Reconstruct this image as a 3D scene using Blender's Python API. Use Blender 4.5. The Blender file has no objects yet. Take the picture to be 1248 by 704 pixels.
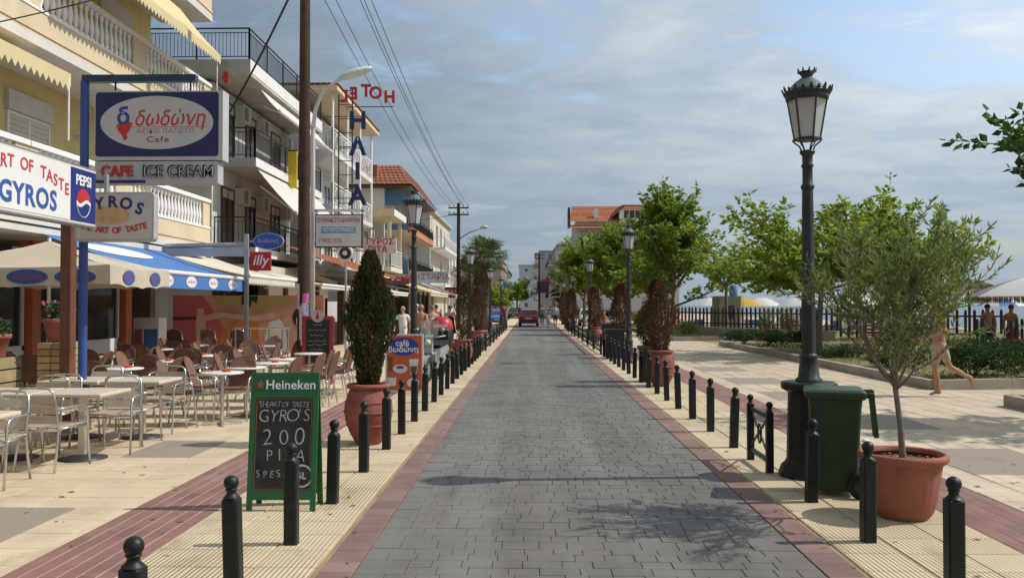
import bpy, bmesh, math, random
from mathutils import Vector, Matrix, Euler
R = math.radians
PI = math.pi
scene = bpy.context.scene
col = scene.collection
random.seed(7)

# ------------------------------------------------------------------ camera
cam_d = bpy.data.cameras.new('camera'); cam = bpy.data.objects.new('camera', cam_d); col.objects.link(cam)
cam.location = (0, 0, 1.70)
cam.rotation_euler = (R(90 + 1.09), 0, R(1.255))
cam_d.sensor_width = 36; cam_d.lens = 30.29; cam_d.clip_end = 20000; cam_d.clip_start = .05
scene.camera = cam

# ------------------------------------------------------------------ sun and sky
SUN_EL, SUN_AZ = 47.0, 5.0            # azimuth measured from +X towards +Y
sd = bpy.data.lights.new('sun', 'SUN'); sd.energy = 3.8; sd.angle = R(.6); sd.color = (1, .95, .86)
sun = bpy.data.objects.new('sun', sd); col.objects.link(sun)
sv = Vector((math.cos(R(SUN_EL)) * math.cos(R(SUN_AZ)), math.cos(R(SUN_EL)) * math.sin(R(SUN_AZ)), math.sin(R(SUN_EL))))
sun.rotation_euler = sv.to_track_quat('Z', 'Y').to_euler(); sun.location = sv * 60
world = bpy.data.worlds.new('World'); scene.world = world; world.use_nodes = True

def build_sky():
    nt = world.node_tree; N = nt.nodes; L = nt.links; N.clear()
    def n(t, **k):
        a = N.new(t)
        for q, v in k.items(): setattr(a, q, v)
        return a
    def mth(op, a, b=None, c=None, clamp=False):
        m = n('ShaderNodeMath', operation=op); m.use_clamp = clamp
        for i, v in enumerate((a, b, c)):
            if v is None: continue
            if hasattr(v, 'is_output'): L.new(v, m.inputs[i])
            else: m.inputs[i].default_value = v
        return m.outputs[0]
    def mixc(f, a, b):
        m = n('ShaderNodeMix', data_type='RGBA')
        for i, v in ((0, f), (6, a), (7, b)):
            if hasattr(v, 'is_output'): L.new(v, m.inputs[i])
            else: m.inputs[i].default_value = v
        return m.outputs[2]
    def ramp(f, lo, hi):
        m = n('ShaderNodeMapRange', interpolation_type='SMOOTHSTEP'); L.new(f, m.inputs[0])
        m.inputs[1].default_value = lo; m.inputs[2].default_value = hi
        return m.outputs[0]
    sky = n('ShaderNodeTexSky', sky_type='NISHITA'); sky.sun_disc = False
    sky.sun_elevation = R(SUN_EL); sky.sun_rotation = R(90 - SUN_AZ); sky.air_density = 1.2; sky.dust_density = 2.0; sky.ozone_density = 1.5
    tc = n('ShaderNodeTexCoord'); sep = n('ShaderNodeSeparateXYZ'); L.new(tc.outputs['Generated'], sep.inputs[0])
    x, y, z = sep.outputs
    zz = mth('ADD', mth('MAXIMUM', z, 0.0), .10)
    comb = n('ShaderNodeCombineXYZ')
    L.new(mth('DIVIDE', x, zz), comb.inputs[0]); L.new(mth('DIVIDE', y, zz), comb.inputs[1])
    P = comb.outputs[0]
    def noise(sc, det, rough, off=(0, 0, 0), st=(1, 1, 1), dist=0.):
        mp = n('ShaderNodeMapping'); mp.inputs['Location'].default_value = off; mp.inputs['Scale'].default_value = st
        L.new(P, mp.inputs[0]); t = n('ShaderNodeTexNoise'); L.new(mp.outputs[0], t.inputs[0])
        t.inputs['Scale'].default_value = sc; t.inputs['Detail'].default_value = det; t.inputs['Roughness'].default_value = rough
        t.inputs['Distortion'].default_value = dist
        return t.outputs[0]
    big = noise(SKY_BIG, 6, .55, SKY_OFF, (1, 1.2, 1), .2)
    fine = noise(1.7, 9, .62, (3, 1, 0), (1, 1.25, 1), .3)
    # sunward brightness: cloud lit from the sun's side of the sky
    dt = n('ShaderNodeVectorMath', operation='DOT_PRODUCT'); L.new(tc.outputs['Generated'], dt.inputs[0])
    hv = Vector((math.cos(R(SUN_AZ)), math.sin(R(SUN_AZ)), .35)).normalized(); dt.inputs[1].default_value = hv
    sunward = ramp(dt.outputs['Value'], -.42, .68)
    mask = ramp(mth('ADD', mth('MULTIPLY', big, .72), mth('MULTIPLY', fine, .44)), SKY_LO, SKY_HI)
    tone = ramp(mth('ADD', mth('MULTIPLY', fine, .6), mth('MULTIPLY', noise(.55, 6, .6, (9, 4, 0), (1, 1.6, 1)), .4)), .30, .70)
    dark = mixc(sunward, CL_DARK0, CL_DARK1); lite = mixc(sunward, CL_LITE0, CL_LITE1)
    cloud = mixc(tone, dark, lite)
    skyc = n('ShaderNodeHueSaturation'); skyc.inputs['Saturation'].default_value = .95; skyc.inputs['Value'].default_value = SKY_VAL
    L.new(sky.outputs[0], skyc.inputs['Color'])
    both = mixc(mth('MULTIPLY', mask, .95), skyc.outputs[0], cloud)
    # haze towards the horizon
    hz = ramp(z, 0.0, .30)
    fin = mixc(hz, mixc(.72, both, HAZE), both)
    bg = n('ShaderNodeBackground'); L.new(fin, bg.inputs[0]); bg.inputs[1].default_value = .10
    o = n('ShaderNodeOutputWorld'); L.new(bg.outputs[0], o.inputs[0])
SKY_BIG, SKY_OFF, SKY_LO, SKY_HI, SKY_VAL = .42, (15, 1.2, 0), .475, .565, 1.75
CL_DARK0, CL_DARK1 = (1.22, 1.75, 2.32, 1), (3.9, 5.0, 6.1, 1)
CL_LITE0, CL_LITE1 = (1.8, 2.45, 3.08, 1), (8.3, 9.1, 9.8, 1)
HAZE = (3.05, 3.85, 4.6, 1)
build_sky()
vs = scene.view_settings; vs.view_transform = 'Standard'; vs.look = 'None'; vs.exposure = 0; vs.gamma = 1
scene.render.engine = 'CYCLES'
try: scene.cycles.max_bounces = 6; scene.cycles.transparent_max_bounces = 12
except Exception: pass

# ------------------------------------------------------------------ object helpers
def tag(o, label=None, cat=None, group=None, kind=None):
    if label: o['label'] = label
    if cat: o['category'] = cat
    if group: o['group'] = group
    if kind: o['kind'] = kind
    return o
def thing(name, label, cat, loc=(0, 0, 0), rz=0, group=None):
    o = bpy.data.objects.new(name, None); col.objects.link(o); o.empty_display_size = .2
    o.location = loc; o.rotation_euler = (0, 0, rz); return tag(o, label, cat, group)
def link(name, me, parent=None, loc=None, rot=None, sc=None, mat=None):
    o = bpy.data.objects.new(name, me); col.objects.link(o)
    if parent is not None: o.parent = parent
    if loc is not None: o.location = loc
    if rot is not None: o.rotation_euler = rot
    if sc is not None: o.scale = sc
    return o
def copy_tree(o, parent=None):
    c = o.copy(); col.objects.link(c)
    if parent is not None: c.parent = parent
    for ch in KIDS(o): copy_tree(ch, c)
    return c
def KIDS(o): return list(o.children)
def place(proto, used, loc, rz=0, label=None, group=None):
    o = proto if not used.get(proto.name) else copy_tree(proto)
    used[proto.name] = True
    o.location = loc; o.rotation_euler = (0, 0, rz)
    if label: o['label'] = label
    if group: o['group'] = group
    return o

class MB:
    def __init__(s): s.v = []; s.f = []; s.m = []; s.sm = []; s.cur = 0; s.smooth = False
    def add(s, vs, fs, smooth=None):
        b = len(s.v); s.v.extend(tuple(p) for p in vs)
        for f in fs: s.f.append(tuple(i + b for i in f)); s.m.append(s.cur); s.sm.append(s.smooth if smooth is None else smooth)
        return s
    def box(s, x0, x1, y0, y1, z0, z1, ch=0):
        if ch <= 0:
            s.add([(x0, y0, z0), (x1, y0, z0), (x1, y1, z0), (x0, y1, z0), (x0, y0, z1), (x1, y0, z1), (x1, y1, z1), (x0, y1, z1)],
                  [(0, 3, 2, 1), (4, 5, 6, 7), (0, 1, 5, 4), (1, 2, 6, 5), (2, 3, 7, 6), (3, 0, 4, 7)], False)
        else:   # chamfered on the top edge and the uprights
            c = ch
            def ring(z, e, d): return [(x0 + e + d, y0 + e, z), (x1 - e - d, y0 + e, z), (x1 - e, y0 + e + d, z), (x1 - e, y1 - e - d, z),
                                       (x1 - e - d, y1 - e, z), (x0 + e + d, y1 - e, z), (x0 + e, y1 - e - d, z), (x0 + e, y0 + e + d, z)]
            rs = [ring(z0, 0, c), ring(z1 - c, 0, c), ring(z1, c, c)]
            vs = [p for r in rs for p in r]; fs = [tuple(range(7, -1, -1)), tuple(range(16, 24))]
            for k in range(2):
                for i in range(8): j = (i + 1) % 8; fs.append((k * 8 + i, k * 8 + j, k * 8 + 8 + j, k * 8 + 8 + i))
            s.add(vs, fs, False)
        return s
    def cbox(s, c, d, ch=0): return s.box(c[0] - d[0] / 2, c[0] + d[0] / 2, c[1] - d[1] / 2, c[1] + d[1] / 2, c[2] - d[2] / 2, c[2] + d[2] / 2, ch)
    def obox(s, p0, p1, w, h, up=(0, 0, 1)):
        """beam of section w x h from p0 to p1"""
        p0 = Vector(p0); p1 = Vector(p1); d = (p1 - p0).normalized(); u = Vector(up)
        if abs(d.dot(u)) > .98: u = Vector((1, 0, 0))
        a = d.cross(u).normalized() * (w / 2); b = a.cross(d).normalized() * (h / 2)
        vs = [p + q for p in (p0, p1) for q in (-a - b, a - b, a + b, -a + b)]
        s.add(vs, [(3, 2, 1, 0), (4, 5, 6, 7), (0, 1, 5, 4), (1, 2, 6, 5), (2, 3, 7, 6), (3, 0, 4, 7)], False); return s
    def cyl(s, p0, p1, r0, r1=None, n=10, caps=True, smooth=True):
        if r1 is None: r1 = r0
        p0 = Vector(p0); p1 = Vector(p1); d = (p1 - p0)
        if d.length < 1e-6: return s
        d.normalize(); u = Vector((0, 0, 1)) if abs(d.z) < .95 else Vector((1, 0, 0))
        a = d.cross(u).normalized(); b = d.cross(a)
        vs = []
        for p, r in ((p0, r0), (p1, r1)):
            for i in range(n): t = 2 * PI * i / n; vs.append(p + a * (r * math.cos(t)) + b * (r * math.sin(t)))
        fs = [(i, n + i, n + (i + 1) % n, (i + 1) % n) for i in range(n)]
        s.add(vs, fs, smooth)
        if caps:
            s.add(vs, [tuple(range(n)), tuple(range(2 * n - 1, n - 1, -1))], False)
        return s
    def tube(s, pts, r, n=8, closed=False, smooth=True, caps=True):
        pts = [Vector(p) for p in pts]; m = len(pts); rr = r if isinstance(r, (list, tuple)) else [r] * m
        vs = []; up = None
        for i, p in enumerate(pts):
            if closed: d = pts[(i + 1) % m] - pts[i - 1]
            else: d = pts[min(i + 1, m - 1)] - pts[max(i - 1, 0)]
            if d.length < 1e-9: d = Vector((0, 0, 1))
            d.normalize()
            if up is None:
                u = Vector((0, 0, 1)) if abs(d.z) < .9 else Vector((1, 0, 0)); up = (u - d * u.dot(d)).normalized()
            else:
                up = up - d * up.dot(d)
                up = up.normalized() if up.length > 1e-6 else d.orthogonal().normalized()
            b = d.cross(up)
            for k in range(n): t = 2 * PI * k / n; vs.append(p + up * (rr[i] * math.cos(t)) + b * (rr[i] * math.sin(t)))
        fs = []
        for i in range(m if closed else m - 1):
            j = (i + 1) % m
            for k in range(n): q = (k + 1) % n; fs.append((i * n + k, i * n + q, j * n + q, j * n + k))
        if not closed and caps: fs += [tuple(range(n - 1, -1, -1)), tuple(range((m - 1) * n, m * n))]
        s.add(vs, fs, smooth); return s
    def lathe(s, prof, n=20, c=(0, 0, 0), smooth=True, flute=0, fd=0., rot=0, caps=True):
        vs = []
        for (r, z) in prof:
            for i in range(n):
                t = 2 * PI * (i + rot) / n; q = r * (1 + (fd * math.cos(flute * t) if flute else 0))
                vs.append((c[0] + q * math.cos(t), c[1] + q * math.sin(t), c[2] + z))
        fs = []
        for k in range(len(prof) - 1):
            for i in range(n): j = (i + 1) % n; fs.append((k * n + i, k * n + j, (k + 1) * n + j, (k + 1) * n + i))
        s.add(vs, fs, smooth)
        if caps:
            m = len(prof) - 1
            s.add(vs, [tuple(range(n - 1, -1, -1))] if prof[0][0] > 1e-4 else [], False)
            s.add(vs, [tuple(range(m * n, m * n + n))] if prof[m][0] > 1e-4 else [], False)
        return s
    def prism(s, poly, y0, y1):
        """polygon of (x,z) pushed from y0 to y1"""
        n = len(poly); vs = [(p[0], y0, p[1]) for p in poly] + [(p[0], y1, p[1]) for p in poly]
        fs = [tuple(range(n)), tuple(range(2 * n - 1, n - 1, -1))] + [(i, n + i, n + (i + 1) % n, (i + 1) % n) for i in range(n)]
        s.add(vs, fs, False); return s
    def prismx(s, poly, x0, x1):
        """polygon of (y,z) pushed from x0 to x1"""
        n = len(poly); vs = [(x0, p[0], p[1]) for p in poly] + [(x1, p[0], p[1]) for p in poly]
        fs = [tuple(range(n - 1, -1, -1)), tuple(range(n, 2 * n))] + [(n + i, i, (i + 1) % n, n + (i + 1) % n) for i in range(n)]
        s.add(vs, fs, False); return s
    def sheet(s, pts, th):
        """quad given by four points, with thickness th below it"""
        p = [Vector(q) for q in pts]; nn = (p[1] - p[0]).cross(p[3] - p[0]).normalized() * th
        vs = p + [q - nn for q in p]
        s.add(vs, [(0, 1, 2, 3), (7, 6, 5, 4), (0, 4, 5, 1), (1, 5, 6, 2), (2, 6, 7, 3), (3, 7, 4, 0)], False); return s
    def ball(s, c, r, n=12, m=8, sz=1.):
        prof = [(max(r * math.sin(PI * k / m), 1e-5 if k in (0, m) else 0), -r * sz * math.cos(PI * k / m)) for k in range(m + 1)]
        return s.lathe(prof, n, c, True, caps=False)
    def mesh(s, name, mats):
        me = bpy.data.meshes.new(name); me.from_pydata(s.v, [], s.f)
        mats = mats if isinstance(mats, (list, tuple)) else [mats]
        for m in mats: me.materials.append(m)
        me.polygons.foreach_set('use_smooth', s.sm)
        if len(mats) > 1: me.polygons.foreach_set('material_index', s.m)
        me.update(); return me
    def build(s, name, mat, parent=None, loc=None, rot=None):
        return link(name, s.mesh(name, mat), parent, loc, rot)

def struct(name, mb, mat, label=None):
    o = mb.build(name, mat); o['kind'] = 'structure'
    return o

# ------------------------------------------------------------------ materials
MATS = {}
def M(name, c, rough=.75, var=.12, scale=3., bump=0., bscale=60., metal=0., spec=.4, island=0., objvar=0., coat=0., dirt=0., dirtc=(.09, .075, .06), dscale=1.3, trans=0., alpha=1., emit=None, streak=None):
    if name in MATS: return MATS[name]
    m = bpy.data.materials.new(name); m.use_nodes = True; MATS[name] = m
    nt = m.node_tree; N = nt.nodes; L = nt.links; b = N['Principled BSDF']; out = N['Material Output']
    b.inputs['Roughness'].default_value = rough; b.inputs['Metallic'].default_value = metal
    b.inputs['Specular IOR Level'].default_value = spec; b.inputs['Coat Weight'].default_value = coat
    geo = N.new('ShaderNodeNewGeometry')
    def mix(f, a, bb, mode='MIX'):
        x = N.new('ShaderNodeMix'); x.data_type = 'RGBA'; x.blend_type = mode
        for i, v in ((0, f), (6, a), (7, bb)):
            if hasattr(v, 'is_output'): L.new(v, x.inputs[i])
            else: x.inputs[i].default_value = v
        return x.outputs[2]
    def noise(sc, det=5, rg=.6):
        t = N.new('ShaderNodeTexNoise'); L.new(geo.outputs['Position'], t.inputs['Vector'])
        t.inputs['Scale'].default_value = sc; t.inputs['Detail'].default_value = det; t.inputs['Roughness'].default_value = rg
        return t.outputs[0]
    def rng(f, lo, hi, a=0., bb=1.):
        r = N.new('ShaderNodeMapRange'); L.new(f, r.inputs[0])
        for i, v in enumerate((lo, hi, a, bb)): r.inputs[i + 1].default_value = v
        return r.outputs[0]
    C4 = lambda k: tuple(max(0, min(1, q * k)) for q in c) + (1,)
    cur = C4(1)
    if var > 0:
        cur = mix(rng(noise(scale), .3, .7), C4(1 - var), C4(1 + var))
    if island > 0 or objvar > 0:
        hs = N.new('ShaderNodeHueSaturation')
        if hasattr(cur, 'is_output'): L.new(cur, hs.inputs['Color'])
        else: hs.inputs['Color'].default_value = cur
        val = None
        if island > 0: val = rng(geo.outputs['Random Per Island'], 0, 1, 1 - island, 1 + island)
        if objvar > 0:
            oi = N.new('ShaderNodeObjectInfo'); v2 = rng(oi.outputs['Random'], 0, 1, 1 - objvar, 1 + objvar)
            if val is not None:
                mm = N.new('ShaderNodeMath'); mm.operation = 'MULTIPLY'; L.new(val, mm.inputs[0]); L.new(v2, mm.inputs[1]); val = mm.outputs[0]
            else: val = v2
        L.new(val, hs.inputs['Value']); cur = hs.outputs[0]
    if dirt > 0:
        cur = mix(rng(noise(dscale, 7, .65), .52, .72, 0, dirt), cur, tuple(dirtc) + (1,))
    if streak:
        amt, sc_, sv3, lo, hi = streak
        mp = N.new('ShaderNodeMapping'); mp.inputs['Scale'].default_value = sv3; L.new(geo.outputs['Position'], mp.inputs[0])
        tn = N.new('ShaderNodeTexNoise'); L.new(mp.outputs[0], tn.inputs['Vector']); tn.inputs['Scale'].default_value = 1; tn.inputs['Detail'].default_value = 6; tn.inputs['Roughness'].default_value = .6
        cur = mix(rng(tn.outputs[0], lo, hi, 0, amt), cur, tuple(sc_) + (1,))
    if hasattr(cur, 'is_output'): L.new(cur, b.inputs['Base Color'])
    else: b.inputs['Base Color'].default_value = cur
    if bump > 0:
        bp = N.new('ShaderNodeBump'); bp.inputs['Strength'].default_value = bump; bp.inputs['Distance'].default_value = .01
        L.new(noise(bscale, 4), bp.inputs['Height']); L.new(bp.outputs[0], b.inputs['Normal'])
    if trans > 0:
        tr = N.new('ShaderNodeBsdfTranslucent'); ms = N.new('ShaderNodeMixShader'); ms.inputs[0].default_value = trans
        if hasattr(cur, 'is_output'):
            L.new(mix(1., cur, (1.0, 1.05, .6, 1), 'MULTIPLY') if False else cur, tr.inputs[0])
        else: tr.inputs[0].default_value = cur
        L.new(b.outputs[0], ms.inputs[1]); L.new(tr.outputs[0], ms.inputs[2]); L.new(ms.outputs[0], out.inputs[0])
    if alpha < 1:
        b.inputs['Alpha'].default_value = alpha
    return m
def leaf_mat(name, c1, c2, trans=.35, c3=None):
    """leaf colours spread per leaf between c1 and c2 (and c3)"""
    if name in MATS: return MATS[name]
    m = bpy.data.materials.new(name); m.use_nodes = True; MATS[name] = m
    nt = m.node_tree; N = nt.nodes; L = nt.links; b = N['Principled BSDF']; out = N['Material Output']
    geo = N.new('ShaderNodeNewGeometry'); cr = N.new('ShaderNodeValToRGB')
    L.new(geo.outputs['Random Per Island'], cr.inputs[0])
    cr.color_ramp.elements[0].color = tuple(c1) + (1,); cr.color_ramp.elements[1].color = tuple(c2) + (1,)
    if c3:
        e = cr.color_ramp.elements.new(.62); e.color = tuple(c2) + (1,); cr.color_ramp.elements[2].color = tuple(c3) + (1,)
    L.new(cr.outputs[0], b.inputs['Base Color']); b.inputs['Roughness'].default_value = .55; b.inputs['Specular IOR Level'].default_value = .3
    tr = N.new('ShaderNodeBsdfTranslucent'); L.new(cr.outputs[0], tr.inputs[0])
    ms = N.new('ShaderNodeMixShader'); ms.inputs[0].default_value = trans
    L.new(b.outputs[0], ms.inputs[1]); L.new(tr.outputs[0], ms.inputs[2]); L.new(ms.outputs[0], out.inputs[0])
    return m
def ribbed_mat(name, c, groove, period, axis=0, cross=0., dirt=.3, depth=.5, gw=.22):
    """tile whose face is cut by fine parallel grooves"""
    m = M(name, c, .85, .17, 1.6, 0, 60, 0, .3, .06, .07, 0, dirt, (.24, .165, .08), .8, streak=(.45, (.27, .20, .13), (2.6, 1.1, 1), .57, .70))
    nt = m.node_tree; N = nt.nodes; L = nt.links; b = N['Principled BSDF']
    geo = N.new('ShaderNodeNewGeometry'); sp = N.new('ShaderNodeSeparateXYZ'); L.new(geo.outputs['Position'], sp.inputs[0])
    def gr(ax, per, w):
        a = N.new('ShaderNodeMath'); a.operation = 'DIVIDE'; L.new(sp.outputs[ax], a.inputs[0]); a.inputs[1].default_value = per
        f = N.new('ShaderNodeMath'); f.operation = 'FRACT'; L.new(a.outputs[0], f.inputs[0])
        p = N.new('ShaderNodeMath'); p.operation = 'PINGPONG'; L.new(f.outputs[0], p.inputs[0]); p.inputs[1].default_value = .5
        r = N.new('ShaderNodeMapRange'); r.interpolation_type = 'SMOOTHSTEP'; L.new(p.outputs[0], r.inputs[0])
        r.inputs[1].default_value = w * .35; r.inputs[2].default_value = w; r.inputs[3].default_value = 1; r.inputs[4].default_value = 0
        return r.outputs[0]
    g = gr(axis, period, gw)
    if cross > 0:
        g2 = gr(1 - axis, cross, .016 * .4 / cross); mx = N.new('ShaderNodeMath'); mx.operation = 'MAXIMUM'; L.new(g, mx.inputs[0]); L.new(g2, mx.inputs[1]); g = mx.outputs[0]
    src = b.inputs['Base Color'].links[0].from_socket
    x = N.new('ShaderNodeMix'); x.data_type = 'RGBA'
    mu = N.new('ShaderNodeMath'); mu.operation = 'MULTIPLY'; L.new(g, mu.inputs[0])
    t = N.new('ShaderNodeTexNoise'); L.new(geo.outputs['Position'], t.inputs[0]); t.inputs['Scale'].default_value = .7; t.inputs['Detail'].default_value = 4
    r = N.new('ShaderNodeMapRange'); L.new(t.outputs[0], r.inputs[0]); r.inputs[1].default_value = .35; r.inputs[2].default_value = .62; r.inputs[3].default_value = .25; r.inputs[4].default_value = .85
    L.new(r.outputs[0], mu.inputs[1])
    L.new(mu.outputs[0], x.inputs[0]); L.new(src, x.inputs[6]); x.inputs[7].default_value = tuple(groove) + (1,)
    L.new(x.outputs[2], b.inputs['Base Color'])
    bp = N.new('ShaderNodeBump'); bp.inputs['Strength'].default_value = depth; bp.inputs['Distance'].default_value = .004; bp.invert = True
    L.new(g, bp.inputs['Height']); L.new(bp.outputs[0], b.inputs['Normal'])
    return m
def glass_mat(name, c, a):
    if name in MATS: return MATS[name]
    m = bpy.data.materials.new(name); m.use_nodes = True; MATS[name] = m
    nt = m.node_tree; N = nt.nodes; L = nt.links; out = N['Material Output']; b = N['Principled BSDF']
    b.inputs['Base Color'].default_value = tuple(c) + (1,); b.inputs['Roughness'].default_value = .08
    tp = N.new('ShaderNodeBsdfTransparent'); ms = N.new('ShaderNodeMixShader'); ms.inputs[0].default_value = a
    L.new(tp.outputs[0], ms.inputs[1]); L.new(b.outputs[0], ms.inputs[2]); L.new(ms.outputs[0], out.inputs[0]); return m

BLACK = M('black_green_paint', (.009, .013, .012), .45, .3, 9, .15, 90, 0, .35, dirt=.2, dirtc=(.06, .055, .045), dscale=14)
LAMPIRON = M('lamp_iron_paint', (.026, .033, .034), .45, .25, 6, .1, 80)
ALU = M('polished_aluminium', (.62, .61, .6), .22, .06, 6, 0, 60, .9)
STEEL = M('grey_galvanised_steel', (.36, .37, .38), .45, .12, 6, 0, 60, .6)
WHITE = M('white_paint', (.72, .71, .69), .55, .06, 2)
OFFW = M('off_white_panel', (.62, .60, .56), .6, .07, 2)
GLASS = M('dark_window_glass', (.028, .034, .038), .12, .3, 1.5, 0, 60, 0, .6)
TERRA = M('terracotta', (.30, .10, .062), .72, .18, 5, .12, 50, dirt=.25, dirtc=(.38, .22, .17), dscale=4)
TERRA2 = M('terracotta_weathered', (.27, .082, .06), .8, .18, 5, .15, 40, dirt=.35, dirtc=(.36, .2, .17), dscale=5)
SOIL = M('dry_soil', (.10, .068, .04), .95, .3, 20, .6, 60)
BARK = M('bark', (.16, .13, .10), .9, .3, 12, .6, 60)
CREAM = M('cream_render', (.62, .51, .35), .85, .05, 1.2, .05, 90, streak=(.35, (.30, .24, .17), (1.6, 1.6, .16), .52, .75))
CREAMY = M('yellow_cream_render', (.60, .47, .22), .85, .06, 1.2, .05, 90, streak=(.3, (.30, .22, .1), (1.4, 1.4, .15), .52, .75))
RAILW = M('white_balustrade', (.78, .77, .76), .6, .05, 3)
# ------------------------------------------------------------------ lettering
def text_mesh(body, size, mat, depth=.004, bold=0., shear=0., spacing=1., mirror=False, sx=1., res=3):
    cu = bpy.data.curves.new('lettering', 'FONT'); cu.body = body; cu.size = size; cu.align_x = 'CENTER'; cu.align_y = 'CENTER'
    cu.extrude = depth; cu.offset = bold; cu.shear = shear; cu.space_character = spacing; cu.resolution_u = res
    o = bpy.data.objects.new('lettering', cu); me = bpy.data.meshes.new_from_object(o)
    bpy.data.objects.remove(o); bpy.data.curves.remove(cu)
    me.name = 'lettering'
    k = -1 if mirror else 1
    for v in me.vertices: v.co.x *= sx * k
    if mirror: me.flip_normals()
    me.materials.clear(); me.materials.append(mat); return me
def letters(parent, body, size, mat, loc, depth=.004, bold=0., shear=0., spacing=1., mirror=False, sx=1., facing='-Y', name='lettering', tilt=0.):
    me = text_mesh(body, size, mat, depth, bold, shear, spacing, mirror, sx)
    rot = {'-Y': (R(90), tilt, 0), '+X': (R(90), 0, R(90))}[facing]
    return link(name, me, parent, loc, rot)
def ellipse_pts(cx, cz, rx, rz, n=36): return [(cx + rx * math.cos(2 * PI * i / n), cz + rz * math.sin(2 * PI * i / n)) for i in range(n)]
def rrect(x0, x1, z0, z1, r, n=5):
    pts = []
    for (cx, cz, a0) in ((x1 - r, z0 + r, -90), (x1 - r, z1 - r, 0), (x0 + r, z1 - r, 90), (x0 + r, z0 + r, 180)):
        for i in range(n + 1): a = R(a0 + 90 * i / n); pts.append((cx + r * math.cos(a), cz + r * math.sin(a)))
    return pts

# ================================================================== GROUND
SAND = M('beach_sand', (.42, .34, .24), .95, .12, .4, .3, 12)
ROADBED = M('road_joint', (.10, .096, .09), .95, .25, 3, .2, 60)
PAVER = M('grey_stamped_paver', (.140, .130, .119), .72, .2, 1.3, .4, 70, 0, .3, .045, .05, dirt=.4, dirtc=(.07, .066, .062), dscale=1.1, streak=(.55, (.205, .197, .188), (1.7, .07, 1), .45, .62))
REDB = M('red_edging_brick', (.215, .135, .118), .85, .16, 2, .3, 60, 0, .3, .10, .1, dirt=.35, dirtc=(.26, .2, .16), dscale=1.0)
REDS = M('red_strip_brick', (.235, .125, .108), .8, .2, 1.2, .2, 60, 0, .3, .10, .1, dirt=.5, dirtc=(.33, .22, .17), dscale=.8, streak=(.5, (.16, .06, .035), (1.2, .5, 1), .56, .72))
JOINT_L = M('pale_joint', (.50, .42, .36), .95, .15, 3)
JOINT_Y = M('sandy_joint', (.30, .22, .12), .95, .2, 3)
RIB = ribbed_mat('yellow_ribbed_tile', (.57, .475, .33), (.15, .105, .055), .0333, 0, .4, .38, .5, .25)
YEL = ribbed_mat('yellow_plaza_tile', (.58, .48, .345), (.30, .215, .12), .0333, 0, .2, .30, .3, .18)
YELR = ribbed_mat('cream_promenade_tile', (.53, .44, .325), (.30, .23, .15), .2, 0, .2, .34, .25, .05)
AGG = M('exposed_aggregate', (.29, .24, .195), .9, .3, 60, .5, 110, dirt=.3, dscale=2)

def sheet_obj(name, x0, x1, y0, y1, z, mat, th=.3):
    return struct(name, MB().box(x0, x1, y0, y1, z - th, z), mat)
sheet_obj('ground', -900, 34, -60, 1600, -.06, M('earth_ground', (.20, .165, .115), .95, .25, .2, .3, 5), .5)
sheet_obj('sea', 34, 9000, -400, 9000, -.9, M('sea_water', (.05, .085, .10), .25, .2, .03, .5, .6), 1)
sheet_obj('beach', 14, 33.9, -60, 900, -.04, SAND, .6)

def unit_tile(mat, ch):
    mb = MB(); c = ch
    return mb
def pave(parent, cells, mats, name='tile', limit=300, th=.03, ch=.006, stuff='paving_pieces'):
    """cells: (x0,x1,y0,y1,top,mat index).  nearest ones single objects, the rest one joined part"""
    cells = sorted(cells, key=lambda c: (c[0] + c[1]) ** 2 / 4 + (c[2] + c[3]) ** 2 / 4)
    cache = {}
    for (x0, x1, y0, y1, top, mi) in cells[:limit]:
        w, d = round(x1 - x0, 3), round(y1 - y0, 3); key = (w, d, mi)
        if key not in cache:
            cache[key] = MB().box(-w / 2, w / 2, -d / 2, d / 2, -th, 0, ch).mesh(name, mats[mi])
        link(name, cache[key], parent, ((x0 + x1) / 2, (y0 + y1) / 2, top), (R(random.uniform(-.12, .12)), R(random.uniform(-.12, .12)), 0))
    if len(cells) > limit:
        mb = MB()
        for (x0, x1, y0, y1, top, mi) in cells[limit:]:
            mb.cur = mi; e = ch
            mb.add([(x0, y0, top - .02), (x1, y0, top - .02), (x1, y1, top - .02), (x0, y1, top - .02), (x0 + e, y0 + e, top), (x1 - e, y0 + e, top), (x1 - e, y1 - e, top), (x0 + e, y1 - e, top)],
                   [(4, 5, 6, 7), (0, 1, 5, 4), (1, 2, 6, 5), (2, 3, 7, 6), (3, 0, 4, 7)], False)
        o = mb.build(stuff, mats, parent); o['kind'] = 'stuff'

# ---- road: stamped ashlar pavers
XL, XR = -1.13, 1.86
road = sheet_obj('road', XL, XR, -6, 34, -.006, ROADBED, .04)
road_far = sheet_obj('road.001', XL, XR, 34.003, 420, 0, PAVER, .05)
rc = []; y = 2.6; rng = random.Random(4)
while y < 33.9:
    d = rng.choice((.15, .15, .20, .13)); x = XL + .004
    while x < XR - .02:
        w = rng.choice((.15, .20, .20, .26, .32)); x1 = min(x + w, XR - .004)
        if XR - x1 < .12: x1 = XR - .004
        top = rng.uniform(-.0015, .0015)
        if d > .19 and w > .3 and rng.random() < .15:
            rc.append((x + .004, x1 - .004, y + .004, y + d / 2 - .003, top, 0)); rc.append((x + .004, x1 - .004, y + d / 2 + .003, y + d - .004, top + .001, 0))
        else: rc.append((x + .0025, x1 - .0025, y + .002, y + d - .002, top, 0))
        x = x1
    y += d
pave(road, [c for c in rc if c[2] > 4.6], [PAVER], 'paver', 300, .012, .002)
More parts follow.
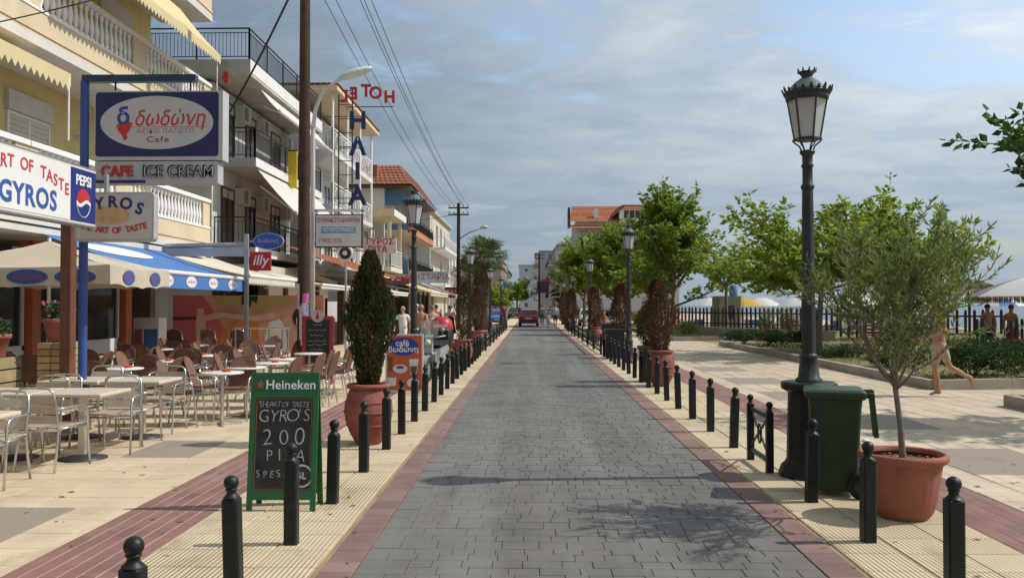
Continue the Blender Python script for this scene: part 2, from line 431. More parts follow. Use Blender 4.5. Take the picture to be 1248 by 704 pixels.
# ---- red edging bands beside the road, then thin grey kerb line
for nm, x0, x1 in (('edging_band', -1.385, XL - .003), ('edging_band', XR + .003, 2.135)):
    b = sheet_obj(nm, x0, x1, -6, 420, -.010, JOINT_Y, .05)
    cells = []; y = 3.0
    while y < 40: cells.append((x0 + .004, x1 - .03 if x0 > 0 else x1 - .004, y + .003, y + .247, random.uniform(-.001, .002), 0)); y += .25
    if x0 < 0: cells = [(c[0] + .026, c[1], c[2], c[3], c[4], 0) for c in cells]
    pave(b, cells, [REDB], 'edging_brick', 150, .015, .004)
    struct('edging_band.001', MB().box(x0 + .03, x1 - .03, 40, 420, -.02, 0), REDB)
# ---- ribbed footway strips
def tile_grid(x0, x1, n, y0, y1, d, top=0, mi=0, skip=None, j=.004):
    w = (x1 - x0) / n; out = []; y = y0
    while y < y1 - .01:
        for i in range(n):
            a, b = x0 + i * w, x0 + (i + 1) * w
            if skip and skip(a, b, y, y + d): continue
            out.append((a + j, b - j, y + j, y + d - j, top + random.uniform(-.0015, .0015), mi))
        y += d
    return out
fl = sheet_obj('footway_left', -2.60, -1.388, -6, 420, -.010, JOINT_Y, .05)
pave(fl, tile_grid(-2.60, -1.39, 3, 3.2, 44, .4), [RIB], 'tile', 300)
struct('footway_left.001', MB().box(-2.6, -1.39, 44.01, 420, -.02, 0), YEL)
fr = sheet_obj('footway_right', 2.138, 3.38, -6, 420, -.010, JOINT_Y, .05)
pave(fr, tile_grid(2.14, 3.38, 3, 3.6, 44.4, .4), [RIB], 'tile', 300)
struct('footway_right.001', MB().box(2.14, 3.38, 44.41, 420, -.02, 0), YEL)
# ---- red brick strips with pale lengthwise joints
def red_strip(nm, x0, x1, n, yend=44):
    b = sheet_obj(nm, x0, x1, -6, 420, -.0025, JOINT_L, .05); w = (x1 - x0) / n; cells = []
    for i in range(n):
        y = 3.2 + (.12 if i % 2 else 0)
        while y < yend:
            cells.append((x0 + i * w + .005, x0 + (i + 1) * w - .005, y + .0008, y + .2392, random.uniform(0, .0015), 0)); y += .24
    pave(b, cells, [REDS], 'brick', 300, .012, .0012)
    struct(nm + '.001', MB().box(x0, x1, yend + .3, 420, -.02, 0), REDS)
red_strip('brick_strip_left', -3.33, -2.603, 6)
red_strip('brick_strip_right', 3.383, 4.05, 5)
# ---- left terrace with aggregate panels
PANELS = [(-4.62, -3.82, 6.0, 7.2), (-4.62, -3.82, 9.6, 10.8), (-4.62, -3.82, 12.8, 14.0), (-4.62, -3.82, 16.4, 17.6), (-4.62, -3.82, 19.6, 20.8), (-6.62, -5.82, 7.6, 8.8)]
terr = sheet_obj('terrace', -10.2, -3.333, -6, 60, -.010, JOINT_Y, .05)
def hit(a, b, c, d):
    return any(a < p[1] - .01 and b > p[0] + .01 and c < p[3] - .01 and d > p[2] + .01 for p in PANELS)
cells = tile_grid(-9.82, -3.42, 16, 4.8, 25.2, .4, 0, 0, lambda a, b, c, d: hit(a, b, c, d))
pave(terr, cells, [YEL], 'tile', 300)
struct('terrace.001', MB().box(-3.42, -3.336, -6, 60, -.03, -.001).box(-10.2, -9.82, -6, 60, -.03, -.001).box(-9.815, -3.425, 25.22, 60, -.03, -.001), YEL)
for p in PANELS:
    MB().box(p[0] + .004, p[1] - .004, p[2] + .004, p[3] - .004, -.03, .001, .003).build('aggregate_panel', AGG, terr)
struct('terrace.002', MB().box(-9, -3.336, 60.01, 420, -.03, -.001), YEL)
# ---- right promenade
PANELR = [(4.46, 5.66, 5.6, 7.2), (4.46, 5.66, 8.8, 10.4), (4.46, 5.66, 12.0, 13.6), (4.46, 5.66, 15.6, 17.2), (4.46, 5.66, 18.8, 20.4), (4.46, 5.66, 22.4, 24.0)]
prom = sheet_obj('promenade', 4.053, 14, -6, 41.2, -.010, JOINT_Y, .05)
def hitr(a, b, c, d): return any(a < p[1] - .01 and b > p[0] + .01 and c < p[3] - .01 and d > p[2] + .01 for p in PANELR)
pave(prom, tile_grid(4.06, 8.06, 10, 5.2, 41.2, .4, 0, 0, hitr) + tile_grid(8.06, 13.66, 14, 14.8, 17.6, .4), [YELR], 'tile', 300)
for p in PANELR: MB().box(p[0] + .004, p[1] - .004, p[2] + .004, p[3] - .004, -.03, .001, .003).build('aggregate_panel', AGG, prom)
struct('promenade.001', MB().box(4.06, 14, 41.2, 420, -.04, -.002), YELR)

# ---- planting beds with stone kerbs
KERB = M('kerb_stone', (.36, .32, .26), .9, .15, 3, .4, 50, 0, .3, .08, .1, dirt=.3)
TURF = M('dry_turf_soil', (.17, .155, .062), .95, .35, 1.6, .8, 25, dirt=.5, dirtc=(.075, .11, .03), dscale=.9)
def kerb_run(parent, pts, h=.2, w=.16, seg=.9):
    for a, b in zip(pts[:-1], pts[1:]):
        a = Vector(a + (0,)); b = Vector(b + (0,)); n = max(1, int((b - a).length / seg)); d = (b - a) / n
        for i in range(n):
            p = a + d * i + d.normalized() * .004; q = a + d * (i + 1) - d.normalized() * .004
            MB().obox((p.x, p.y, h / 2 - .03), (q.x, q.y, h / 2 - .03), w, h + .05).build('kerb_stone', KERB, parent)
def bed_mesh(poly):
    """poly of (x, y, top z), closed skirt down to -.05"""
    n = len(poly); vs = list(poly) + [(p[0], p[1], -.05) for p in poly]; c = len(vs)
    return MB().add(vs, [tuple(range(n))] + [(i, n + i, n + (i + 1) % n, (i + 1) % n) for i in range(n)], False)
b_ = MB(); rows_ = []
for i in range(9):
    u = i / 8; rows_.append([(8.18 + q * 2.2, (17.68 + .24 * q * 2.2) + (36.9 - 17.68 - .24 * q * 2.2) * u, .11 + .035 * q * 2.2 + .05 * math.sin(3 * u + q)) for q in range(9)])
b_.add([p for r in rows_ for p in r], [(i * 9 + j, i * 9 + j + 1, (i + 1) * 9 + j + 1, (i + 1) * 9 + j) for i in range(8) for j in range(8)], True)
bed1 = struct('planting_bed', b_, TURF)
kerb_run(bed1, [(8.1, 37), (8.1, 17.6), (24, 21.42)])
bed2 = struct('planting_bed.001', MB().prism([(8.1, -.05), (16, -.05), (16, .14), (8.1, .10)], 2, 14.6), TURF)
kerb_run(bed2, [(13.5, 14.75), (8.05, 14.75), (8.05, 4)])
bed3 = struct('planting_bed.002', MB().prism([(6.9, -.05), (26, -.05), (26, .25), (6.9, .11)], 41.5, 70), TURF)
kerb_run(bed3, [(14, 41.4), (6.8, 41.4), (6.8, 56)])

# loose grass tufts in the beds
def grass(name, x0, x1, y0, y1, n, zf, h, mat, label, rng):
    mb = MB()
    for i in range(n):
        x = rng.uniform(x0, x1); y = rng.uniform(y0, y1)
        if math.sin(x * 1.7 + 2 * math.sin(y * .9)) + math.sin(y * 1.3 + x) < rng.uniform(-1.2, 1.0): continue
        z = zf(x)
        for k in range(3):
            a = rng.uniform(0, 6.28); hh = h * rng.uniform(.4, 1.2); w = .012; t = rng.uniform(.1, .5) * hh
            mb.add([(x - w * math.sin(a), y + w * math.cos(a), z), (x + w * math.sin(a), y - w * math.cos(a), z), (x + t * math.cos(a), y + t * math.sin(a), z + hh)], [(0, 1, 2)], False)
    o = mb.build(name, mat); return tag(o, label, 'grass', kind='stuff')
GR = leaf_mat('grass_blades', (.07, .10, .02), (.20, .19, .06), .3)
grass('grass', 8.25, 14, 18.0, 36.5, 9000, lambda x: .10 + (x - 8.2) * .045, .10, GR, 'patchy short grass in the long kerbed bed', random.Random(2))
grass('grass', 7.0, 14, 41.7, 58, 5000, lambda x: .11 + (x - 6.9) * .007, .16, GR, 'patchy grass in the far kerbed bed', random.Random(3))

# dropped leaves, twigs and grit blown onto the paving
lm = MB(); rg = random.Random(77)
for i in range(520):
    zone = rg.random()
    if zone < .45: x, y = rg.uniform(2.15, 8), 4.5 + 20 * rg.random() ** 1.5
    elif zone < .8: x, y = rg.uniform(-6, -1.4), 4 + 14 * rg.random() ** 1.5
    else: x, y = rg.choice((rg.uniform(-1.38, -1.0), rg.uniform(1.7, 2.13))), 4.5 + 16 * rg.random() ** 1.5
    if -5.8 < x < -4.3 and y > 7.5: continue
    a = rg.uniform(0, 6.28); L = rg.uniform(.012, .04); w = L * rg.uniform(.25, .6); c, s_ = math.cos(a), math.sin(a)
    lm.add([(x - c * L, y - s_ * L, .0045), (x + s_ * w, y - c * w, .006 + rg.uniform(0, .006)), (x + c * L, y + s_ * L, .0045 + rg.uniform(0, .008)), (x - s_ * w, y + c * w, .005)], [(0, 1, 2, 3)], False)
tag(lm.build('leaf_litter', leaf_mat('dry_leaf_litter', (.10, .07, .035), (.26, .20, .11), .1, (.45, .40, .33))), 'scattered dry leaves and grit on the paving', 'litter', kind='stuff')
ORD = ['nearest', 'second', 'third', 'fourth', 'fifth', 'sixth', 'seventh', 'eighth', 'ninth', 'tenth', 'eleventh', 'twelfth', 'thirteenth', 'fourteenth', 'fifteenth', 'sixteenth', 'seventeenth', 'eighteenth', 'nineteenth', 'twentieth']
used = {}
# ================================================================== BOLLARDS
def make_bollard():
    t = thing('bollard', 'b', 'bollard')
    w = .047
    MB().box(-w, w, -w, w, 0, .60, .010).build('post', BLACK, t)
    MB().lathe([(.050, .60), (.030, .618), (.026, .634), (.034, .644), (.034, .650), (.024, .656)], 14).ball((0, 0, .684), .043, 16, 12).build('ball_finial', BLACK, t)
    return t
bol = make_bollard()
def tilt_it(o): o.rotation_euler.x = R(random.gauss(0, 1.0)); o.rotation_euler.y = R(random.gauss(0, 1.1)); o.location.z = -.006
LB = [3.66, 4.96, 6.15, 7.42, 8.82, 10.2, 11.4, 12.65, 13.9, 15.2, 16.4, 17.6, 18.8, 20.0, 21.2, 22.4, 23.7, 25.0, 26.3, 27.6]
RB = [5.03, 6.30, 7.56, 10.42, 11.75, 13.05, 14.3, 15.5, 16.7, 17.9, 19.1, 20.3, 21.5, 22.7, 23.9, 25.1, 26.3, 27.5, 28.7]
for i, y in enumerate(LB):
    tilt_it(place(bol, used, (-1.71, y, 0), R(random.uniform(-5, 5)), f'black ball-topped bollard, {ORD[i]} along the left kerb from the camera', 'ball-topped bollards along the left kerb'))
for i, y in enumerate(RB):
    tilt_it(place(bol, used, (2.43, y, 0), R(random.uniform(-5, 5)), f'black ball-topped bollard, {ORD[i]} along the right kerb from the camera', 'ball-topped bollards along the right kerb'))

def fence_panel(x, y0, y1, label, group, posts=True):
    t = thing('barrier_fence', label, 'fence', (x, y0, 0), 0, group); L = y1 - y0
    for yy in (0, L):
        w = .036
        p = MB().box(-w, w, yy - w, yy + w, 0, .62, .008).build('post', BLACK, t)
        MB().lathe([(.034, .62), (.022, .636), (.026, .65), (.02, .657)], 12, (0, yy, 0)).ball((0, yy, .685), .036, 14, 10).build('ball_finial', BLACK, p)
    MB().box(-.017, .017, .037, L - .037, .545, .585).build('top_rail', BLACK, t)
    MB().box(-.017, .017, .037, L - .037, .10, .14).build('bottom_rail', BLACK, t)
    n = max(1, round(L / .62)); s = (L - .074) / n
    for k in range(n):
        a = .037 + k * s; m = a + s / 2
        b = MB().obox((.004, a, .145), (.004, a + s, .54), .014, .022).obox((-.012, a, .54), (-.012, a + s, .145), .014, .022)
        b.tube([(0, m + .06 * math.cos(q * PI / 8), .3425 + .1 * math.sin(q * PI / 8)) for q in range(16)], .011, 6, True)
        b.build('cross_bars', BLACK, t)
    return t
fence_panel(2.43, 8.86, 9.62, 'short black cross-braced barrier between bollards beside the lamp pedestal', 'cross-braced barriers')
for i in range(9):
    fence_panel(2.43, 30 + i * 3.6, 33.4 + i * 3.6, f'low black cross-braced barrier at the right kerb, {ORD[i]} panel of the long run', 'barrier panels of the long right run')
    fence_panel(-1.71, 29 + i * 3.6, 32.4 + i * 3.6, f'low black cross-braced barrier at the left kerb, {ORD[i]} panel of the long run', 'barrier panels of the long left run')

# ================================================================== ORNATE LAMPS
FROST = glass_mat('frosted_lamp_pane', (.62, .60, .58), .62)
BULB = M('bulb_glass', (.80, .76, .66), .3, 0)
def make_lamp(tall):
    t = thing('street_lamp', 's', 'street lamp')
    if tall: MB().lathe([(.30, 0), (.30, .03), (.275, .10), (.235, .14), (.222, .17), (.205, .80), (.205, .84)], 10, rot=.5, smooth=False).build('pedestal', BLACK, t)
    if tall: MB().lathe([(.225, .84), (.272, .865), (.275, .925), (.255, .94)], 10, rot=.5, smooth=False).build('pedestal_cap', BLACK, t)
    if not tall:
        MB().lathe([(.19, 0), (.19, .05), (.15, .09), (.125, .30), (.11, .60), (.12, .63), (.12, .67), (.095, .70), (.088, .94)], 24, flute=8, fd=.03).build('plinth', LAMPIRON, t)
    MB().lathe([(.125, .94), (.125, .965), (.10, .985), (.088, 1.10), (.078, 1.16), (.088, 1.18), (.088, 1.2), (.070, 1.22)], 24, flute=8, fd=.04).build('column_base', LAMPIRON, t)
    c = MB().lathe([(.066, 1.22), (.064, 2.0)], 32, flute=10, fd=.05)
    c.lathe([(.064, 2.0), (.078, 2.02), (.078, 2.06), (.062, 2.08)], 20).lathe([(.060, 2.08), (.052, 2.86)], 32, flute=10, fd=.05)
    c.lathe([(.052, 2.86), (.066, 2.875), (.066, 2.90), (.05, 2.92), (.05, 3.08), (.064, 3.10), (.05, 3.12), (.052, 3.2), (.075, 3.23), (.075, 3.25), (.03, 3.26)], 20)
    c.build('column', LAMPIRON, t)
    h = thing('lantern', None, None); h.parent = t
    # lantern body: six panes, widening upward
    fr = MB()
    for i in range(6):
        a = PI / 3 * i + .2
        p0 = (.125 * math.cos(a), .125 * math.sin(a), 3.37); p1 = (.190 * math.cos(a), .190 * math.sin(a), 3.76)
        fr.obox(p0, p1, .014, .014, (math.cos(a + 1.57), math.sin(a + 1.57), 0))
        fr.tube([(.055 * math.cos(a), .055 * math.sin(a), 3.255), (.075 * math.cos(a), .075 * math.sin(a), 3.30), (.118 * math.cos(a), .118 * math.sin(a), 3.335), (.142 * math.cos(a), .142 * math.sin(a), 3.36)], .008, 6)
    fr.lathe([(.128, 3.355), (.142, 3.36), (.142, 3.375), (.128, 3.38)], 6, rot=.19, smooth=False).lathe([(.190, 3.755), (.205, 3.76), (.212, 3.80), (.198, 3.81)], 24)
    fr.build('lantern_frame', LAMPIRON, h)
    for i in range(6):
        a = PI / 3 * i + .2; b = a + PI / 3
        q = [(.125 * math.cos(a), .125 * math.sin(a), 3.38), (.125 * math.cos(b), .125 * math.sin(b), 3.38), (.188 * math.cos(b), .188 * math.sin(b), 3.755), (.188 * math.cos(a), .188 * math.sin(a), 3.755)]
        MB().sheet(q, .004).build('pane', FROST, h)
    MB().ball((0, 0, 3.66), .055, 14, 10).cyl((0, 0, 3.70), (0, 0, 3.78), .03).build('bulb', BULB, h)
    cr = MB().lathe([(.212, 3.80), (.225, 3.83), (.205, 3.845), (.19, 3.86)], 24)
    for i in range(20):   # crown of leaf points round the roof edge
        a = 2 * PI * i / 20; hh = .055 if i % 2 else .035; d = .06
        p = [(.222 * math.cos(a - d * 1.6), .222 * math.sin(a - d * 1.6), 3.81), (.222 * math.cos(a + d * 1.6), .222 * math.sin(a + d * 1.6), 3.81),
             (.246 * math.cos(a + d), .246 * math.sin(a + d), 3.84 + hh * .5), (.252 * math.cos(a), .252 * math.sin(a), 3.84 + hh), (.246 * math.cos(a - d), .246 * math.sin(a - d), 3.84 + hh * .5)]
        q = [(v[0] * .95, v[1] * .95, v[2]) for v in p]
        cr.add(p + q, [(0, 1, 2, 3, 4), (9, 8, 7, 6, 5)] + [(k, k + 5, (k + 1) % 5 + 5, (k + 1) % 5) for k in range(5)], False)
    cr.build('crown_ring', LAMPIRON, h)
    MB().lathe([(.195, 3.86), (.16, 3.90), (.115, 3.945), (.075, 3.975), (.06, 3.985)], 24).build('roof', M('lamp_roof_zinc', (.10, .13, .13), .45, .25, 6), h)
    fi = MB().lathe([(.055, 3.98), (.05, 4.0), (.085, 4.045), (.07, 4.05)], 12)
    for i in range(9):
        a = 2 * PI * i / 9; p = Vector((.08 * math.cos(a), .08 * math.sin(a), 4.04))
        fi.cyl(p, p + Vector((.012 * math.cos(a), .012 * math.sin(a), .045)), .014, .003, 5)
    fi.build('finial', LAMPIRON, h)
    return t
lamp = make_lamp(True); lamp2 = make_lamp(False)
lamps = [(2.78, 8.7, 'tall ornate black street lamp on a wide pedestal behind the green bin'), (2.90, 25.6, 'ornate street lamp at the right kerb just past the cone-shaped brown shrub'),
         (2.92, 42.7, 'ornate street lamp at the right, third lamp away, in front of the leafy trees'), (2.92, 60, 'ornate street lamp at the right, fourth lamp away'),
         (2.92, 78, 'small far street lamp at the right, fifth lamp away'),
         (-2.41, 17.7, 'ornate street lamp on the left behind the orange board'), (-2.45, 34.8, 'ornate street lamp on the left in front of the palms'),
         (-2.5, 53, 'far street lamp on the left, third lamp away'), (-2.5, 72, 'farthest street lamp on the left, beside the blue car')]
for x, y, lb in lamps: place(lamp if (x, y) == (2.78, 8.7) else lamp2, used, (x, y, 0), random.uniform(0, 1), lb, 'ornate street lamps')

# ================================================================== WHEELED BIN
def wheelie_bin(x, y, rz):
    t = thing('wheeled_bin', 'dark green wheeled rubbish bin standing beside the lamp pedestal', 'bin', (x, y, 0), rz); t.scale = (.88, .88, 1)
    G = M('green_plastic', (.022, .048, .02), .5, .15, 5, .08, 200, dirt=.35, dirtc=(.075, .085, .05), dscale=5)
    G2 = M('green_plastic_lid', (.032, .06, .028), .45, .15, 5, 0, dirt=.2, dirtc=(.09, .1, .06))
    RUB = M('black_rubber', (.012, .012, .012), .7, .2, 9)
    def ringr(hx, hy, z, r=.04, n=4): return [(p[0], p[1], z) for p in rrect(-hx, hx, -hy, hy, r, n)]
    secs = [ringr(.195, .20, .05), ringr(.215, .215, .2), ringr(.245, .245, .78), ringr(.255, .25, .86), ringr(.285, .275, .87), ringr(.285, .275, .90)]
    n = len(secs[0]); b = MB()
    vs = [p for s in secs for p in s]; fs = []
    for k in range(len(secs) - 1):
        for i in range(n): j = (i + 1) % n; fs.append((k * n + i, k * n + j, (k + 1) * n + j, (k + 1) * n + i))
    fs.append(tuple(range(n - 1, -1, -1))); b.add(vs, fs, False); b.build('body', G, t)
    l = MB(); secs = [ringr(.295, .283, .902), ringr(.295, .283, .93), ringr(.27, .26, .95), ringr(.15, .15, .962)]
    vs = [p for s in secs for p in s]; fs = [tuple(range(n - 1, -1, -1)), tuple(range(3 * n, 4 * n))]
    for k in range(3):
        for i in range(n): j = (i + 1) % n; fs.append((k * n + i, k * n + j, (k + 1) * n + j, (k + 1) * n + i))
    l.add(vs, fs, False); l.build('lid', G2, t)
    MB().box(.286, .34, -.22, -.19, .88, .925).box(.286, .34, .19, .22, .88, .925).cyl((.35, -.24, .905), (.35, .24, .905), .019, n=10).build('handle', G2, t)
    # the lid handle hanging down at the back
    for s in (-1, 1): MB().obox((.355, s * .06, .94), (.40, s * .06, .52), .045, .03, (0, 1, 0)).build('hinge_arm', G2, t)
    for s in (-1, 1):
        w = MB().cyl((.215, s * .225, .11), (.215, s * .28, .11), .11, n=24); w = w.build('wheel', RUB, t)
        MB().cyl((.215, s * .281, .11), (.215, s * .288, .11), .055, n=16).build('wheel_hub', G, w)
    MB().cyl((.215, -.22, .11), (.215, .22, .11), .012).build('axle', STEEL, t)
wheelie_bin(2.76, 7.93, R(-15))

# ================================================================== POTS
def big_pot(x, y):
    t = thing('flower_pot', 'round terracotta pot with fluted sides holding the small olive tree', 'pot', (x, y, 0)); t.scale = (.90, .90, .98)
    MB().lathe([(.205, 0), (.245, .05), (.262, .09), (.285, .18), (.318, .40), (.325, .44)], 72, flute=24, fd=.012).build('body', TERRA, t)
    MB().lathe([(.325, .438), (.345, .452), (.375, .475), (.382, .50), (.374, .522), (.350, .532), (.332, .522), (.322, .49)], 48, caps=False).build('rim', TERRA, t)
    s = MB(); rg = random.Random(3)
    s.lathe([(.335, .455), (.2, .47), (.05, .478), (1e-5, .478)], 24, caps=False)
    s.build('soil', SOIL, t)
    s = MB()
    for i in range(70):
        a = rg.uniform(0, 6.28); r = rg.uniform(.03, .3); c = (r * math.cos(a), r * math.sin(a), .475); s.cbox(c, (rg.uniform(.01, .03), rg.uniform(.01, .03), .012))
    s.build('gravel', M('pale_gravel', (.35, .26, .17), .9, .2, 20, island=.3), t)['kind'] = 'stuff'
big_pot(3.0, 7.05)
def jar(x, y, s, label, group=None, mat=None):
    t = thing('terracotta_jar', label, 'jar', (x, y, 0), 0, group); m = mat or TERRA2
    k = s
    MB().lathe([(.145 * k, 0), (.165 * k, .03 * k), (.235 * k, .16 * k), (.282 * k, .30 * k), (.296 * k, .40 * k), (.29 * k, .48 * k), (.262 * k, .60 * k), (.235 * k, .66 * k), (.225 * k, .685 * k)], 40).build('body', m, t)
    MB().lathe([(.225 * k, .683 * k), (.262 * k, .69 * k), (.272 * k, .71 * k), (.265 * k, .735 * k), (.235 * k, .742 * k), (.215 * k, .72 * k), (.21 * k, .66 * k)], 40, caps=False).build('rim', m, t)
    b = MB()
    for z, r in ((.24, .266), (.40, .2985), (.52, .284)): b.lathe([(r * k, (z - .014) * k), ((r + .01) * k, z * k), (r * k, (z + .014) * k)], 40, caps=False)
    b.build('band', m, t)
    for a in (-.4, 1.7, 3.8): MB().ball((.262 * k * math.cos(a), .262 * k * math.sin(a), .585 * k), .032 * k, 8, 6).build('knob', m, t)
    MB().lathe([(.235 * k, .66 * k), (.1 * k, .68 * k), (1e-5, .685 * k)], 20, caps=False).build('soil', SOIL, t)
    return t
jar(-2.0, 10.6, 1.0, 'large banded terracotta jar on the left kerb holding the green cypress')
jar(2.74, 18.3, 1.03, 'large terracotta jar on the right kerb holding the brown cone shrub')
jar(3.05, 30.0, .95, 'terracotta jar at the right kerb under the second brown shrub')
jar(3.0, 40.0, .95, 'terracotta jar at the right kerb, farthest of the three there')
jar(-1.95, 24.5, 1.0, 'terracotta jar at the left kerb beside the red-domed litter bin')
jar(-2.0, 32.5, 1.0, 'terracotta jar at the left kerb, farthest one, before the barrier run')

# second pot right beside the right jar (green planter behind)
t = thing('planter_tub', 'dull green tub behind the right terracotta jar holding the dark shrub', 'planter', (2.72, 19.4, 0))
MB().lathe([(.2, 0), (.24, .05), (.30, .70), (.34, .72), (.34, .80), (.30, .80), (.28, .7), (.02, .7)], 28).build('body', M('olive_green_plastic', (.09, .10, .06), .6, .2, 5), t)

# litter bins
def litter(x, y, label, dome):
    t = thing('litter_bin', label, 'bin', (x, y, 0), 0, 'litter bins')
    D = M('dark_green_bin', (.018, .026, .022), .5, .2, 5)
    if dome:
        MB().lathe([(.26, 0), (.30, .03), (.34, .90), (.36, .93), (.36, .98), (.3, .98)], 24).build('body', D, t)
        MB().lathe([(.355, .985), (.35, 1.08), (.31, 1.22), (.2, 1.33), (1e-5, 1.37)], 24, caps=False).build('dome_lid', M('red_bin_dome', (.42, .02, .03), .4, .1, 3), t)
        MB().box(-.2, .2, -.37, -.30, 1.03, 1.12).build('flap', M('flap_white', (.6, .55, .52), .5), t)
        MB().box(-.1, .1, -.345, -.30, .80, .84).build('label_plate', OFFW, t)
    else:
        MB().prism(rrect(-.28, .28, .02, .82, .03), -.28, .28).build('body', D, t)
        MB().prism(rrect(-.33, .33, .822, .93, .03), -.33, .33).build('lid', D, t)
        for s in (-1, 1): MB().box(s * .2 - .04, s * .2 + .04, -.24, .24, 0, .03).build('foot', D, t)
litter(2.72, 28.1, 'square dark green litter bin with a wide lid at the right kerb', False)
litter(3.3, 36.5, 'square dark litter bin farther along the right kerb among brown shrubs', False)
litter(-2.75, 26.5, 'dark litter bin with a round red dome lid on the left pavement', True)

# ================================================================== BOARDS
GREENP = M('board_green', (.022, .115, .042), .5, .15, 4, 0, dirt=.2, dirtc=(.05, .15, .08), dscale=9)
SLATE = M('chalkboard', (.028, .027, .026), .75, .4, 6, .1, 60, dirt=.4, dirtc=(.07, .068, .064), dscale=5)
CHALK = M('chalk', (.46, .45, .43), .95, .25, 40)
LETW = M('letter_white', (.78, .78, .76), .5, .03)
LETR = M('letter_red', (.48, .035, .03), .5, .08)
LETB = M('letter_navy', (.018, .028, .13), .5, .1)
t = thing('chalkboard_sign', 'green framed chalkboard pavement sign with white brand lettering behind the near bollards', 'sign', (-2.07, 7.12, 0), R(1.5))
W, H = .285, 1.14; tilt = R(7)
fr = thing('front_leaf', None, None); fr.parent = t; fr.rotation_euler = (-tilt, 0, 0)
MB().box(-W, W, -.012, .012, .93, H).build('header_panel', GREENP, fr)
MB().box(-W, -W + .045, -.012, .012, 0, .93).build('stile', GREENP, fr)
MB().box(W - .045, W, -.012, .012, 0, .93).build('stile', GREENP, fr)
MB().box(-W + .045, W - .045, -.012, .012, .09, .17).build('bottom_rail', GREENP, fr)
MB().box(-W + .045, W - .045, -.006, .010, .17, .93).build('slate', SLATE, fr)
o = MB(); c = M('orange_trim', (.30, .10, .03), .6); a, b = W - .052, .177
o.box(-a, a, -.0095, -.0065, .177, .182).box(-a, a, -.0095, -.0065, .918, .923).box(-a, -a + .005, -.0095, -.0065, .182, .918).box(a - .005, a, -.0095, -.0065, .182, .918)
o.build('trim_line', c, fr)
letters(fr, 'Heineken', .108, LETW, (.05, -.0135, 1.035), .001, .0012, 0, 1.02)
star = [(-.205 + (.042 if i % 2 == 0 else .018) * math.sin(i * PI / 5), 1.04 + (.042 if i % 2 == 0 else .018) * math.cos(i * PI / 5)) for i in range(10)]
MB().prism(star, -.0155, -.0125).build('star', M('star_red', (.36, .10, .05), .5), fr)
for body, sz, z, x, sp in (('THEART OF TASTE', .066, .872, 0, .76), ("GYRO'S", .145, .775, 0.01, .93), ('200', .20, .60, .0, 1.15), ('PITA', .135, .45, .02, 1.2), ('SPESIAL', .085, .30, -.04, 1.1)):
    rg = random.Random(len(body)); adv = sz * .60 * sp; ws = [{"'": .45, 'I': .6, ' ': .55}.get(ch, 1.) for ch in body]; x0 = x - adv * sum(ws) / 2; run = 0
    for q0, ch in enumerate(body):
        q = run + ws[q0] / 2; run += ws[q0]
        if ch == ' ': continue
        letters(fr, ch, sz * rg.uniform(.92, 1.1), CHALK, (x0 + adv * q + rg.uniform(-.05, .05) * adv, -.0075, z + rg.uniform(-.05, .05) * sz), .0008, -.0024 * sz / .12, rg.uniform(-.05, .18), 1, False, rg.uniform(.85, 1.0), name='chalk_letter', tilt=R(rg.uniform(-7, 7)))
MB().prism([(x, z) for x, z in ellipse_pts(.165, .285, .095, .095, 28)], -.0085, -.0065).build('badge', M('badge_white', (.5, .5, .48), .7), fr)
MB().prism([(x, z) for x, z in ellipse_pts(.165, .285, .078, .078, 28)], -.0105, -.0085).build('badge_centre', SLATE, fr)
letters(fr, '5L', .075, CHALK, (.165, -.0115, .285), .0008, .002)
bk = thing('rear_leaf', None, None); bk.parent = t; bk.location = (0, .29, 0); bk.rotation_euler = (tilt, 0, 0)
MB().box(-W, -W + .045, -.012, .012, 0, H).box(W - .045, W, -.012, .012, 0, H).box(-W + .045, W - .045, -.012, .012, .09, .17).box(-W + .045, W - .045, -.012, .012, 1.0, H - .01).build('frame', GREENP, bk)
MB().box(-W + .045, W - .045, -.006, .006, .17, 1.0).build('slate', SLATE, bk)

ORANGE = M('poster_orange', (.50, .105, .03), .55, .06, 3)
NAVYB = M('logo_blue', (.02, .06, .30), .5, .05)
t = thing('cafe_board', 'orange pavement board with a blue oval and drinks pictured, white edge', 'sign', (-2.46, 16.75, 0), R(2))
MB().box(-.37, .37, -.03, .03, .03, 1.14).build('frame', OFFW, t)
MB().box(-.335, .335, -.033, -.0302, .06, 1.11).build('poster', ORANGE, t)
MB().prism(ellipse_pts(-.02, .90, .29, .175), -.0365, -.0335).build('logo_oval', NAVYB, t)
letters(t, 'café', .17, LETW, (-.04, -.038, .965), .001, .002); letters(t, 'δωδώνη', .15, LETW, (-.02, -.038, .84), .001, .003)
CUP = M('cup_white', (.62, .63, .65), .4)
COF = M('drink_brown', (.16, .07, .03), .4)
MB().prism([(.12, .36), (.24, .36), (.28, .66), (.09, .66)], -.0365, -.0335).build('glass_print', CUP, t)
MB().prism([(.13, .38), (.23, .38), (.25, .52), (.11, .52)], -.039, -.0368).build('drink_print', COF, t)
MB().prism(ellipse_pts(-.08, .47, .14, .085, 24), -.0365, -.0335).build('cup_print', CUP, t); MB().prism(ellipse_pts(-.08, .50, .08, .03, 20), -.039, -.0368).build('coffee_print', COF, t)
MB().prism(ellipse_pts(.17, .20, .12, .09, 24), -.0365, -.0335).build('cup_print', CUP, t)
MB().prism([(-.31, .14), (-.17, .14), (-.15, .30), (-.33, .30)], -.0365, -.0335).build('glass_print', CUP, t)
MB().prism([(-.31, .42), (-.24, .42), (-.22, .7), (-.33, .7)], -.0365, -.0335).build('glass_print', COF, t)
MB().box(-.30, -.24, -.10, .10, 0, .03).box(.24, .30, -.10, .10, 0, .03).build('foot', STEEL, t)

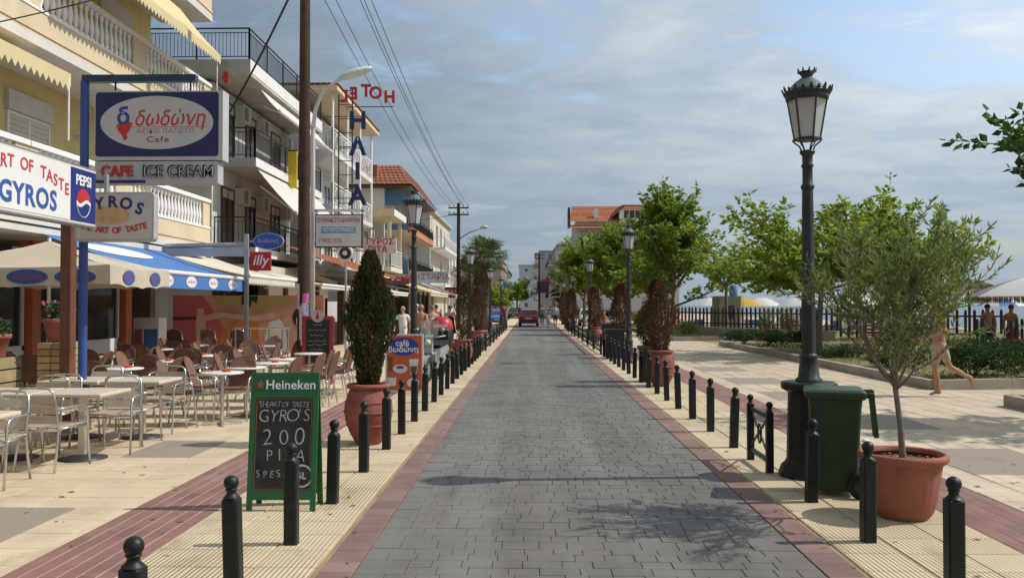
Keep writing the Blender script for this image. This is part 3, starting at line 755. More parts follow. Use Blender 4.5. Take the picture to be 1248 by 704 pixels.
t = thing('menu_board', 'red framed black menu board with a round badge on top beside the wooden pole', 'sign', (-4.62, 18.6, 0), R(3))
REDF = M('menu_red', (.36, .03, .05), .5, .1, 4)
MB().box(-.34, .34, -.025, .025, .35, 1.47).build('frame', REDF, t)
MB().box(-.255, .255, -.028, -.0255, .43, 1.39).build('slate', SLATE, t)
MB().prism(ellipse_pts(.0, 1.47, .135, .135, 28), -.045, -.030).build('badge', M('badge_pink', (.55, .42, .40), .6), t)
MB().prism([(-.03, 1.40), (.03, 1.40), (.03, 1.47), (.012, 1.50), (.012, 1.55), (-.012, 1.55), (-.012, 1.50), (-.03, 1.47)], -.048, -.0455).build('bottle_print', REDF, t)
for i, (w, z) in enumerate(((.20, 1.28), (.36, 1.17), (.30, 1.05), (.38, .93), (.38, .85), (.26, .74), (.34, .64))):
    m = MB(); rg = random.Random(i); x = -w / 2 - .02
    pts = []
    while x < w / 2: pts.append((x, -.0295, z + rg.uniform(-.018, .018))); x += .022
    m.tube(pts, .0035, 4); m.build('chalk_line', CHALK, t)
for s in (-1, 1): MB().obox((s * .3, 0, 0), (s * .3, 0, .36), .04, .04).obox((s * .3, -.2, .02), (s * .3, .2, .02), .04, .04).build('leg', REDF, t)

# ================================================================== POLES AND WIRES
WOOD = M('creosoted_pole', (.055, .030, .022), .9, .3, 5, .5, 40)
def wood_pole(x, y, h, label, r0=.15, r1=.11):
    t = thing('utility_pole', label, 'pole', (x, y, 0))
    MB().cyl((0, 0, 0), (0, 0, h), r0, r1, 14).build('shaft', WOOD, t)
    for k, z in enumerate((h - .35, h - .85)):
        MB().obox((-.75, 0, z), (.75, 0, z), .09, .10).build('cross_arm', WOOD, t)
        for xx in (-.68, -.35, .35, .68):
            MB().lathe([(.012, 0), (.012, .06), (.035, .07), (.045, .10), (.03, .13), (.038, .16), (1e-5, .18)], 10, (xx, 0, z + .05), caps=False).build('insulator', M('insulator_brown', (.10, .05, .03), .3), t)
    return t
p1 = wood_pole(-5.3, 20.0, 11.2, 'tall dark wooden utility pole with posters pasted round it beside the menu board')
PA = [(-.02, .9, 1.6, (.62, .6, .55)), (.06, 1.0, 1.75, (.5, .5, .52)), (.1, 1.75, 1.98, (.45, .10, .30)), (-.12, 1.62, 2.2, (.55, .53, .5)), (.1, 1.45, 1.72, (.2, .26, .42)), (0., 1.5, 1.7, (.5, .4, .42)), (.03, .78, .95, (.66, .64, .6))]
for i, (dx, z0, z1, c) in enumerate(PA):
    m = MB(); a0 = -PI / 2 + dx * 6; r = .1485 + .0022 * (i + 1); n = 6; w = .32 + .1 * (i % 3)
    vs = [((r) * math.cos(a0 - w + 2 * w * k / n), (r) * math.sin(a0 - w + 2 * w * k / n), z) for z in (z0, z1) for k in range(n + 1)]
    m.add(vs, [(k, k + 1, n + 2 + k, n + 1 + k) for k in range(n)], True); m.build('pasted_poster', M('poster_paper_%d' % i, c, .85, .35, 14, 0), p1)
p2 = wood_pole(-5.3, 63.0, 9.2, 'dark wooden utility pole with cross arms in front of the palms', .16, .12)
MB().tube([(.1, -.1, 6.6), (.8, -.3, 7.0), (1.7, -.5, 7.3)], .04, 6).build('lamp_bracket', STEEL, p2)
MB().lathe([(.02, -.25), (.11, -.15), (.13, .1), (.06, .3), (1e-5, .32)], 10, caps=False).build('lamp_head', OFFW, p2, (1.9, -.52, 7.38), (R(90), R(20), R(80)))
p3 = wood_pole(1.5 - .25, 128, 9.5, 'distant wooden utility pole in the middle of the far street end', .17, .13)
wood_pole(6.0, 165, 14, 'thin distant pole left of the red roofed corner house', .16, .1)
def wire(name, a, b, sag, r, label, group=None, cat='wire'):
    a = Vector(a); b = Vector(b); pts = []
    for i in range(17):
        u = i / 16; p = a.lerp(b, u); p.z -= sag * 4 * u * (1 - u); pts.append(p)
    o = MB().tube(pts, r, 5).build(name, M('wire_black', (.02, .02, .022), .6, 0)); return tag(o, label, cat, group)
for i, (xx, z) in enumerate(((-.68, 11.06), (-.35, 11.06), (.35, 11.06), (.68, 11.06), (.68, 10.56))):
    wire('overhead_wire', (-5.3 + xx, 20, z), (-5.3 + xx, 63, z - 2.0), .75, .011, ['outermost left', 'second from left', 'middle', 'second from right', 'lowest right'][i] + ' overhead wire running between the two wooden poles', 'overhead wires along the street')
wire('service_cable', (-5.3, 20, 9.75), (-9.8, 27.38, 7.7), .15, .03, 'thick black cable slanting from the wooden pole down to the grey-white block')
wire('thin_cable', (-8.85, 14.0, 6.38), (-6.3, 15.5, 7.75), .04, .012, 'thin dark cable crossing the yellow balcony at upper left')
wire('street_cable', (-5.3, 63, 8.5), (-8.9, 52, 7.0), .3, .02, 'dark cable from the second wooden pole back to the blue balconied house')

# steel street light behind the wooden pole
t = thing('street_light', 'white curved-arm street light rising beside the wooden pole', 'street lamp', (-5.33, 20.9, 0))
MB().tube([(0, 0, 0), (0, 0, 6.0), (.06, 0, 6.5), (.25, 0, 6.95), (.6, 0, 7.2), (.8, 0, 7.28)], [.07, .055, .05, .045, .04, .035], 10).build('mast', OFFW, t)
prof = [(1e-5, 0), (.08, .05), (.12, .25), (.13, .5), (.10, .75), (.04, .86), (1e-5, .88)]
hd = MB().lathe(prof, 14, caps=False).build('lamp_head', M('lamp_head_shell', (.60, .66, .62), .4), t, (.62, 0, 7.24), (0, R(72), 0)); hd.scale = (.8, 1.3, 1)
# ================================================================== BUILDING HELPERS
def fb(mb, face, p, u0, u1, v0, v1, d0, d1):
    """box on a facade: u along it, v up, d outward"""
    if face == '+X': return mb.box(p + d0, p + d1, u0, u1, v0, v1)
    if face == '-X': return mb.box(p - d1, p - d0, u0, u1, v0, v1)
    return mb.box(u0, u1, p - d1, p - d0, v0, v1)
FRAMEW = M('window_frame_white', (.66, .65, .62), .5, .04)
SHUT = M('roller_shutter', (.52, .49, .43), .6, .08, 2)
BROWNF = M('brown_frame', (.09, .045, .03), .55, .15, 4)
ROOFT = M('roof_tile_orange', (.36, .125, .055), .85, .25, 1.5, .2, 30, island=.18, dirt=.3, dirtc=(.16, .08, .05), dscale=1.5)
IRON = M('dark_railing', (.035, .03, .028), .5, .2, 4)
def window(par, face, p, u0, u1, v0, v1, frame=FRAMEW, shutter=0., mull=1, sill=True, fw=.06):
    w = MB(); fb(w, face, p, u0, u1, v0, v0 + fw, .002, .05); fb(w, face, p, u0, u1, v1 - fw, v1, .002, .05)
    fb(w, face, p, u0, u0 + fw, v0 + fw, v1 - fw, .002, .05); fb(w, face, p, u1 - fw, u1, v0 + fw, v1 - fw, .002, .05)
    for k in range(mull):
        c = u0 + (u1 - u0) * (k + 1) / (mull + 1); fb(w, face, p, c - fw * .4, c + fw * .4, v0 + fw, v1 - fw, .002, .042)
    o = w.build('window', frame, par)
    zt = v1 - fw - (v1 - v0 - 2 * fw) * shutter
    fb(MB(), face, p, u0 + fw, u1 - fw, v0 + fw, zt, .004, .014).build('pane', GLASS, o)
    if shutter > 0:
        s = MB(); n = max(2, int((v1 - fw - zt) / .09)); h = (v1 - fw - zt) / n
        for i in range(n): fb(s, face, p, u0 + fw, u1 - fw, zt + i * h + .008, zt + (i + 1) * h, .006, .032)
        s.build('shutter', SHUT, o)
    if sill: fb(MB(), face, p, u0 - .06, u1 + .06, v0 - .05, v0 - .002, .001, .12).build('sill', RAILW, o)
    return o
def iron_rail(par, pts, z, h=.95, r=.018, gap=.12, mat=None, bars=True, name='railing'):
    mat = mat or IRON; m = MB(); bm_ = MB()
    for a, b in zip(pts[:-1], pts[1:]):
        A = Vector((a[0], a[1], z)); B = Vector((b[0], b[1], z)); L = (B - A).length; n = max(1, int(L / 1.6))
        m.obox(A + Vector((0, 0, h)), B + Vector((0, 0, h)), .05, .04); m.obox(A + Vector((0, 0, .1)), B + Vector((0, 0, .1)), .03, .025); m.obox(A + Vector((0, 0, h - .14)), B + Vector((0, 0, h - .14)), .03, .02)
        for i in range(n + 1): p = A.lerp(B, i / n); m.obox(p, p + Vector((0, 0, h)), .045, .045)
        k = int(L / gap)
        for i in range(1, k): p = A.lerp(B, i / k); bm_.obox(p + Vector((0, 0, .11)), p + Vector((0, 0, h - .145)), .014, .014)
    o = m.build(name, mat, par)
    if bars: bm_.build('bars', mat, o)
    return o
BAL_ME = None
def baluster_mesh():
    global BAL_ME
    if BAL_ME is None:
        BAL_ME = MB().lathe([(.045, 0), (.045, .05), (.028, .07), (.05, .18), (.058, .26), (.045, .36), (.026, .50), (.026, .54), (.042, .58), (.045, .62), (.045, .66)], 10).mesh('baluster', RAILW)
    return BAL_ME
def tile_roof(par, e0, e1, r1, r0, name='roof_tiles', tw=.24, rh=.36, mat=None, th=.10):
    """pantile slope: eave e0-e1, ridge r0-r1"""
    e0, e1, r0, r1 = map(Vector, (e0, e1, r0, r1)); rows = max(1, int((r0 - e0).length / rh)); cols = max(2, int((e1 - e0).length / tw)) * 4
    nn = (e1 - e0).cross(r0 - e0).normalized()
    if nn.z < 0: nn = -nn
    m = MB()
    for j in range(rows):
        a0, a1 = e0.lerp(r0, j / rows), e1.lerp(r1, j / rows); b0, b1 = e0.lerp(r0, (j + 1) / rows), e1.lerp(r1, (j + 1) / rows)
        vs = []
        for (p, q, lift) in ((a0, a1, .0), (a0, a1, .05), (b0, b1, .015)):
            for i in range(cols + 1):
                vs.append(p.lerp(q, i / cols) + nn * (lift + .035 * abs(math.sin(PI * i / 4))))
        n = cols + 1; fs = []
        for k in range(2):
            for i in range(cols): fs.append((k * n + i, k * n + i + 1, (k + 1) * n + i + 1, (k + 1) * n + i))
        m.add(vs, fs, False)
    o = m.build(name, mat or ROOFT, par); o['kind'] = 'stuff'
    return o
def awning(name, label, y0, y1, xi, zi, xo, zo, val, mat, scallop=.0, group=None, vmat=None, bar=True, arms=True, tooth=.14, barw=.045):
    t = thing(name, label, 'awning', (xo, y0, 0), 0, group); L = y1 - y0; dx = xi - xo
    m = MB(); n = 8; k = max(2, int(L / .8)); vs = []
    for i in range(n + 1):
        u = i / n; z = zo + (zi - zo) * u - .05 * math.sin(PI * u); 
        for j in range(k + 1): vs.append((dx * u, L * j / k, z))
    fs = [(i * (k + 1) + j, (i + 1) * (k + 1) + j, (i + 1) * (k + 1) + j + 1, i * (k + 1) + j + 1) for i in range(n) for j in range(k)]
    nv = len(vs); vs2 = vs + [(a, b, c - .012) for a, b, c in vs]; fs2 = fs + [tuple(q + nv for q in reversed(f)) for f in fs]
    m.add(vs2, fs2, True); m.build('canopy', mat, t)
    v = MB(); c = max(1, int(L / tooth)); pts = [(0, zo - .005), (L, zo - .005)]
    for i in range(c):
        a = L * (c - i) / c; b = L * (c - i - 1) / c
        if scallop > 0: pts += [(a, zo - val + scallop), ((a + b) / 2, zo - val)]
        elif i == 0: pts += [(L, zo - val)]
    pts.append((0, zo - val + scallop) if scallop > 0 else (0, zo - val))
    v.prismx(pts, .004, .010); v.build('valance', vmat or mat, t)
    if bar: MB().cyl((.0, .0, zo + .005), (.0, L, zo + .005), barw, n=10).build('front_bar', WHITE, t)
    if arms:
        for yy in (.25, L - .25): MB().obox((dx, yy, zi - .5), (dx * .5, yy, (zi + zo) / 2 - .28), .05, .03).obox((dx * .5, yy, (zi + zo) / 2 - .28), (-.03, yy, zo - .02), .05, .03).build('folding_arm', WHITE, t)
    return t
def ac_unit(par, face, p, u, v):
    o = fb(MB(), face, p, u, u + .8, v, v + .55, .003, .3).build('air_conditioner', OFFW, par)
    g = MB()
    for i in range(7): fb(g, face, p, u + .08, u + .5, v + .06 + i * .065, v + .09 + i * .065, .301, .312)
    g.build('grille', IRON, o)

# ================================================================== HOUSE A: yellow-cream with balustrades
A = thing('apartment_house', 'yellow-cream house with white balustrade balconies at upper left', 'building', (0, 0, 0))
XW, XB, AY1 = -10.3, -8.9, 23.6
MB().box(-19, XW, 2, AY1 - .6, 3.15, 14).build('wall', CREAMY, A)
for z in (3.1, 6.3, 9.5):
    y0 = 4; yend = AY1
    MB().box(XW + .002, XB + .06, y0, yend, z + .05, z + .22).build('balcony_slab', OFFW, A)
    MB().box(XB - .12, XB + .04, y0, yend - .003, z + .222, z + .70).box(XB - .14, XB + .065, y0, yend, z + .30, z + .36).build('parapet', CREAM, A)
    MB().box(XW + .002, XB - .125, yend - .16, yend - .003, z + .222, z + .70).build('parapet', CREAM, A)
    MB().box(XB - .13, XB + .06, y0, yend - .02, z + .702, z + .75).build('bottom_rail', RAILW, A)
    tr = MB().box(XB - .14, XB + .07, y0, yend, z + 1.42, z + 1.52, .02).build('top_rail', RAILW, A)
    me = baluster_mesh(); sections = [(4.2, 9.0), (9.8, 14.6), (15.3, 18.95), (19.65, 23.1)] if z > 4 else [(4.2, 9.0), (9.8, 14.6), (15.3, 18.2), (18.9, 23.1)]
    for (a, b) in sections:
        if z > 9: continue
        n = int((b - a) / .20)
        for i in range(n):
            y = a + .1 + i * (b - a - .2) / (n - 1)
            if y < 12: continue
            link('baluster', me, A, (XB - .035, y, z + .752))
    ends = [4.05] + [q for s in sections for q in s] + [23.58]
    for a, b in zip(ends[0::2], ends[1::2]):
        MB().box(XB - .11, XB + .03, a, b, z + .752, z + 1.418).build('pillar', CREAM, A)
MB().box(XW + .002, XB + .1, 4, AY1 + .1, 12.7, 12.95).build('roof_slab', CREAM, A)
for zc in (3.1, 6.3, 9.5):
    for (a, b, sh) in ((8.2, 9.8, .4), (12.0, 13.6, .3), (16.6, 18.1, .35), (20.2, 21.6, .6)):
        window(A, '+X', XW, a, b, zc + .9, zc + 2.45, FRAMEW, sh)
        fb(MB(), '+X', XW, a - .05, b + .05, zc + 2.46, zc + 2.85, .002, .1).build('shutter_box', SHUT, A)
for (a, z) in ((15.4, 5.6), (19.2, 5.5)):
    MB().ball((XW + .12, a, z), .07, 10, 8).cyl((XW, a, z), (XW + .12, a, z), .03).build('wall_lamp', OFFW, A)
# ground floor of house A: dark shop front behind glazing
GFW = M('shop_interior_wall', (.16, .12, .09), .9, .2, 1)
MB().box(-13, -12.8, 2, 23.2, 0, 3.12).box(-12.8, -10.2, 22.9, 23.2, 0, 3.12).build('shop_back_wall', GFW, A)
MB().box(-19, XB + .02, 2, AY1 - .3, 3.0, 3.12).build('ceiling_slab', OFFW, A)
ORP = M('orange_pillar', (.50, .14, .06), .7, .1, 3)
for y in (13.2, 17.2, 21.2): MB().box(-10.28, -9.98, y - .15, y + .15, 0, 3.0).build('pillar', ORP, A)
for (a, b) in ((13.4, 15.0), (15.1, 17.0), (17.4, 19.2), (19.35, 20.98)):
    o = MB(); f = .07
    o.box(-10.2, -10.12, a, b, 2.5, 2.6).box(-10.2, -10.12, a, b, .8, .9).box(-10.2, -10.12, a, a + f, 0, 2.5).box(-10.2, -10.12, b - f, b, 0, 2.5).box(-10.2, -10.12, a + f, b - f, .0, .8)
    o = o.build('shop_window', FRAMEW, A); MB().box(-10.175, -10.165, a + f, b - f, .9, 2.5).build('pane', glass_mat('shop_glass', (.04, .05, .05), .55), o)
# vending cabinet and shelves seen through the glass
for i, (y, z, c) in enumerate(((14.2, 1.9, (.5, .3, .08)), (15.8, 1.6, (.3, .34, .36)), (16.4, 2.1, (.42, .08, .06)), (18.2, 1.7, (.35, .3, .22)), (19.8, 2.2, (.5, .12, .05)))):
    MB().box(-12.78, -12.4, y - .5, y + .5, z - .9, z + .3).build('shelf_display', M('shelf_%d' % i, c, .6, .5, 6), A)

awning('balcony_awning', 'pale yellow scalloped awning sloping out from the top-left balcony', 15.6, 21.8, -9.0, 9.3, -7.95, 8.1, .27, M('awning_cream', (.72, .62, .36), .85, .05, 2, trans=.2), .10, None, None, False, False, .16)
awning('balcony_awning', 'pale yellow scalloped awning over the first-floor balcony at far left', 9.5, 15.1, -9.3, 6.28, -8.2, 5.82, .33, MATS['awning_cream'], .12, None, None, False, False, .17)
tag(MB().cyl((-8.2, 15.05, 4.62), (-8.2, 15.05, 5.75), .018).build('awning_rod', WHITE), 'thin white rod hanging from the corner of the left balcony awning', 'rod')
tag(MB().cyl((-8.0, 21.7, 6.98), (-8.0, 21.7, 8.1), .014).build('awning_rod', WHITE), 'thin white rod under the corner of the upper balcony awning', 'rod')
t = tag(MB().prism([(-8.05, 7.62), (-7.99, 7.5), (-7.93, 7.55), (-7.88, 7.5), (-7.90, 7.78), (-8.02, 7.8)], 22.2, 22.28).build('red_cloth', M('red_cloth', (.42, .04, .03), .9)), 'small red cloth hanging below the upper awning corner', 'cloth')

# ================================================================== HOUSE B: grey-white with black railings
GREYW = M('grey_white_render', (.56, .55, .52), .85, .06, 1.2, .05, 80, streak=(.4, (.27, .25, .22), (1.5, 1.5, .15), .5, .74))
CONC = M('concrete_slab_edge', (.42, .40, .37), .9, .12, 1.5, .2, 30, streak=(.5, (.22, .2, .17), (2, 2, .4), .5, .72))
B = thing('apartment_house', 'grey-white block with dark railed balconies and roof terrace past the big sign', 'building')
BY0, BY1, BXB, BXW = 27.0, 36.4, -8.9, -10.25
MB().box(-22, BXW, BY0 + .4, BY1, 0, 8.9).build('wall', GREYW, B)
MB().box(-22, BXB, BY0, BY1, 9.0, 9.5).build('roof_slab', CONC, B)
MB().box(BXB + .002, BXB + .012, BY0, BY1, 9.1, 9.5).build('white_fascia', WHITE, B)
iron_rail(B, [(-14, BY0 + .05), (BXB - .05, BY0 + .05), (BXB - .05, BY1)], 9.5, 1.0)
for z in (3.3, 6.2):
    MB().box(BXW + .002, BXB, BY0 + .6, BY1, z, z + .28).build('balcony_slab', CONC, B); MB().box(BXB + .002, BXB + .012, BY0 + .6, BY1, z, z + .28).build('white_fascia', WHITE, B)
    iron_rail(B, [(BXW, BY0 + .65), (BXB - .05, BY0 + .65), (BXB - .05, BY1)], z + .28, .98)
    for (a, b) in ((28.2, 29.4), (30.6, 31.7), (33.6, 34.8)):
        window(B, '+X', BXW, a, b, z + .3, z + 2.35, BROWNF, .15, 1, False); ac_unit(B, '+X', BXW, b + .15, z + 1.9)
window(B, '-Y', BY0 + .4, -12.6, -11.6, 4.6, 6.0, BROWNF, .3, 1, True); window(B, '-Y', BY0 + .4, -12.6, -11.6, 7.4, 8.7, BROWNF, .3, 1, True)
MB().box(-22, BXB + .3, BY0, BY1, 2.55, 3.0).build('shop_fascia', M('shop_fascia_cream', (.5, .46, .38), .8, .1, 1), B)
for i in range(4): MB().box(BXW, BXW + .25, BY0 + .5 + i * 2.9, BY0 + .8 + i * 2.9, 0, 2.55).build('pillar', BROWNF, B)
AWW = M('awning_white', (.70, .67, .60), .85, .05, 2, trans=.15)
awning('balcony_awning', 'long white awning hung below the roof terrace of the grey-white block', 28.3, 36.0, -8.95, 8.85, -8.35, 8.15, .06, AWW, 0, None, None, True, True)
awning('balcony_awning', 'white drop awning below the middle balcony of the grey-white block', 28.0, 36.0, -8.95, 6.15, -7.7, 4.75, .06, AWW, 0, None, None, True, True)
t = thing('vertical_sign', 'yellow upright sign fixed to the railing beside the wooden pole', 'sign', (-8.75, 31.4, 6.0))
MB().box(-.16, .16, -.05, .05, 0, 1.35).build('panel', M('sign_yellow', (.60, .42, .03), .5), t); MB().box(-.2, .16, -.03, .03, 1.352, 1.40).build('bracket', IRON, t)

# ================================================================== HOUSE C: white hotel
C = thing('hotel_building', 'white hotel with tiled eaves, white balconies and a sign tower', 'building')
CY0, CY1, CXB, CXW = 37.0, 46.6, -8.6, -10.0
HW = M('hotel_white', (.64, .63, .62), .8, .05, 1, streak=(.35, (.33, .31, .28), (1.3, 1.3, .15), .5, .74))
MB().box(-22, CXW, CY0, CY1, 0, 10.6).build('wall', HW, C)
MB().box(-22.5, CXB + .3, CY0 - .4, CY1 + .3, 10.95, 11.15).build('eave_slab', CREAM, C)
tile_roof(C, (CXB + .35, CY0 - .45, 11.16), (CXB + .35, CY1 + .35, 11.16), (-13.5, CY1 + .35, 12.0), (-13.5, CY0 + 3, 12.0))
tile_roof(C, (-20, CY0 - .45, 11.16), (CXB + .35, CY0 - .45, 11.16), (-13.5, CY0 + 3, 12.0), (-20, CY0 + 3, 12.0))
for z in (3.4, 5.9, 8.3):
    MB().box(CXW, CXB, CY0 + .2, CY1, z, z + .22).build('balcony_slab', HW, C)
    MB().prism([(CXW + .01, z), (CXB - .06, z), (CXW + .01, z - .9)], CY0 + .22, CY0 + .42).build('bracket', HW, C)
    o = iron_rail(C, [(CXW, CY0 + .25), (CXB - .05, CY0 + .25), (CXB - .05, CY1)], z + .22, .95, gap=.2, mat=RAILW)
    for k in range(5):   # white ornamental hoops along the railing
        y = CY0 + 1.0 + k * 1.9
        MB().tube([(CXB - .02, y + .28 * math.cos(q * PI / 8), z + .68 + .28 * math.sin(q * PI / 8)) for q in range(16)], .018, 5, True).build('ornament', RAILW, o)
    for (a, b) in ((38.2, 39.6), (41.2, 42.6), (44.2, 45.6)):
        window(C, '+X', CXW, a, b, z + .24, z + 2.2, FRAMEW, .3, 1, False)
    for y in (CY0 + .3, CY0 + 3.3, CY0 + 6.3, CY1 - .15): MB().cyl((CXB - .05, y, z + .22), (CXB - .05, y, z + 2.6 if z > 8 else z + 2.4), .06).build('column', RAILW, C)
window(C, '-Y', CY0, -11.4, -10.4, 6.3, 7.6, FRAMEW, .3); window(C, '-Y', CY0, -11.4, -10.4, 8.8, 10.1, FRAMEW, .3)
# sign tower
t = thing('rooftop_sign', 'red and navy block letters on a thin lattice mast, seen from behind', 'sign', (-7.9, 37.6, 0))
m = MB()
for dx in (-.55, .05): m.obox((dx, 0, 3.6), (dx, 0, 11.2), .05, .05)
for z in [3.7 + .62 * k for k in range(13)]: m.obox((-.55, 0, z), (.05, 0, z), .03, .03)
m.obox((-.25, 0, 10.42), (1.85, 0, 10.42), .035, .035)
for z in (4.2, 6.4, 8.6, 10.0): m.obox((-1.1, 0, z), (.6, 0, z), .03, .03)
m.build('lattice_mast', IRON, t)
for x, z, ch in ((-.30, 10.86, 'L'), (.12, 10.98, 'E'), (.66, 11.10, 'T'), (1.08, 11.0, 'O'), (1.70, 10.82, 'H')):
    letters(t, ch, .74, LETR, (x, -.05, z), .05, .022, 0, 1, True, .95, name='letter')
for z, ch, s in ((9.78, 'H', 1.05), (8.62, 'Λ', 1.02), (7.55, 'I', 1.0), (6.45, 'A', 1.1)):
    letters(t, ch, s, M('letter_dark_navy', (.02, .035, .10), .5), (.30, -.05, z), .06, .035, 0, 1, True, name='letter')

# ================================================================== HOUSE D: red-brown roof with blue balconies
D = thing('apartment_house', 'house with brown tiled mansard roof, blue panels and orange balcony edges', 'building')
DY0, DY1, DXW, DXB = 52.0, 65.0, -8.9, -7.4
BLUEP = M('blue_panel', (.09, .20, .34), .7, .1, 2)
MB().box(-24, DXW, DY0, DY1, 0, 9.1).build('wall', HW, D)
tile_roof(D, (-13.0, DY0 - .6, 8.95), (-7.2, DY0 - .6, 8.95), (-8.3, DY0 + 2.4, 10.55), (-13.0, DY0 + 2.4, 10.55), tw=.3, rh=.45, mat=M('roof_tile_brown', (.27, .10, .055), .85, .25, 1.2, .2, 30))
tile_roof(D, (-7.2, DY0 - .6, 8.95), (-7.2, DY1 + .4, 8.95), (-8.3, DY1 - 2.0, 10.55), (-8.3, DY0 + 2.4, 10.55), tw=.3, rh=.45, mat=MATS['roof_tile_brown'])
MB().prism([(-13, 8.80), (-7.25, 8.80), (-7.25, 8.92), (-13, 8.92)], DY0 - .55, DY1 + .3).build('eave_board', BROWNF, D)
MB().box(-13, -8.4, DY0 + 2.3, DY1 - 2, 9.0, 10.5).build('attic', M('attic_dark', (.10, .05, .035), .9), D)
MB().box(-9.9, -9.4, DY0 + .4, DY0 + .9, 9.4, 10.3).build('dormer', M('dormer_clay', (.34, .12, .06), .9), D)
for z in (3.4, 6.1):
    MB().box(DXW, DXB, DY0 + .3, DY1, z, z + .2).build('balcony_slab', CREAM, D)
    MB().box(DXW, DXB - .1, DY0 + .35, DY0 + .45, z + .2, z + 1.1).build('blue_screen', BLUEP, D)
    MB().box(DXB - .1, DXB + .06, DY0 + .3, DY1, z + .05, z + .42).build('orange_edge', M('orange_balcony', (.55, .24, .12), .8), D)
    iron_rail(D, [(DXB - .02, DY0 + .4), (DXB - .02, DY1)], z + .42, .75)
    if z > 5: MB().box(DXW, DXB - .2, DY0 + .36, DY0 + .44, z + 1.7, z + 2.6).build('blue_screen', BLUEP, D)
    for k in range(4): window(D, '+X', DXW, DY0 + 1 + k * 3, DY0 + 2.5 + k * 3, z + .25, z + 2.3, FRAMEW, .3, 1, False)
window(D, '-Y', DY0, -12.2, -11.0, 6.4, 7.8); window(D, '-Y', DY0, -12.2, -11.0, 3.6, 5.0)
# low cream house between hotel and D
E = thing('low_house', 'low cream house with flat canopy between the hotel and the blue balconied house', 'building')
MB().box(-20, -9.4, 47.2, 51.6, 0, 6.2).build('wall', CREAM, E)
MB().box(-12, -7.5, 47.0, 51.5, 6.6, 7.0).build('canopy', CREAM, E); MB().box(-7.496, -7.48, 47.0, 51.5, 6.62, 6.98).build('canopy_fascia', WHITE, E)
MB().box(-9.4, -7.7, 47.3, 51.5, 3.6, 3.85).build('balcony_slab', OFFW, E); iron_rail(E, [(-9.4, 47.35), (-7.75, 47.35), (-7.75, 51.5)], 3.85, .95, mat=RAILW)
for y in (47.5, 51.3): MB().box(-7.95, -7.75, y - .1, y + .1, 3.85, 6.6).build('column', CREAM, E)
window(E, '+X', -9.4, 48, 49.4, 3.9, 6.0); window(E, '+X', -9.4, 49.8, 51.2, 3.9, 6.0)

# ground-floor shops below hotel .. D : piers, glass and cornice, one row per house
def shops(par, xw, y0, y1, step, zt, pier=BROWNF, wallm=HW):
    n = max(1, int((y1 - y0) / step)); s = (y1 - y0) / n
    for i in range(n):
        a = y0 + i * s
        MB().box(xw - .1, xw + .16, a, a + .28, 0, zt).build('pier', pier, par)
        o = MB().box(xw, xw + .06, a + .3, a + s - .02, zt - .5, zt).box(xw, xw + .06, a + .3, a + s - .02, 0, .35).build('shop_front', FRAMEW, par)
        MB().box(xw + .01, xw + .025, a + .3, a + s - .02, .36, zt - .51).build('pane', GLASS if i % 2 else M('shop_pane_pale', (.34, .36, .35), .25, .3, 1), o)
shops(B, -8.6, 27.3, 36.2, 2.2, 2.5); shops(C, -8.3, 37.2, 46.4, 2.3, 2.7); shops(E, -8.0, 47.3, 51.5, 2.1, 2.7); shops(D, -7.6, 52.2, 64.8, 2.5, 2.9)
MB().box(-9.4, -8.62, 27.3, 36.2, 2.5, 2.56).build('soffit', WHITE, B)
tile_roof(C, (-6.3, 30.0, 2.95), (-6.3, 40.0, 2.95), (-8.6, 40.0, 3.75), (-8.6, 30.0, 3.75), 'porch_tiles')

# far left houses
def flat_house(label, x0, x1, y0, y1, h, wallm, face, nf, seed, balc=True, roof=None, group=None, railm=None):
    t = thing('apartment_house', label, 'building', (0, 0, 0), 0, group); rg = random.Random(seed)
    MB().box(x0, x1, y0, y1, 0, h).build('wall', wallm, t); MB().box(x0 - .3, x1 + .3, y0 - .3, y1 + .3, h + .002, h + .25).build('roof_slab', CONC, t)
    fh = h / nf; px = x1 if face == '+X' else x0
    for f in range(nf):
        z = f * fh; n = max(1, int((y1 - y0) / 3.4))
        for i in range(n):
            a = y0 + (i + .25) * (y1 - y0) / n; window(t, face, px, a, a + 1.5, z + .5, z + fh - .7, FRAMEW, rg.choice((0, .3, .6)), 1, False)
        if balc and f > 0:
            s = 1 if face == '+X' else -1; b = px + s * 1.3
            MB().box(min(px, b), max(px, b), y0 + .4, y1 - .4, z + .02, z + .2).build('balcony_slab', WHITE, t)
            iron_rail(t, [(px, y0 + .45), (b - s * .05, y0 + .45), (b - s * .05, y1 - .4)], z + .2, .95, gap=.3, mat=railm or IRON)
        m = max(1, int((x1 - x0) / 4.5))
        for i in range(m):
            a = x0 + (i + .35) * (x1 - x0) / m; window(t, '-Y', y0, a, a + 1.2, z + 1.0, z + fh - .6, FRAMEW, rg.choice((0, .3, .6)), 1, True)
    return t
BEIGE = M('beige_render', (.55, .49, .40), .85, .06, 1); PINKR = M('pink_render', (.48, .33, .28), .85, .06, 1); SANDR = M('sand_render', (.56, .46, .30), .85, .06, 1); PALEB = M('pale_blue_grey_render', (.42, .45, .47), .85, .06, 1)
flat_house('cream four-storey house with triangular white balconies behind the wooden pole', -22, -8.7, 74, 92, 9.8, BEIGE, '+X', 3, 3, True, railm=RAILW)
flat_house('beige house on the left side beyond the palms', -24, -9.5, 96, 116, 8.5, HW, '+X', 3, 4)
flat_house('pinkish house low on the left at the far end of the street', -20, -5.2, 150, 185, 8.5, PINKR, '+X', 3, 5, False)
flat_house('white house on the left far end beside the street poles', -16, -6.5, 200, 240, 12, HW, '+X', 4, 6)
flat_house('beige balconied block at the far right end of the street', 4.3, 16, 150, 178, 11.5, BEIGE, '-X', 4, 7)
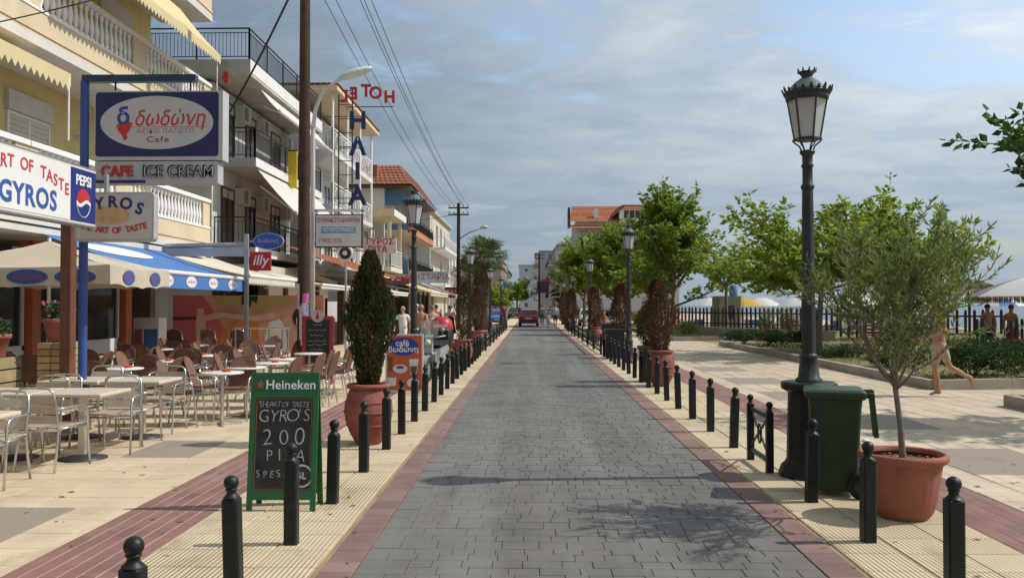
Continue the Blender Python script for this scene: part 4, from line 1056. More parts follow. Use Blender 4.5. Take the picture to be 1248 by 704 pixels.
flat_house('tall grey block farthest down the right side of the street', 2.2, 14, 205, 240, 14.5, PALEB, '-X', 5, 8)
flat_house('sand coloured block with flat roof right of the far utility pole', 5.8, 14, 183, 200, 14.5, SANDR, '-X', 5, 9)
flat_house('hazy grey block closing the far end of the street', -4.5, 1.6, 330, 350, 17, PALEB, '+X', 5, 10, False)
flat_house('low white shop house at the far left just past the pink one', -12, -5.6, 190, 198, 6.5, HW, '+X', 2, 12)
flat_house('pale cream block stepping in behind the far utility pole', 1.6, 6, 262, 290, 17.5, BEIGE, '-X', 5, 13)
flat_house('narrow grey-brown house at the far right beside the white canopy', 4.6, 8.5, 128, 146, 8.6, PINKR, '-X', 3, 14)
for i, (x, y, z, w, c) in enumerate(((-4.6, 120, 3.4, 1.5, (.40, .06, .05)), (-4.4, 140, 4.2, 1.8, (.10, .2, .42)), (-4.2, 160, 5.0, 1.6, (.55, .5, .4)), (2.7, 150, 5.2, 1.7, (.45, .08, .06)), (2.2, 172, 6.5, 1.8, (.6, .58, .5)), (2.4, 190, 4.4, 2.0, (.12, .2, .34)))):
    t = thing('shop_sign', ['small red sign on the far left shops', 'small blue sign on the far left shops', 'pale sign farthest on the left shops', 'small red sign on the far right blocks', 'pale sign high on the far right blocks', 'dark blue sign farthest on the right'][i], 'sign', (x, y, z), 0, 'far shop signs')
    MB().box(-w / 2, w / 2, -.1, .1, 0, 1.0).build('panel', M('far_sign_%d' % i, c, .6), t); MB().obox((w / 2, 0, .5) if x > 0 else (-w / 2, 0, .5), (w / 2 + 2, 0, .5) if x > 0 else (-w / 2 - 1.5, 0, .5), .06, .06).build('bracket', STEEL, t)

# ================================================================== corner house on the right with orange roof
G = thing('corner_house', 'large house with orange hipped roof, white dormer and balconies above the trees at right', 'building')
gx0, gx1, gy = 5.8, 19.2, 112.0
RW = M('corner_house_render', (.50, .47, .43), .85, .06, 1)
MB().box(gx0, gx1, gy, gy + 16, 0, 11.6).build('wall', RW, G)
MB().box(gx0 - .3, gx1 + .3, gy - 1.4, gy, 8.8, 9.0).build('balcony_slab', WHITE, G); MB().box(gx0 - .3, gx1 + .3, gy - 1.4, gy, 5.8, 6.0).build('balcony_slab', WHITE, G)
iron_rail(G, [(gx0 - .2, gy - 1.35), (gx1 + .2, gy - 1.35)], 9.0, 1.0, gap=.35); iron_rail(G, [(gx0 - .2, gy - 1.35), (gx1 + .2, gy - 1.35)], 6.0, 1.0, gap=.35)
tile_roof(G, (gx0 - .8, gy - 1.7, 11.55), (gx1 + .8, gy - 1.7, 11.55), (gx1 + .8, gy - .4, 12.05), (gx0 - .8, gy - .4, 12.05), tw=.35, rh=.5)
tile_roof(G, (gx0 - .8, gy - .9, 12.5), (gx1 + .8, gy - .9, 12.5), (gx1 - 1, gy + 5, 15.1), (gx0 - .2, gy + 5, 15.1), tw=.35, rh=.5)
MB().prism([(gx0 - .7, 12.4), (gx0 - .45, 12.4), (gx0 - .45, 15.0), (gx0 - .7, 15.0)], gy + 4.8, gy + 8).build('gable_wall', BROWNF, G)
MB().box(gx0, gx1, gy + .1, gy + 10, 11.6, 12.6).build('attic_wall', RW, G)
MB().box(11.4, 15.2, gy - 1.0, gy + 3, 12.35, 14.0).build('dormer', WHITE, G)
tile_roof(G, (10.4, gy - 1.3, 13.0), (12.2, gy - 1.3, 14.4), (12.2, gy + 3.5, 15.1), (10.6, gy + 3.5, 13.9), tw=.35, rh=.5)
tile_roof(G, (12.2, gy - 1.3, 14.35), (14.6, gy - 1.3, 14.35), (14.6, gy + 3.5, 15.1), (12.2, gy + 3.5, 15.1), tw=.35, rh=.5)
tile_roof(G, (14.6, gy - 1.3, 14.4), (16.3, gy - 1.3, 13.0), (16.1, gy + 3.5, 13.9), (14.6, gy + 3.5, 15.1), tw=.35, rh=.5)
for k in range(4): window(G, '-Y', gy - 1.0, 12.0 + k * .72, 12.6 + k * .72, 12.9, 13.9, BROWNF, 0, 0, False)
for x in (8.5, 15.9): MB().box(x - .3, x + .3, gy + .3, gy + .9, 12.5, 14.3).build('chimney', WHITE, G)
for z in (3.2, 6.1, 9.1):
    for x in (6.5, 9.0, 11.5, 14.0, 16.5): window(G, '-Y', gy, x, x + 1.7, z + .1, z + 2.2, BROWNF, .25, 1, False)
    window(G, '+X', gx1, gy + 2, gy + 4, z + .3, z + 2.2)
MB().lathe([(1e-5, 0), (.25, .03), (.45, .12)], 16, caps=False).build('satellite_dish', OFFW, G, (7.0, gy - 1.5, 10.1), (R(70), 0, R(15)))
MB().cyl((18.3, gy + 3, 14), (18.3, gy + 3, 17), .04).build('aerial', STEEL, G)
# ================================================================== SIGNS AND CAFE FRONT
NAVY = M('sign_navy', (.016, .022, .085), .45, .08, 2)
BLUEPOLE = M('blue_pole_paint', (.035, .075, .26), .4, .15, 4)
TEAL = M('teal_arm_paint', (.018, .045, .075), .45, .15, 4)
SIGNG = M('sign_face_grey', (.47, .46, .46), .5, .05, 2)
t = thing('sign_post', 'blue post with a dark arm carrying the large navy oval sign', 'sign', (-5.78, 11.0, 0))
MB().cyl((0, 0, 0), (0, 0, 4.6), .055, n=14).build('post', BLUEPOLE, t)
MB().obox((-.02, 0, 4.63), (1.46, 0, 4.63), .10, .09).build('arm', TEAL, t)
for x in (.40, 1.38): MB().cyl((x, 0, 4.44), (x, 0, 4.6), .012, n=6).build('hanger', IRON, t)
b = MB().box(.14, 1.81, -.02, .20, 3.57, 4.47).build('sign_box', M('sign_box_grey', (.45, .45, .46), .5, .05), t)
MB().prism(rrect(.155, 1.755, 3.62, 4.45, .04), -.026, -.0205).build('sign_face', NAVY, b)
MB().prism(ellipse_pts(.955, 4.055, .735, .345, 56), -.031, -.0265).build('oval', SIGNG, b)
letters(t, 'δωδώνη', .275, LETR, (1.12, -.033, 4.10), .001, .002, .25, 1., False, .86)
letters(t, 'ΑΕΙΚΟ ΠΑΓΩΤΟ', .085, M('letter_mauve', (.36, .17, .18), .5), (1.06, -.033, 3.945), .001, 0, .2, 1.25)
letters(t, 'Cafe', .105, M('letter_dark_red', (.27, .06, .08), .5), (.97, -.033, 3.835), .001, .001, .0, 1.2, False, 1.3)
MB().box(.42, 1.60, -.033, -.0315, 3.995, 4.001).build('underline', LETR, t)
letters(t, 'δ', .30, M('letter_blue', (.03, .06, .3), .5), (.52, -.033, 4.13), .001, .008)
MB().prism([(.43, 4.01), (.47, 4.06), (.53, 4.03), (.58, 4.07), (.645, 4.05), (.60, 3.95), (.56, 3.90), (.58, 3.86), (.53, 3.82), (.50, 3.90), (.46, 3.94)], -.0335, -.0315).build('ice_cream_cone', LETR, t)
t = thing('sign_box', 'grey lightbox with red and black raised lettering under the navy oval sign', 'sign', (-5.63, 11.0, 0))
MB().box(0, 1.60, -.02, .18, 3.27, 3.555).build('box', M('lightbox_grey', (.42, .41, .41), .5, .06), t)
letters(t, 'CAFE', .19, LETR, (.29, -.03, 3.425), .010, .005, 0, 1.0, False, .95)
letters(t, 'ICE CREAM', .21, M('letter_black', (.02, .02, .025), .5), (1.085, -.034, 3.42), .014, .004, 0, 1.0, False, .88)
letters(t, 'ICE CREAM', .21, OFFW, (1.10, -.050, 3.410), .002, -.006, 0, 1.0, False, .88)
MB().box(.0, .66, -.028, -.0205, 3.275, 3.315).build('dark_strip', LETB, t)

t = thing('gyros_sign', 'rounded grey panel with curved navy and red lettering below the navy oval sign', 'sign', (-5.6, 10.7, 0))
MB().prism(rrect(-.12, .88, 2.50, 3.12, .06), -.03, .10).build('panel', M('panel_rim', (.40, .38, .38), .5), t)
MB().prism(rrect(-.10, .85, 2.53, 3.09, .05), -.035, -.0302).build('face', M('panel_face', (.50, .46, .43), .5, .06, 4), t)
MB().prism(ellipse_pts(.34, 2.83, .23, .12, 32), -.038, -.0352).build('bread_print', M('print_ochre', (.52, .33, .17), .6, .2, 12), t)
for i, ch in enumerate('GYROS'):
    a = (i - 2) / 2; letters(t, ch, .20, LETB, (.36 + a * .34, -.040, 2.99 - .085 * a * a), .001, .006, tilt=R(16 * a))
for i, ch in enumerate('THE ART OF TASTE'):
    if ch == ' ': continue
    a = (i - 7.5) / 7.5; letters(t, ch, .105, LETR, (.37 + a * .40, -.040, 2.635 + .06 * a * a), .001, .003, tilt=R(-9 * a))
MB().obox((-.25, .03, 3.2), (.25, .03, 3.2), .05, .05).cyl((.25, .03, 3.12), (.25, .03, 3.35), .03).build('bracket', STEEL, t)

t = thing('lightbox_sign', 'long white lightbox parallel to the street with red and blue lettering and a soft-drink panel', 'sign', (-5.28, 7.74, 0)); t.scale = (.9, .9, .9); t.location.z = .17
MB().box(-.18, 0, 0, 2.86, 2.76, 3.50).build('box', OFFW, t)
MB().box(.001, .006, .02, 2.22, 2.79, 3.47).build('white_face', M('lightbox_white', (.74, .73, .72), .4, .03), t)
MB().box(.001, .006, 2.225, 2.85, 2.79, 3.47).build('blue_face', M('lightbox_blue', (.02, .035, .19), .4, .05), t)
MB().box(-.181, .003, -.01, 2.87, 3.502, 3.52).box(-.181, .003, -.01, 2.87, 2.74, 2.758).build('edge_trim', STEEL, t)
for i, ch in enumerate('THE ART OF TASTE'):
    if ch == ' ': continue
    a = (i - 7.5) / 7.5; letters(t, ch, .205, M('letter_red_bright', (.50, .05, .06), .5), (.009, 1.15 + a * .98, 3.33 - .17 * a * a), .001, .004, facing='+X')
letters(t, 'GYROS', .34, M('letter_blue_mid', (.035, .10, .34), .5), (.009, 1.32, 2.97), .001, .010, facing='+X', spacing=1.1)
letters(t, 'PEPSI', .185, LETW, (.009, 2.54, 3.32), .001, .005, facing='+X', spacing=.95)
def wave_disc(m0, z0, r):   # red and white halves divided by a wave
    n = 20
    def wv(u, k): return z0 + k * r + .18 * r * math.sin(u * PI)
    top = [(m0 + r * math.cos(PI * i / n), z0 + r * math.sin(PI * i / n)) for i in range(n + 1)]
    red = top + [(m0 - r + 2 * r * i / n, wv(-1 + 2 * i / n, .05)) for i in range(1, n)]
    whi = [(m0 - r + 2 * r * i / n, wv(-1 + 2 * i / n, .02)) for i in range(n + 1)] + [(m0 + .97 * r - 1.94 * r * i / n, wv(.97 - 1.94 * i / n, -.25)) for i in range(n + 1)]
    return red, whi
rd, wh = wave_disc(2.54, 3.05, .17)
MB().prismx(rd, .0065, .0095).build('emblem_red', M('emblem_red', (.5, .03, .03), .4), t)
MB().prismx(wh, .0065, .0090).build('emblem_white', LETW, t)
MB().tube([(.009, 2.54 + .172 * math.cos(-PI * i / 16), 3.05 + .2 * math.sin(-PI * i / 16)) for i in range(17)], .005, 5).build('emblem_ring', LETW, t)
t = thing('sign_pillar', 'brown square pillar under the end of the white lightbox', 'pillar', (-6.22, 11.45, 0))
MB().box(-.075, .075, -.075, .075, 0, 2.9, .01).build('shaft', M('brown_pillar', (.14, .055, .032), .5, .2, 5), t)
MB().box(-.1, .1, -.1, .1, 0, .04).build('base_plate', STEEL, t)

# grey post with roller screen beam, oval and red signs
t = thing('screen_frame', 'grey post and beam holding a rolled clear screen at the end of the blue awning', 'frame', (-6.85, 20.6, 0))
MB().obox((0, 0, 0), (0, 0, 3.42), .09, .09).build('post', STEEL, t)
MB().cyl((-2.6, 0, 3.12), (-.05, 0, 3.16), .06, n=12).build('roller_beam', STEEL, t)
MB().box(-2.55, -.06, -.01, .002, 2.88, 3.08).build('rolled_screen', M('clear_vinyl', (.42, .43, .46), .3, .1, 3), t)
t = thing('oval_sign', 'small blue oval sign fixed to the grey post above the red square one', 'sign', (-6.8, 20.55, 0))
MB().prism(ellipse_pts(.50, 3.24, .37, .20, 32), -.04, .04).build('panel', M('oval_rim', (.25, .32, .45), .4), t)
MB().prism(ellipse_pts(.50, 3.24, .345, .18, 32), -.045, -.0405).build('face', M('oval_blue', (.025, .09, .42), .4), t)
letters(t, 'δωδώνη', .13, M('letter_gold', (.45, .38, .25), .5), (.50, -.047, 3.24), .001, .001)
MB().box(.05, .14, -.02, .02, 3.22, 3.26).build('bracket', STEEL, t)
t = thing('red_sign', 'small red square sign with white script on the grey post', 'sign', (-6.8, 20.5, 0))
MB().box(.08, .57, -.05, .05, 2.53, 2.98).build('panel', M('sign_red', (.42, .015, .02), .4), t)
letters(t, 'illy', .34, LETW, (.33, -.053, 2.77), .002, .003, .2)

# white framed sign on the street-light mast
t = thing('framed_sign', 'white board with red and blue lettering in a dark frame hung from the white mast', 'sign', (-5.2, 20.75, 0))
MB().box(-.02, 1.13, -.06, .06, 3.10, 3.90).build('frame', M('dark_frame', (.03, .035, .04), .5), t)
MB().box(.005, 1.105, -.066, -.0605, 3.125, 3.875).build('face', M('sign_cream_face', (.66, .64, .60), .5), t)
letters(t, 'ΣΟΥΒΛΑΚΙ ΣΤΑ ΚΑΡΒΟΥΝΑ', .135, LETR, (.555, -.068, 3.75), .001, .002, 0, .95, False, .62)
MB().box(.14, .97, -.0695, -.0665, 3.44, 3.60).build('blue_band', M('band_blue', (.12, .32, .58), .5), t)
letters(t, 'ΚΟΥΝΤΟΥΡΙΑΝΟΣ', .135, LETW, (.555, -.071, 3.52), .001, .003, 0, .95, False, .68)
letters(t, 'ΓΥΡΟΣ ΠΙΤΑ', .135, LETR, (.36, -.068, 3.25), .001, .002, 0, .95, False, .72)
m = MB().obox((-.12, 0, 4.0), (1.16, 0, 4.0), .06, .06).obox((1.13, 0, 3.9), (1.13, 0, 4.0), .06, .06).obox((.0, 0, 3.9), (.0, 0, 4.0), .06, .06).obox((-.10, 0, 3.2), (-.02, 0, 3.2), .05, .05)
m.build('hanging_frame', WHITE, t)
t = thing('round_mirror', 'round grey-rimmed dark traffic mirror on a thin pole below the framed sign', 'mirror', (-5.35, 24.8, 0))
MB().cyl((0, 0, 0), (0, 0, 2.95), .03).build('pole', STEEL, t)
MB().lathe([(1e-5, 0), (.17, .0), (.20, .02), (.24, .03), (.24, .06), (.18, .07), (1e-5, .1)], 28, caps=False).build('rim', OFFW, t, (0, -.05, 3.2), (R(90), 0, 0))
MB().lathe([(1e-5, .02), (.10, .015), (.175, 0)], 28, caps=False).build('mirror_face', M('mirror_dark', (.05, .06, .055), .15, 0, metal=.6), t, (0, -.122, 3.2), (R(90), 0, 0))
t = thing('gyros_pita_sign', 'pale pink sign with red Greek lettering behind the framed white sign', 'sign', (-7.0, 36, 0))
MB().box(.0, 1.36, -.08, .08, 3.88, 4.52).build('panel', M('sign_pink_white', (.62, .55, .53), .5), t)
letters(t, 'ΓΥΡΟΣ', .34, LETR, (.68, -.085, 4.36), .002, .008, 0, 1.05); letters(t, 'ΠΙΤΑ', .34, LETR, (.58, -.085, 4.04), .002, .008, 0, 1.05)
MB().obox((-1.6, .0, 4.4), (0, 0, 4.4), .05, .05).obox((-1.6, 0, 4.0), (0, 0, 4.0), .05, .05).build('bracket', STEEL, t)
# farther hanging signs
def small_sign(name, label, x, y, z0, z1, w, panel, txt, tm, size, br=1.5):
    t = thing(name, label, 'sign', (x, y, 0), 0, 'far hanging signs')
    MB().box(0, w, -.08, .08, z0, z1).build('panel', panel, t)
    if txt: letters(t, txt, size, tm, (w / 2, -.085, (z0 + z1) / 2), .002, .004)
    MB().obox((-br, 0, (z0 + z1) / 2), (0, 0, (z0 + z1) / 2), .06, .06).build('bracket', STEEL, t)
small_sign('hanging_sign', 'long pale blue sign with red lettering past the left street lamp', -7.4, 52, 3.05, 3.75, 2.4, M('sign_pale_blue', (.30, .42, .55), .5, .3, 2), 'ΨΗΣΤΑΡΙΑ', LETR, .5)
small_sign('hanging_sign', 'small red sign with white lettering under the cream house', -6.6, 66, 2.3, 3.1, 1.3, M('sign_red2', (.40, .05, .05), .5), 'TAXI', LETW, .5)
small_sign('hanging_sign', 'white square sign panel beside the cypress top', -6.3, 33, 2.35, 3.25, .62, OFFW, '', LETR, .2)
small_sign('hanging_sign', 'dark purple sign far down the street right of the red car', .9, 130, 3.6, 5.3, 1.8, M('sign_purple', (.13, .05, .09), .5), '', LETW, .3)

# ================================================================== AWNINGS AND UMBRELLAS OVER THE TERRACE
AWB = M('awning_blue', (.075, .20, .48), .8, .06, 1.5, trans=.12)
t = awning('terrace_awning', 'blue awning with white oval logos along its edge over the cafe terrace', 15.5, 20.5, -9.6, 3.28, -6.9, 2.33, .30, AWB, 0, None, AWB, True, True)
AWO = M('awning_oval', (.72, .70, .69), .7, .03)
for y in (.7, 1.85, 3.05, 4.25):
    o = MB().prismx(ellipse_pts(y, 2.175, .26, .115, 26), .0105, .014).build('logo_oval', AWO, t)
    letters(o, 'δωδώνη', .10, LETR, (.015, y, 2.175), .0005, .0, .2, facing='+X')
sl = math.atan2(.95, 2.7)
m = MB(); P = []
for i in range(32):
    a = 2 * PI * i / 32; u = .52 + .13 * math.sin(a); yy = 1.7 + 1.35 * math.cos(a)
    P.append((-2.7 * u, yy, 2.33 + .95 * u - .05 * math.sin(PI * u) + .012))
m.add(P, [tuple(range(31, -1, -1))], False); m.build('roof_logo', AWO, t)
awning('terrace_awning', 'white striped awning with scalloped edge just past the grey post', 20.9, 25.0, -9.2, 3.05, -6.9, 2.42, .22, M('awning_pale', (.68, .62, .52), .85, .06, 2, trans=.15), .07, None, None, True, False, .12)
CRM = M('umbrella_canvas', (.60, .53, .42), .9, .06, 2, trans=.22)
def market_umbrella(x0, x1, y0, y1, zt, zb, zp, label):
    cx, cy = (x0 + x1) / 2, (y0 + y1) / 2
    t = thing('market_umbrella', label, 'umbrella', (cx, cy, 0)); hx, hy = (x1 - x0) / 2, (y1 - y0) / 2
    m = MB(); n = 8; pts = [(-hx, -hy), (hx, -hy), (hx, hy), (-hx, hy)]
    for (a, b) in zip(pts, pts[1:] + pts[:1]):
        vs = []; k = 8
        for i in range(n + 1):
            u = i / n; z = zp + (zt - zp) * u - .06 * math.sin(PI * u)
            for j in range(k + 1):
                w = j / k; vs.append(((a[0] + (b[0] - a[0]) * w) * u, (a[1] + (b[1] - a[1]) * w) * u, z - .05 * u * math.sin(PI * w)))
        m.add(vs, [(i * (k + 1) + j, i * (k + 1) + j + 1, (i + 1) * (k + 1) + j + 1, (i + 1) * (k + 1) + j) for i in range(n) for j in range(k)], True)
    m.build('canopy', CRM, t)
    v = MB()
    for (a, b) in zip(pts, pts[1:] + pts[:1]):
        k = 24; vs = []
        for j in range(k + 1):
            w = j / k; x = a[0] + (b[0] - a[0]) * w; y = a[1] + (b[1] - a[1]) * w; z = zt - .05 * math.sin(PI * w)
            vs += [(x * 1.002, y * 1.002, z + .005), (x * 1.01, y * 1.01, zb + .03 * abs(math.sin(w * PI * 4)) - .05 * math.sin(PI * w))]
        v.add(vs, [(2 * j, 2 * j + 1, 2 * j + 3, 2 * j + 2) for j in range(k)], True)
    v.build('valance', CRM, t)
    MB().cyl((0, 0, 0), (0, 0, zp + .05), .03, n=10).build('pole', WHITE, t)
    MB().lathe([(.3, 0), (.3, .06), (.05, .09)], 16).build('base', CONC, t)
    r = MB()
    for a in pts: r.obox((0, 0, zp - .05), (a[0] * .98, a[1] * .98, zt - .03), .025, .02)
    r.build('ribs', WHITE, t)
    LO = M('umbrella_logo_blue', (.04, .10, .30), .7, .05)
    for k, c in enumerate((-.78, -.30, .18, .66)):   # front face logos
        o = MB().prism(ellipse_pts(c * hx, (zt + zb) / 2 - .035, .33, .115, 28), -hy * 1.012 - .012, -hy * 1.012 - .008).build('logo_oval', LO, t)
        letters(o, 'δωδώνη', .12, LETR, (c * hx, -hy * 1.012 - .014, (zt + zb) / 2 - .035), .0005, 0, .2)
    for k, c in enumerate((-.45, .45)):
        o = MB().prismx(ellipse_pts(c * hy, (zt + zb) / 2 - .03, .2, .12, 26), hx * 1.012 + .006, hx * 1.012 + .010).build('logo_oval', LO, t)
        letters(o, 'δωδώνη', .09, LETR, (hx * 1.012 + .012, c * hy, (zt + zb) / 2 - .03), .0005, 0, .2, facing='+X')
market_umbrella(-9.8, -6.62, 13.4, 15.6, 2.34, 2.03, 2.80, 'square cream terrace umbrella with blue oval logos left of the blue awning')
awning('shop_awning', 'cream shop awning past the menu board', 27.0, 33.0, -8.5, 2.75, -6.6, 2.35, .12, MATS['awning_pale'], .0, None)
awning('shop_awning', 'cream awning behind the green cypress', 33.5, 44.0, -8.3, 2.9, -6.3, 2.3, .14, MATS['awning_pale'], .0, None)
awning('shop_awning', 'yellowish shop awning behind the left street lamp', 45.5, 55, -8.0, 3.3, -5.3, 2.4, .2, M('awning_yellow', (.62, .50, .24), .85, .06, 2, trans=.15), .0, None)
awning('shop_awning', 'blue shop awning beside the group of people', 56, 60.5, -7.6, 3.3, -4.9, 2.35, .2, M('awning_skyblue', (.28, .42, .62), .85, .06, 2, trans=.15), .0, None)
awning('shop_awning', 'orange shop awning beyond the blue one', 60.6, 64.5, -7.6, 3.3, -4.9, 2.35, .2, M('awning_orange', (.60, .19, .06), .85, .06, 2, trans=.15), .0, None)
awning('shop_awning', 'white awning farthest along the left shops', 66, 78, -8.6, 3.1, -5.0, 2.2, .2, AWW, .0, None)
awning('shop_awning', 'white canopy over the far shop on the right of the street', 110, 124, 4.2, 4.2, 2.6, 3.2, .2, AWW, .0, None)
t = thing('flower_box', 'box of pink flowers hanging from the shop front past the cypress', 'planter', (-6.6, 43, 2.75))
MB().box(-.5, .5, -.15, .15, 0, .2).build('box', BROWNF, t); rg = random.Random(5); m = MB()
for i in range(160):
    p = (rg.uniform(-.55, .55), rg.uniform(-.2, .2), rg.uniform(.1, .42)); m.cbox(p, (.06, .06, .05))
m.build('flowers', M('pink_flowers', (.40, .08, .14), .8, .3, 20, island=.4), t)

# ================================================================== mural wall
t = thing('mural_hoarding', 'large advertising hoarding picturing a reclining figure behind the cafe chairs', 'hoarding', (-10.85, 25.9, 0))
MW = 4.6
MB().box(0, MW, 0, .08, .25, 2.0).build('panel', M('mural_rose', (.50, .24, .18), .8, .25, 1.5), t)
for x in (.05, 1.6, 3.1, 4.55): MB().box(x - .03, x + .03, .081, .14, 0, 2.0).build('post', STEEL, t)
L = [0]
def pr(poly, c, nm, layer):
    MB().prism(poly, -.004 * layer - .003, -.004 * layer).build(nm, M('print_' + nm, c, .75, .1, 3), t)
pr([(0, .25), (1.9, .25), (1.75, .75), (1.45, 1.2), (1.1, 1.75), (.9, 2.0), (0, 2.0)], (.44, .10, .10), 'red_field', 1)
pr([(0, 1.25), (1.0, 1.28), (1.0, 1.36), (0, 1.35)], (.10, .03, .03), 'dark_band', 2)
pr([(1.2, 1.98), (4.6, 1.98), (4.6, 1.62), (3.6, 1.72), (2.4, 1.58), (1.4, 1.7)], (.36, .27, .09), 'green_field', 1)
pr([(3.35, 1.98), (4.58, 1.98), (4.58, 1.55), (4.2, 1.8), (3.7, 1.72)], (.50, .20, .13), 'rose_field', 2)
pr([(1.2, .27), (1.3, .55), (1.55, .95), (1.9, 1.25), (2.3, 1.33), (2.6, 1.22), (2.65, .27)], (.48, .17, .045), 'orange_blanket', 2)
pr([(.75, .27), (.95, .27), (1.12, .6), (1.0, 1.0), (1.02, 1.3), (.92, 1.62), (.75, 1.6), (.70, 1.1)], (.56, .34, .23), 'shin', 3)
pr([(.85, 1.35), (1.4, 1.5), (2.4, 1.38), (3.1, 1.5), (3.1, 1.3), (2.5, 1.22), (1.5, 1.33), (.95, 1.2)], (.55, .34, .24), 'arm', 4)
pr([(2.85, .27), (3.5, .3), (3.45, 1.1), (3.25, 1.28), (2.95, 1.2), (2.8, .8)], (.62, .60, .56), 'white_blouse', 3)
pr([(3.05, .45), (3.25, .5), (3.2, .8), (3.0, .75)], (.40, .08, .12), 'pink_print', 5)
pr([(3.3, 1.3), (3.55, 1.45), (3.7, 1.0), (3.9, .7), (4.58, .68), (4.58, .5), (3.8, .42), (3.5, .8)], (.50, .30, .20), 'shoulder', 4)
pr(ellipse_pts(4.05, 1.34, .40, .36, 24), (.022, .022, .016), 'hair', 5)
pr(ellipse_pts(4.0, 1.22, .24, .27, 24), (.56, .33, .22), 'face', 6)
pr(ellipse_pts(3.93, 1.25, .04, .015, 10), (.03, .02, .02), 'eye', 7); pr(ellipse_pts(4.1, 1.29, .04, .015, 10), (.03, .02, .02), 'eye', 7); pr(ellipse_pts(4.03, 1.08, .07, .022, 12), (.40, .06, .06), 'mouth', 7)
pr([(4.1, .52), (4.58, .55), (4.58, .95), (4.25, .98), (4.05, .8)], (.09, .13, .33), 'blue_cushion', 3)
pr([(2.1, 1.98), (2.6, 1.98), (2.55, 1.75), (2.42, 1.85), (2.36, 1.62), (2.26, 1.82), (2.1, 1.7)], (.02, .03, .015), 'dark_leaf', 3)
# white drinks cooler beside it
t = thing('drinks_cooler', 'white and blue ice-cream cooler between the orange pillar and the hoarding', 'cooler', (-9.62, 21.9, 0))
t.scale = (.62, .8, 1); t.location.x = -9.75
MB().box(-.55, .5, -.3, .3, 0, 1.2).build('body', WHITE, t); MB().box(-.53, .48, -.31, -.302, 1.22, 1.36).box(-.55, .5, -.3, .3, 1.202, 1.38).build('lid', WHITE, t)
MB().box(-.1, .45, -.306, -.3005, .6, 1.1).build('blue_panel', M('cooler_blue', (.08, .18, .42), .5), t); MB().box(-.5, -.18, -.306, -.3005, .6, 1.1).build('red_panel', M('cooler_red', (.42, .12, .06), .5), t)

# brick pillar, plank planter with clay pots at far left
BRK = M('yellow_brick', (.36, .25, .11), .85, .2, 2, .3, 40, island=.15, objvar=.2)
t = thing('brick_pillar', 'low pillar of yellow bricks with a clay pot beside the brown pillar', 'pillar', (-7.2, 13.0, 0))
MB().box(-.19, .19, -.19, .19, 0, 1.15).build('core', M('brick_mortar', (.10, .08, .05), .95), t)
bme = MB().box(-.205, -.005, -.02, .02, 0, .09, .006).mesh('brick', BRK)
for r in range(11):
    for s in (0, 1): link('brick', bme, t, (s * .21, -.20, .01 + r * .104))
bme2 = MB().box(-.02, .02, -.205, -.005, 0, .09, .006).mesh('brick', BRK)
for r in range(11):
    for s in (0, 1): link('brick', bme2, t, (.20, s * .21, .01 + r * .104))
def clay_pot(x, y, z, label, seed, fl):
    t = thing('clay_pot', label, 'pot', (x, y, z)); k = 1.0
    MB().lathe([(.15, 0), (.21, .27), (.235, .28), (.235, .34), (.2, .34), (.19, .3), (.01, .3)], 24).build('pot', TERRA, t); rg = random.Random(seed); m = MB()
    for i in range(320):
        a = rg.uniform(0, 6.28); r = rg.uniform(0, .26); p = Vector((r * math.cos(a), r * math.sin(a), .33 + rg.uniform(0, .25) * (1 - r))); leaf(m, p, Vector((rg.uniform(-1, 1), rg.uniform(-1, 1), rg.uniform(.2, 1))).normalized(), .07, .035, rg)
    m.build('leaves', leaf_mat('pot_leaves', (.02, .05, .015), (.06, .12, .03), .3), t)
    if fl:
        m = MB()
        for i in range(14): m.ball((rg.uniform(-.18, .18), rg.uniform(-.18, .18), .45 + rg.uniform(0, .16)), .028, 6, 4)
        m.build('flowers', M('pink_petals', (.42, .07, .2), .8), t)
def leaf(m, p, d, L, w, rg, fold=.25):
    """a folded four-triangle leaf growing from p along d"""
    s = d.cross(Vector((rg.uniform(-1, 1), rg.uniform(-1, 1), rg.uniform(-1, 1))))
    s = s.normalized() if s.length > 1e-3 else d.orthogonal().normalized()
    n = d.cross(s); q = p + d * (L * .5) - n * (w * fold); e = p + d * L - n * (w * fold * .8)
    a = p + d * (L * .45) + s * w * .5; b = p + d * (L * .45) - s * w * .5
    m.add([p, a, e, b, q], [(0, 4, 1), (4, 2, 1), (0, 3, 4), (4, 3, 2)], False)
clay_pot(-7.2, 13.0, 1.16, 'clay pot on the low yellow brick pillar', 1, True)
t = thing('plank_planter', 'low planter faced with pale planks at the far left edge', 'planter', (-8.05, 12.6, 0))
MB().box(-.55, .33, -.28, .28, 0, .93).build('core', M('planter_core', (.06, .05, .035), .95), t)
PLK = M('planter_plank', (.34, .27, .15), .8, .25, 3, .3, 30, objvar=.15)
pme = MB().box(-.56, .34, -.305, -.281, 0, .165, .005).mesh('plank', PLK); pme2 = MB().box(.331, .355, -.28, .28, 0, .165, .005).mesh('plank', PLK)
for r in range(5): link('plank', pme, t, (0, 0, .01 + r * .19)); link('plank', pme2, t, (0, 0, .01 + r * .19))
clay_pot(-7.95, 12.6, .935, 'clay pot with green leaves on the plank planter at far left', 2, False)
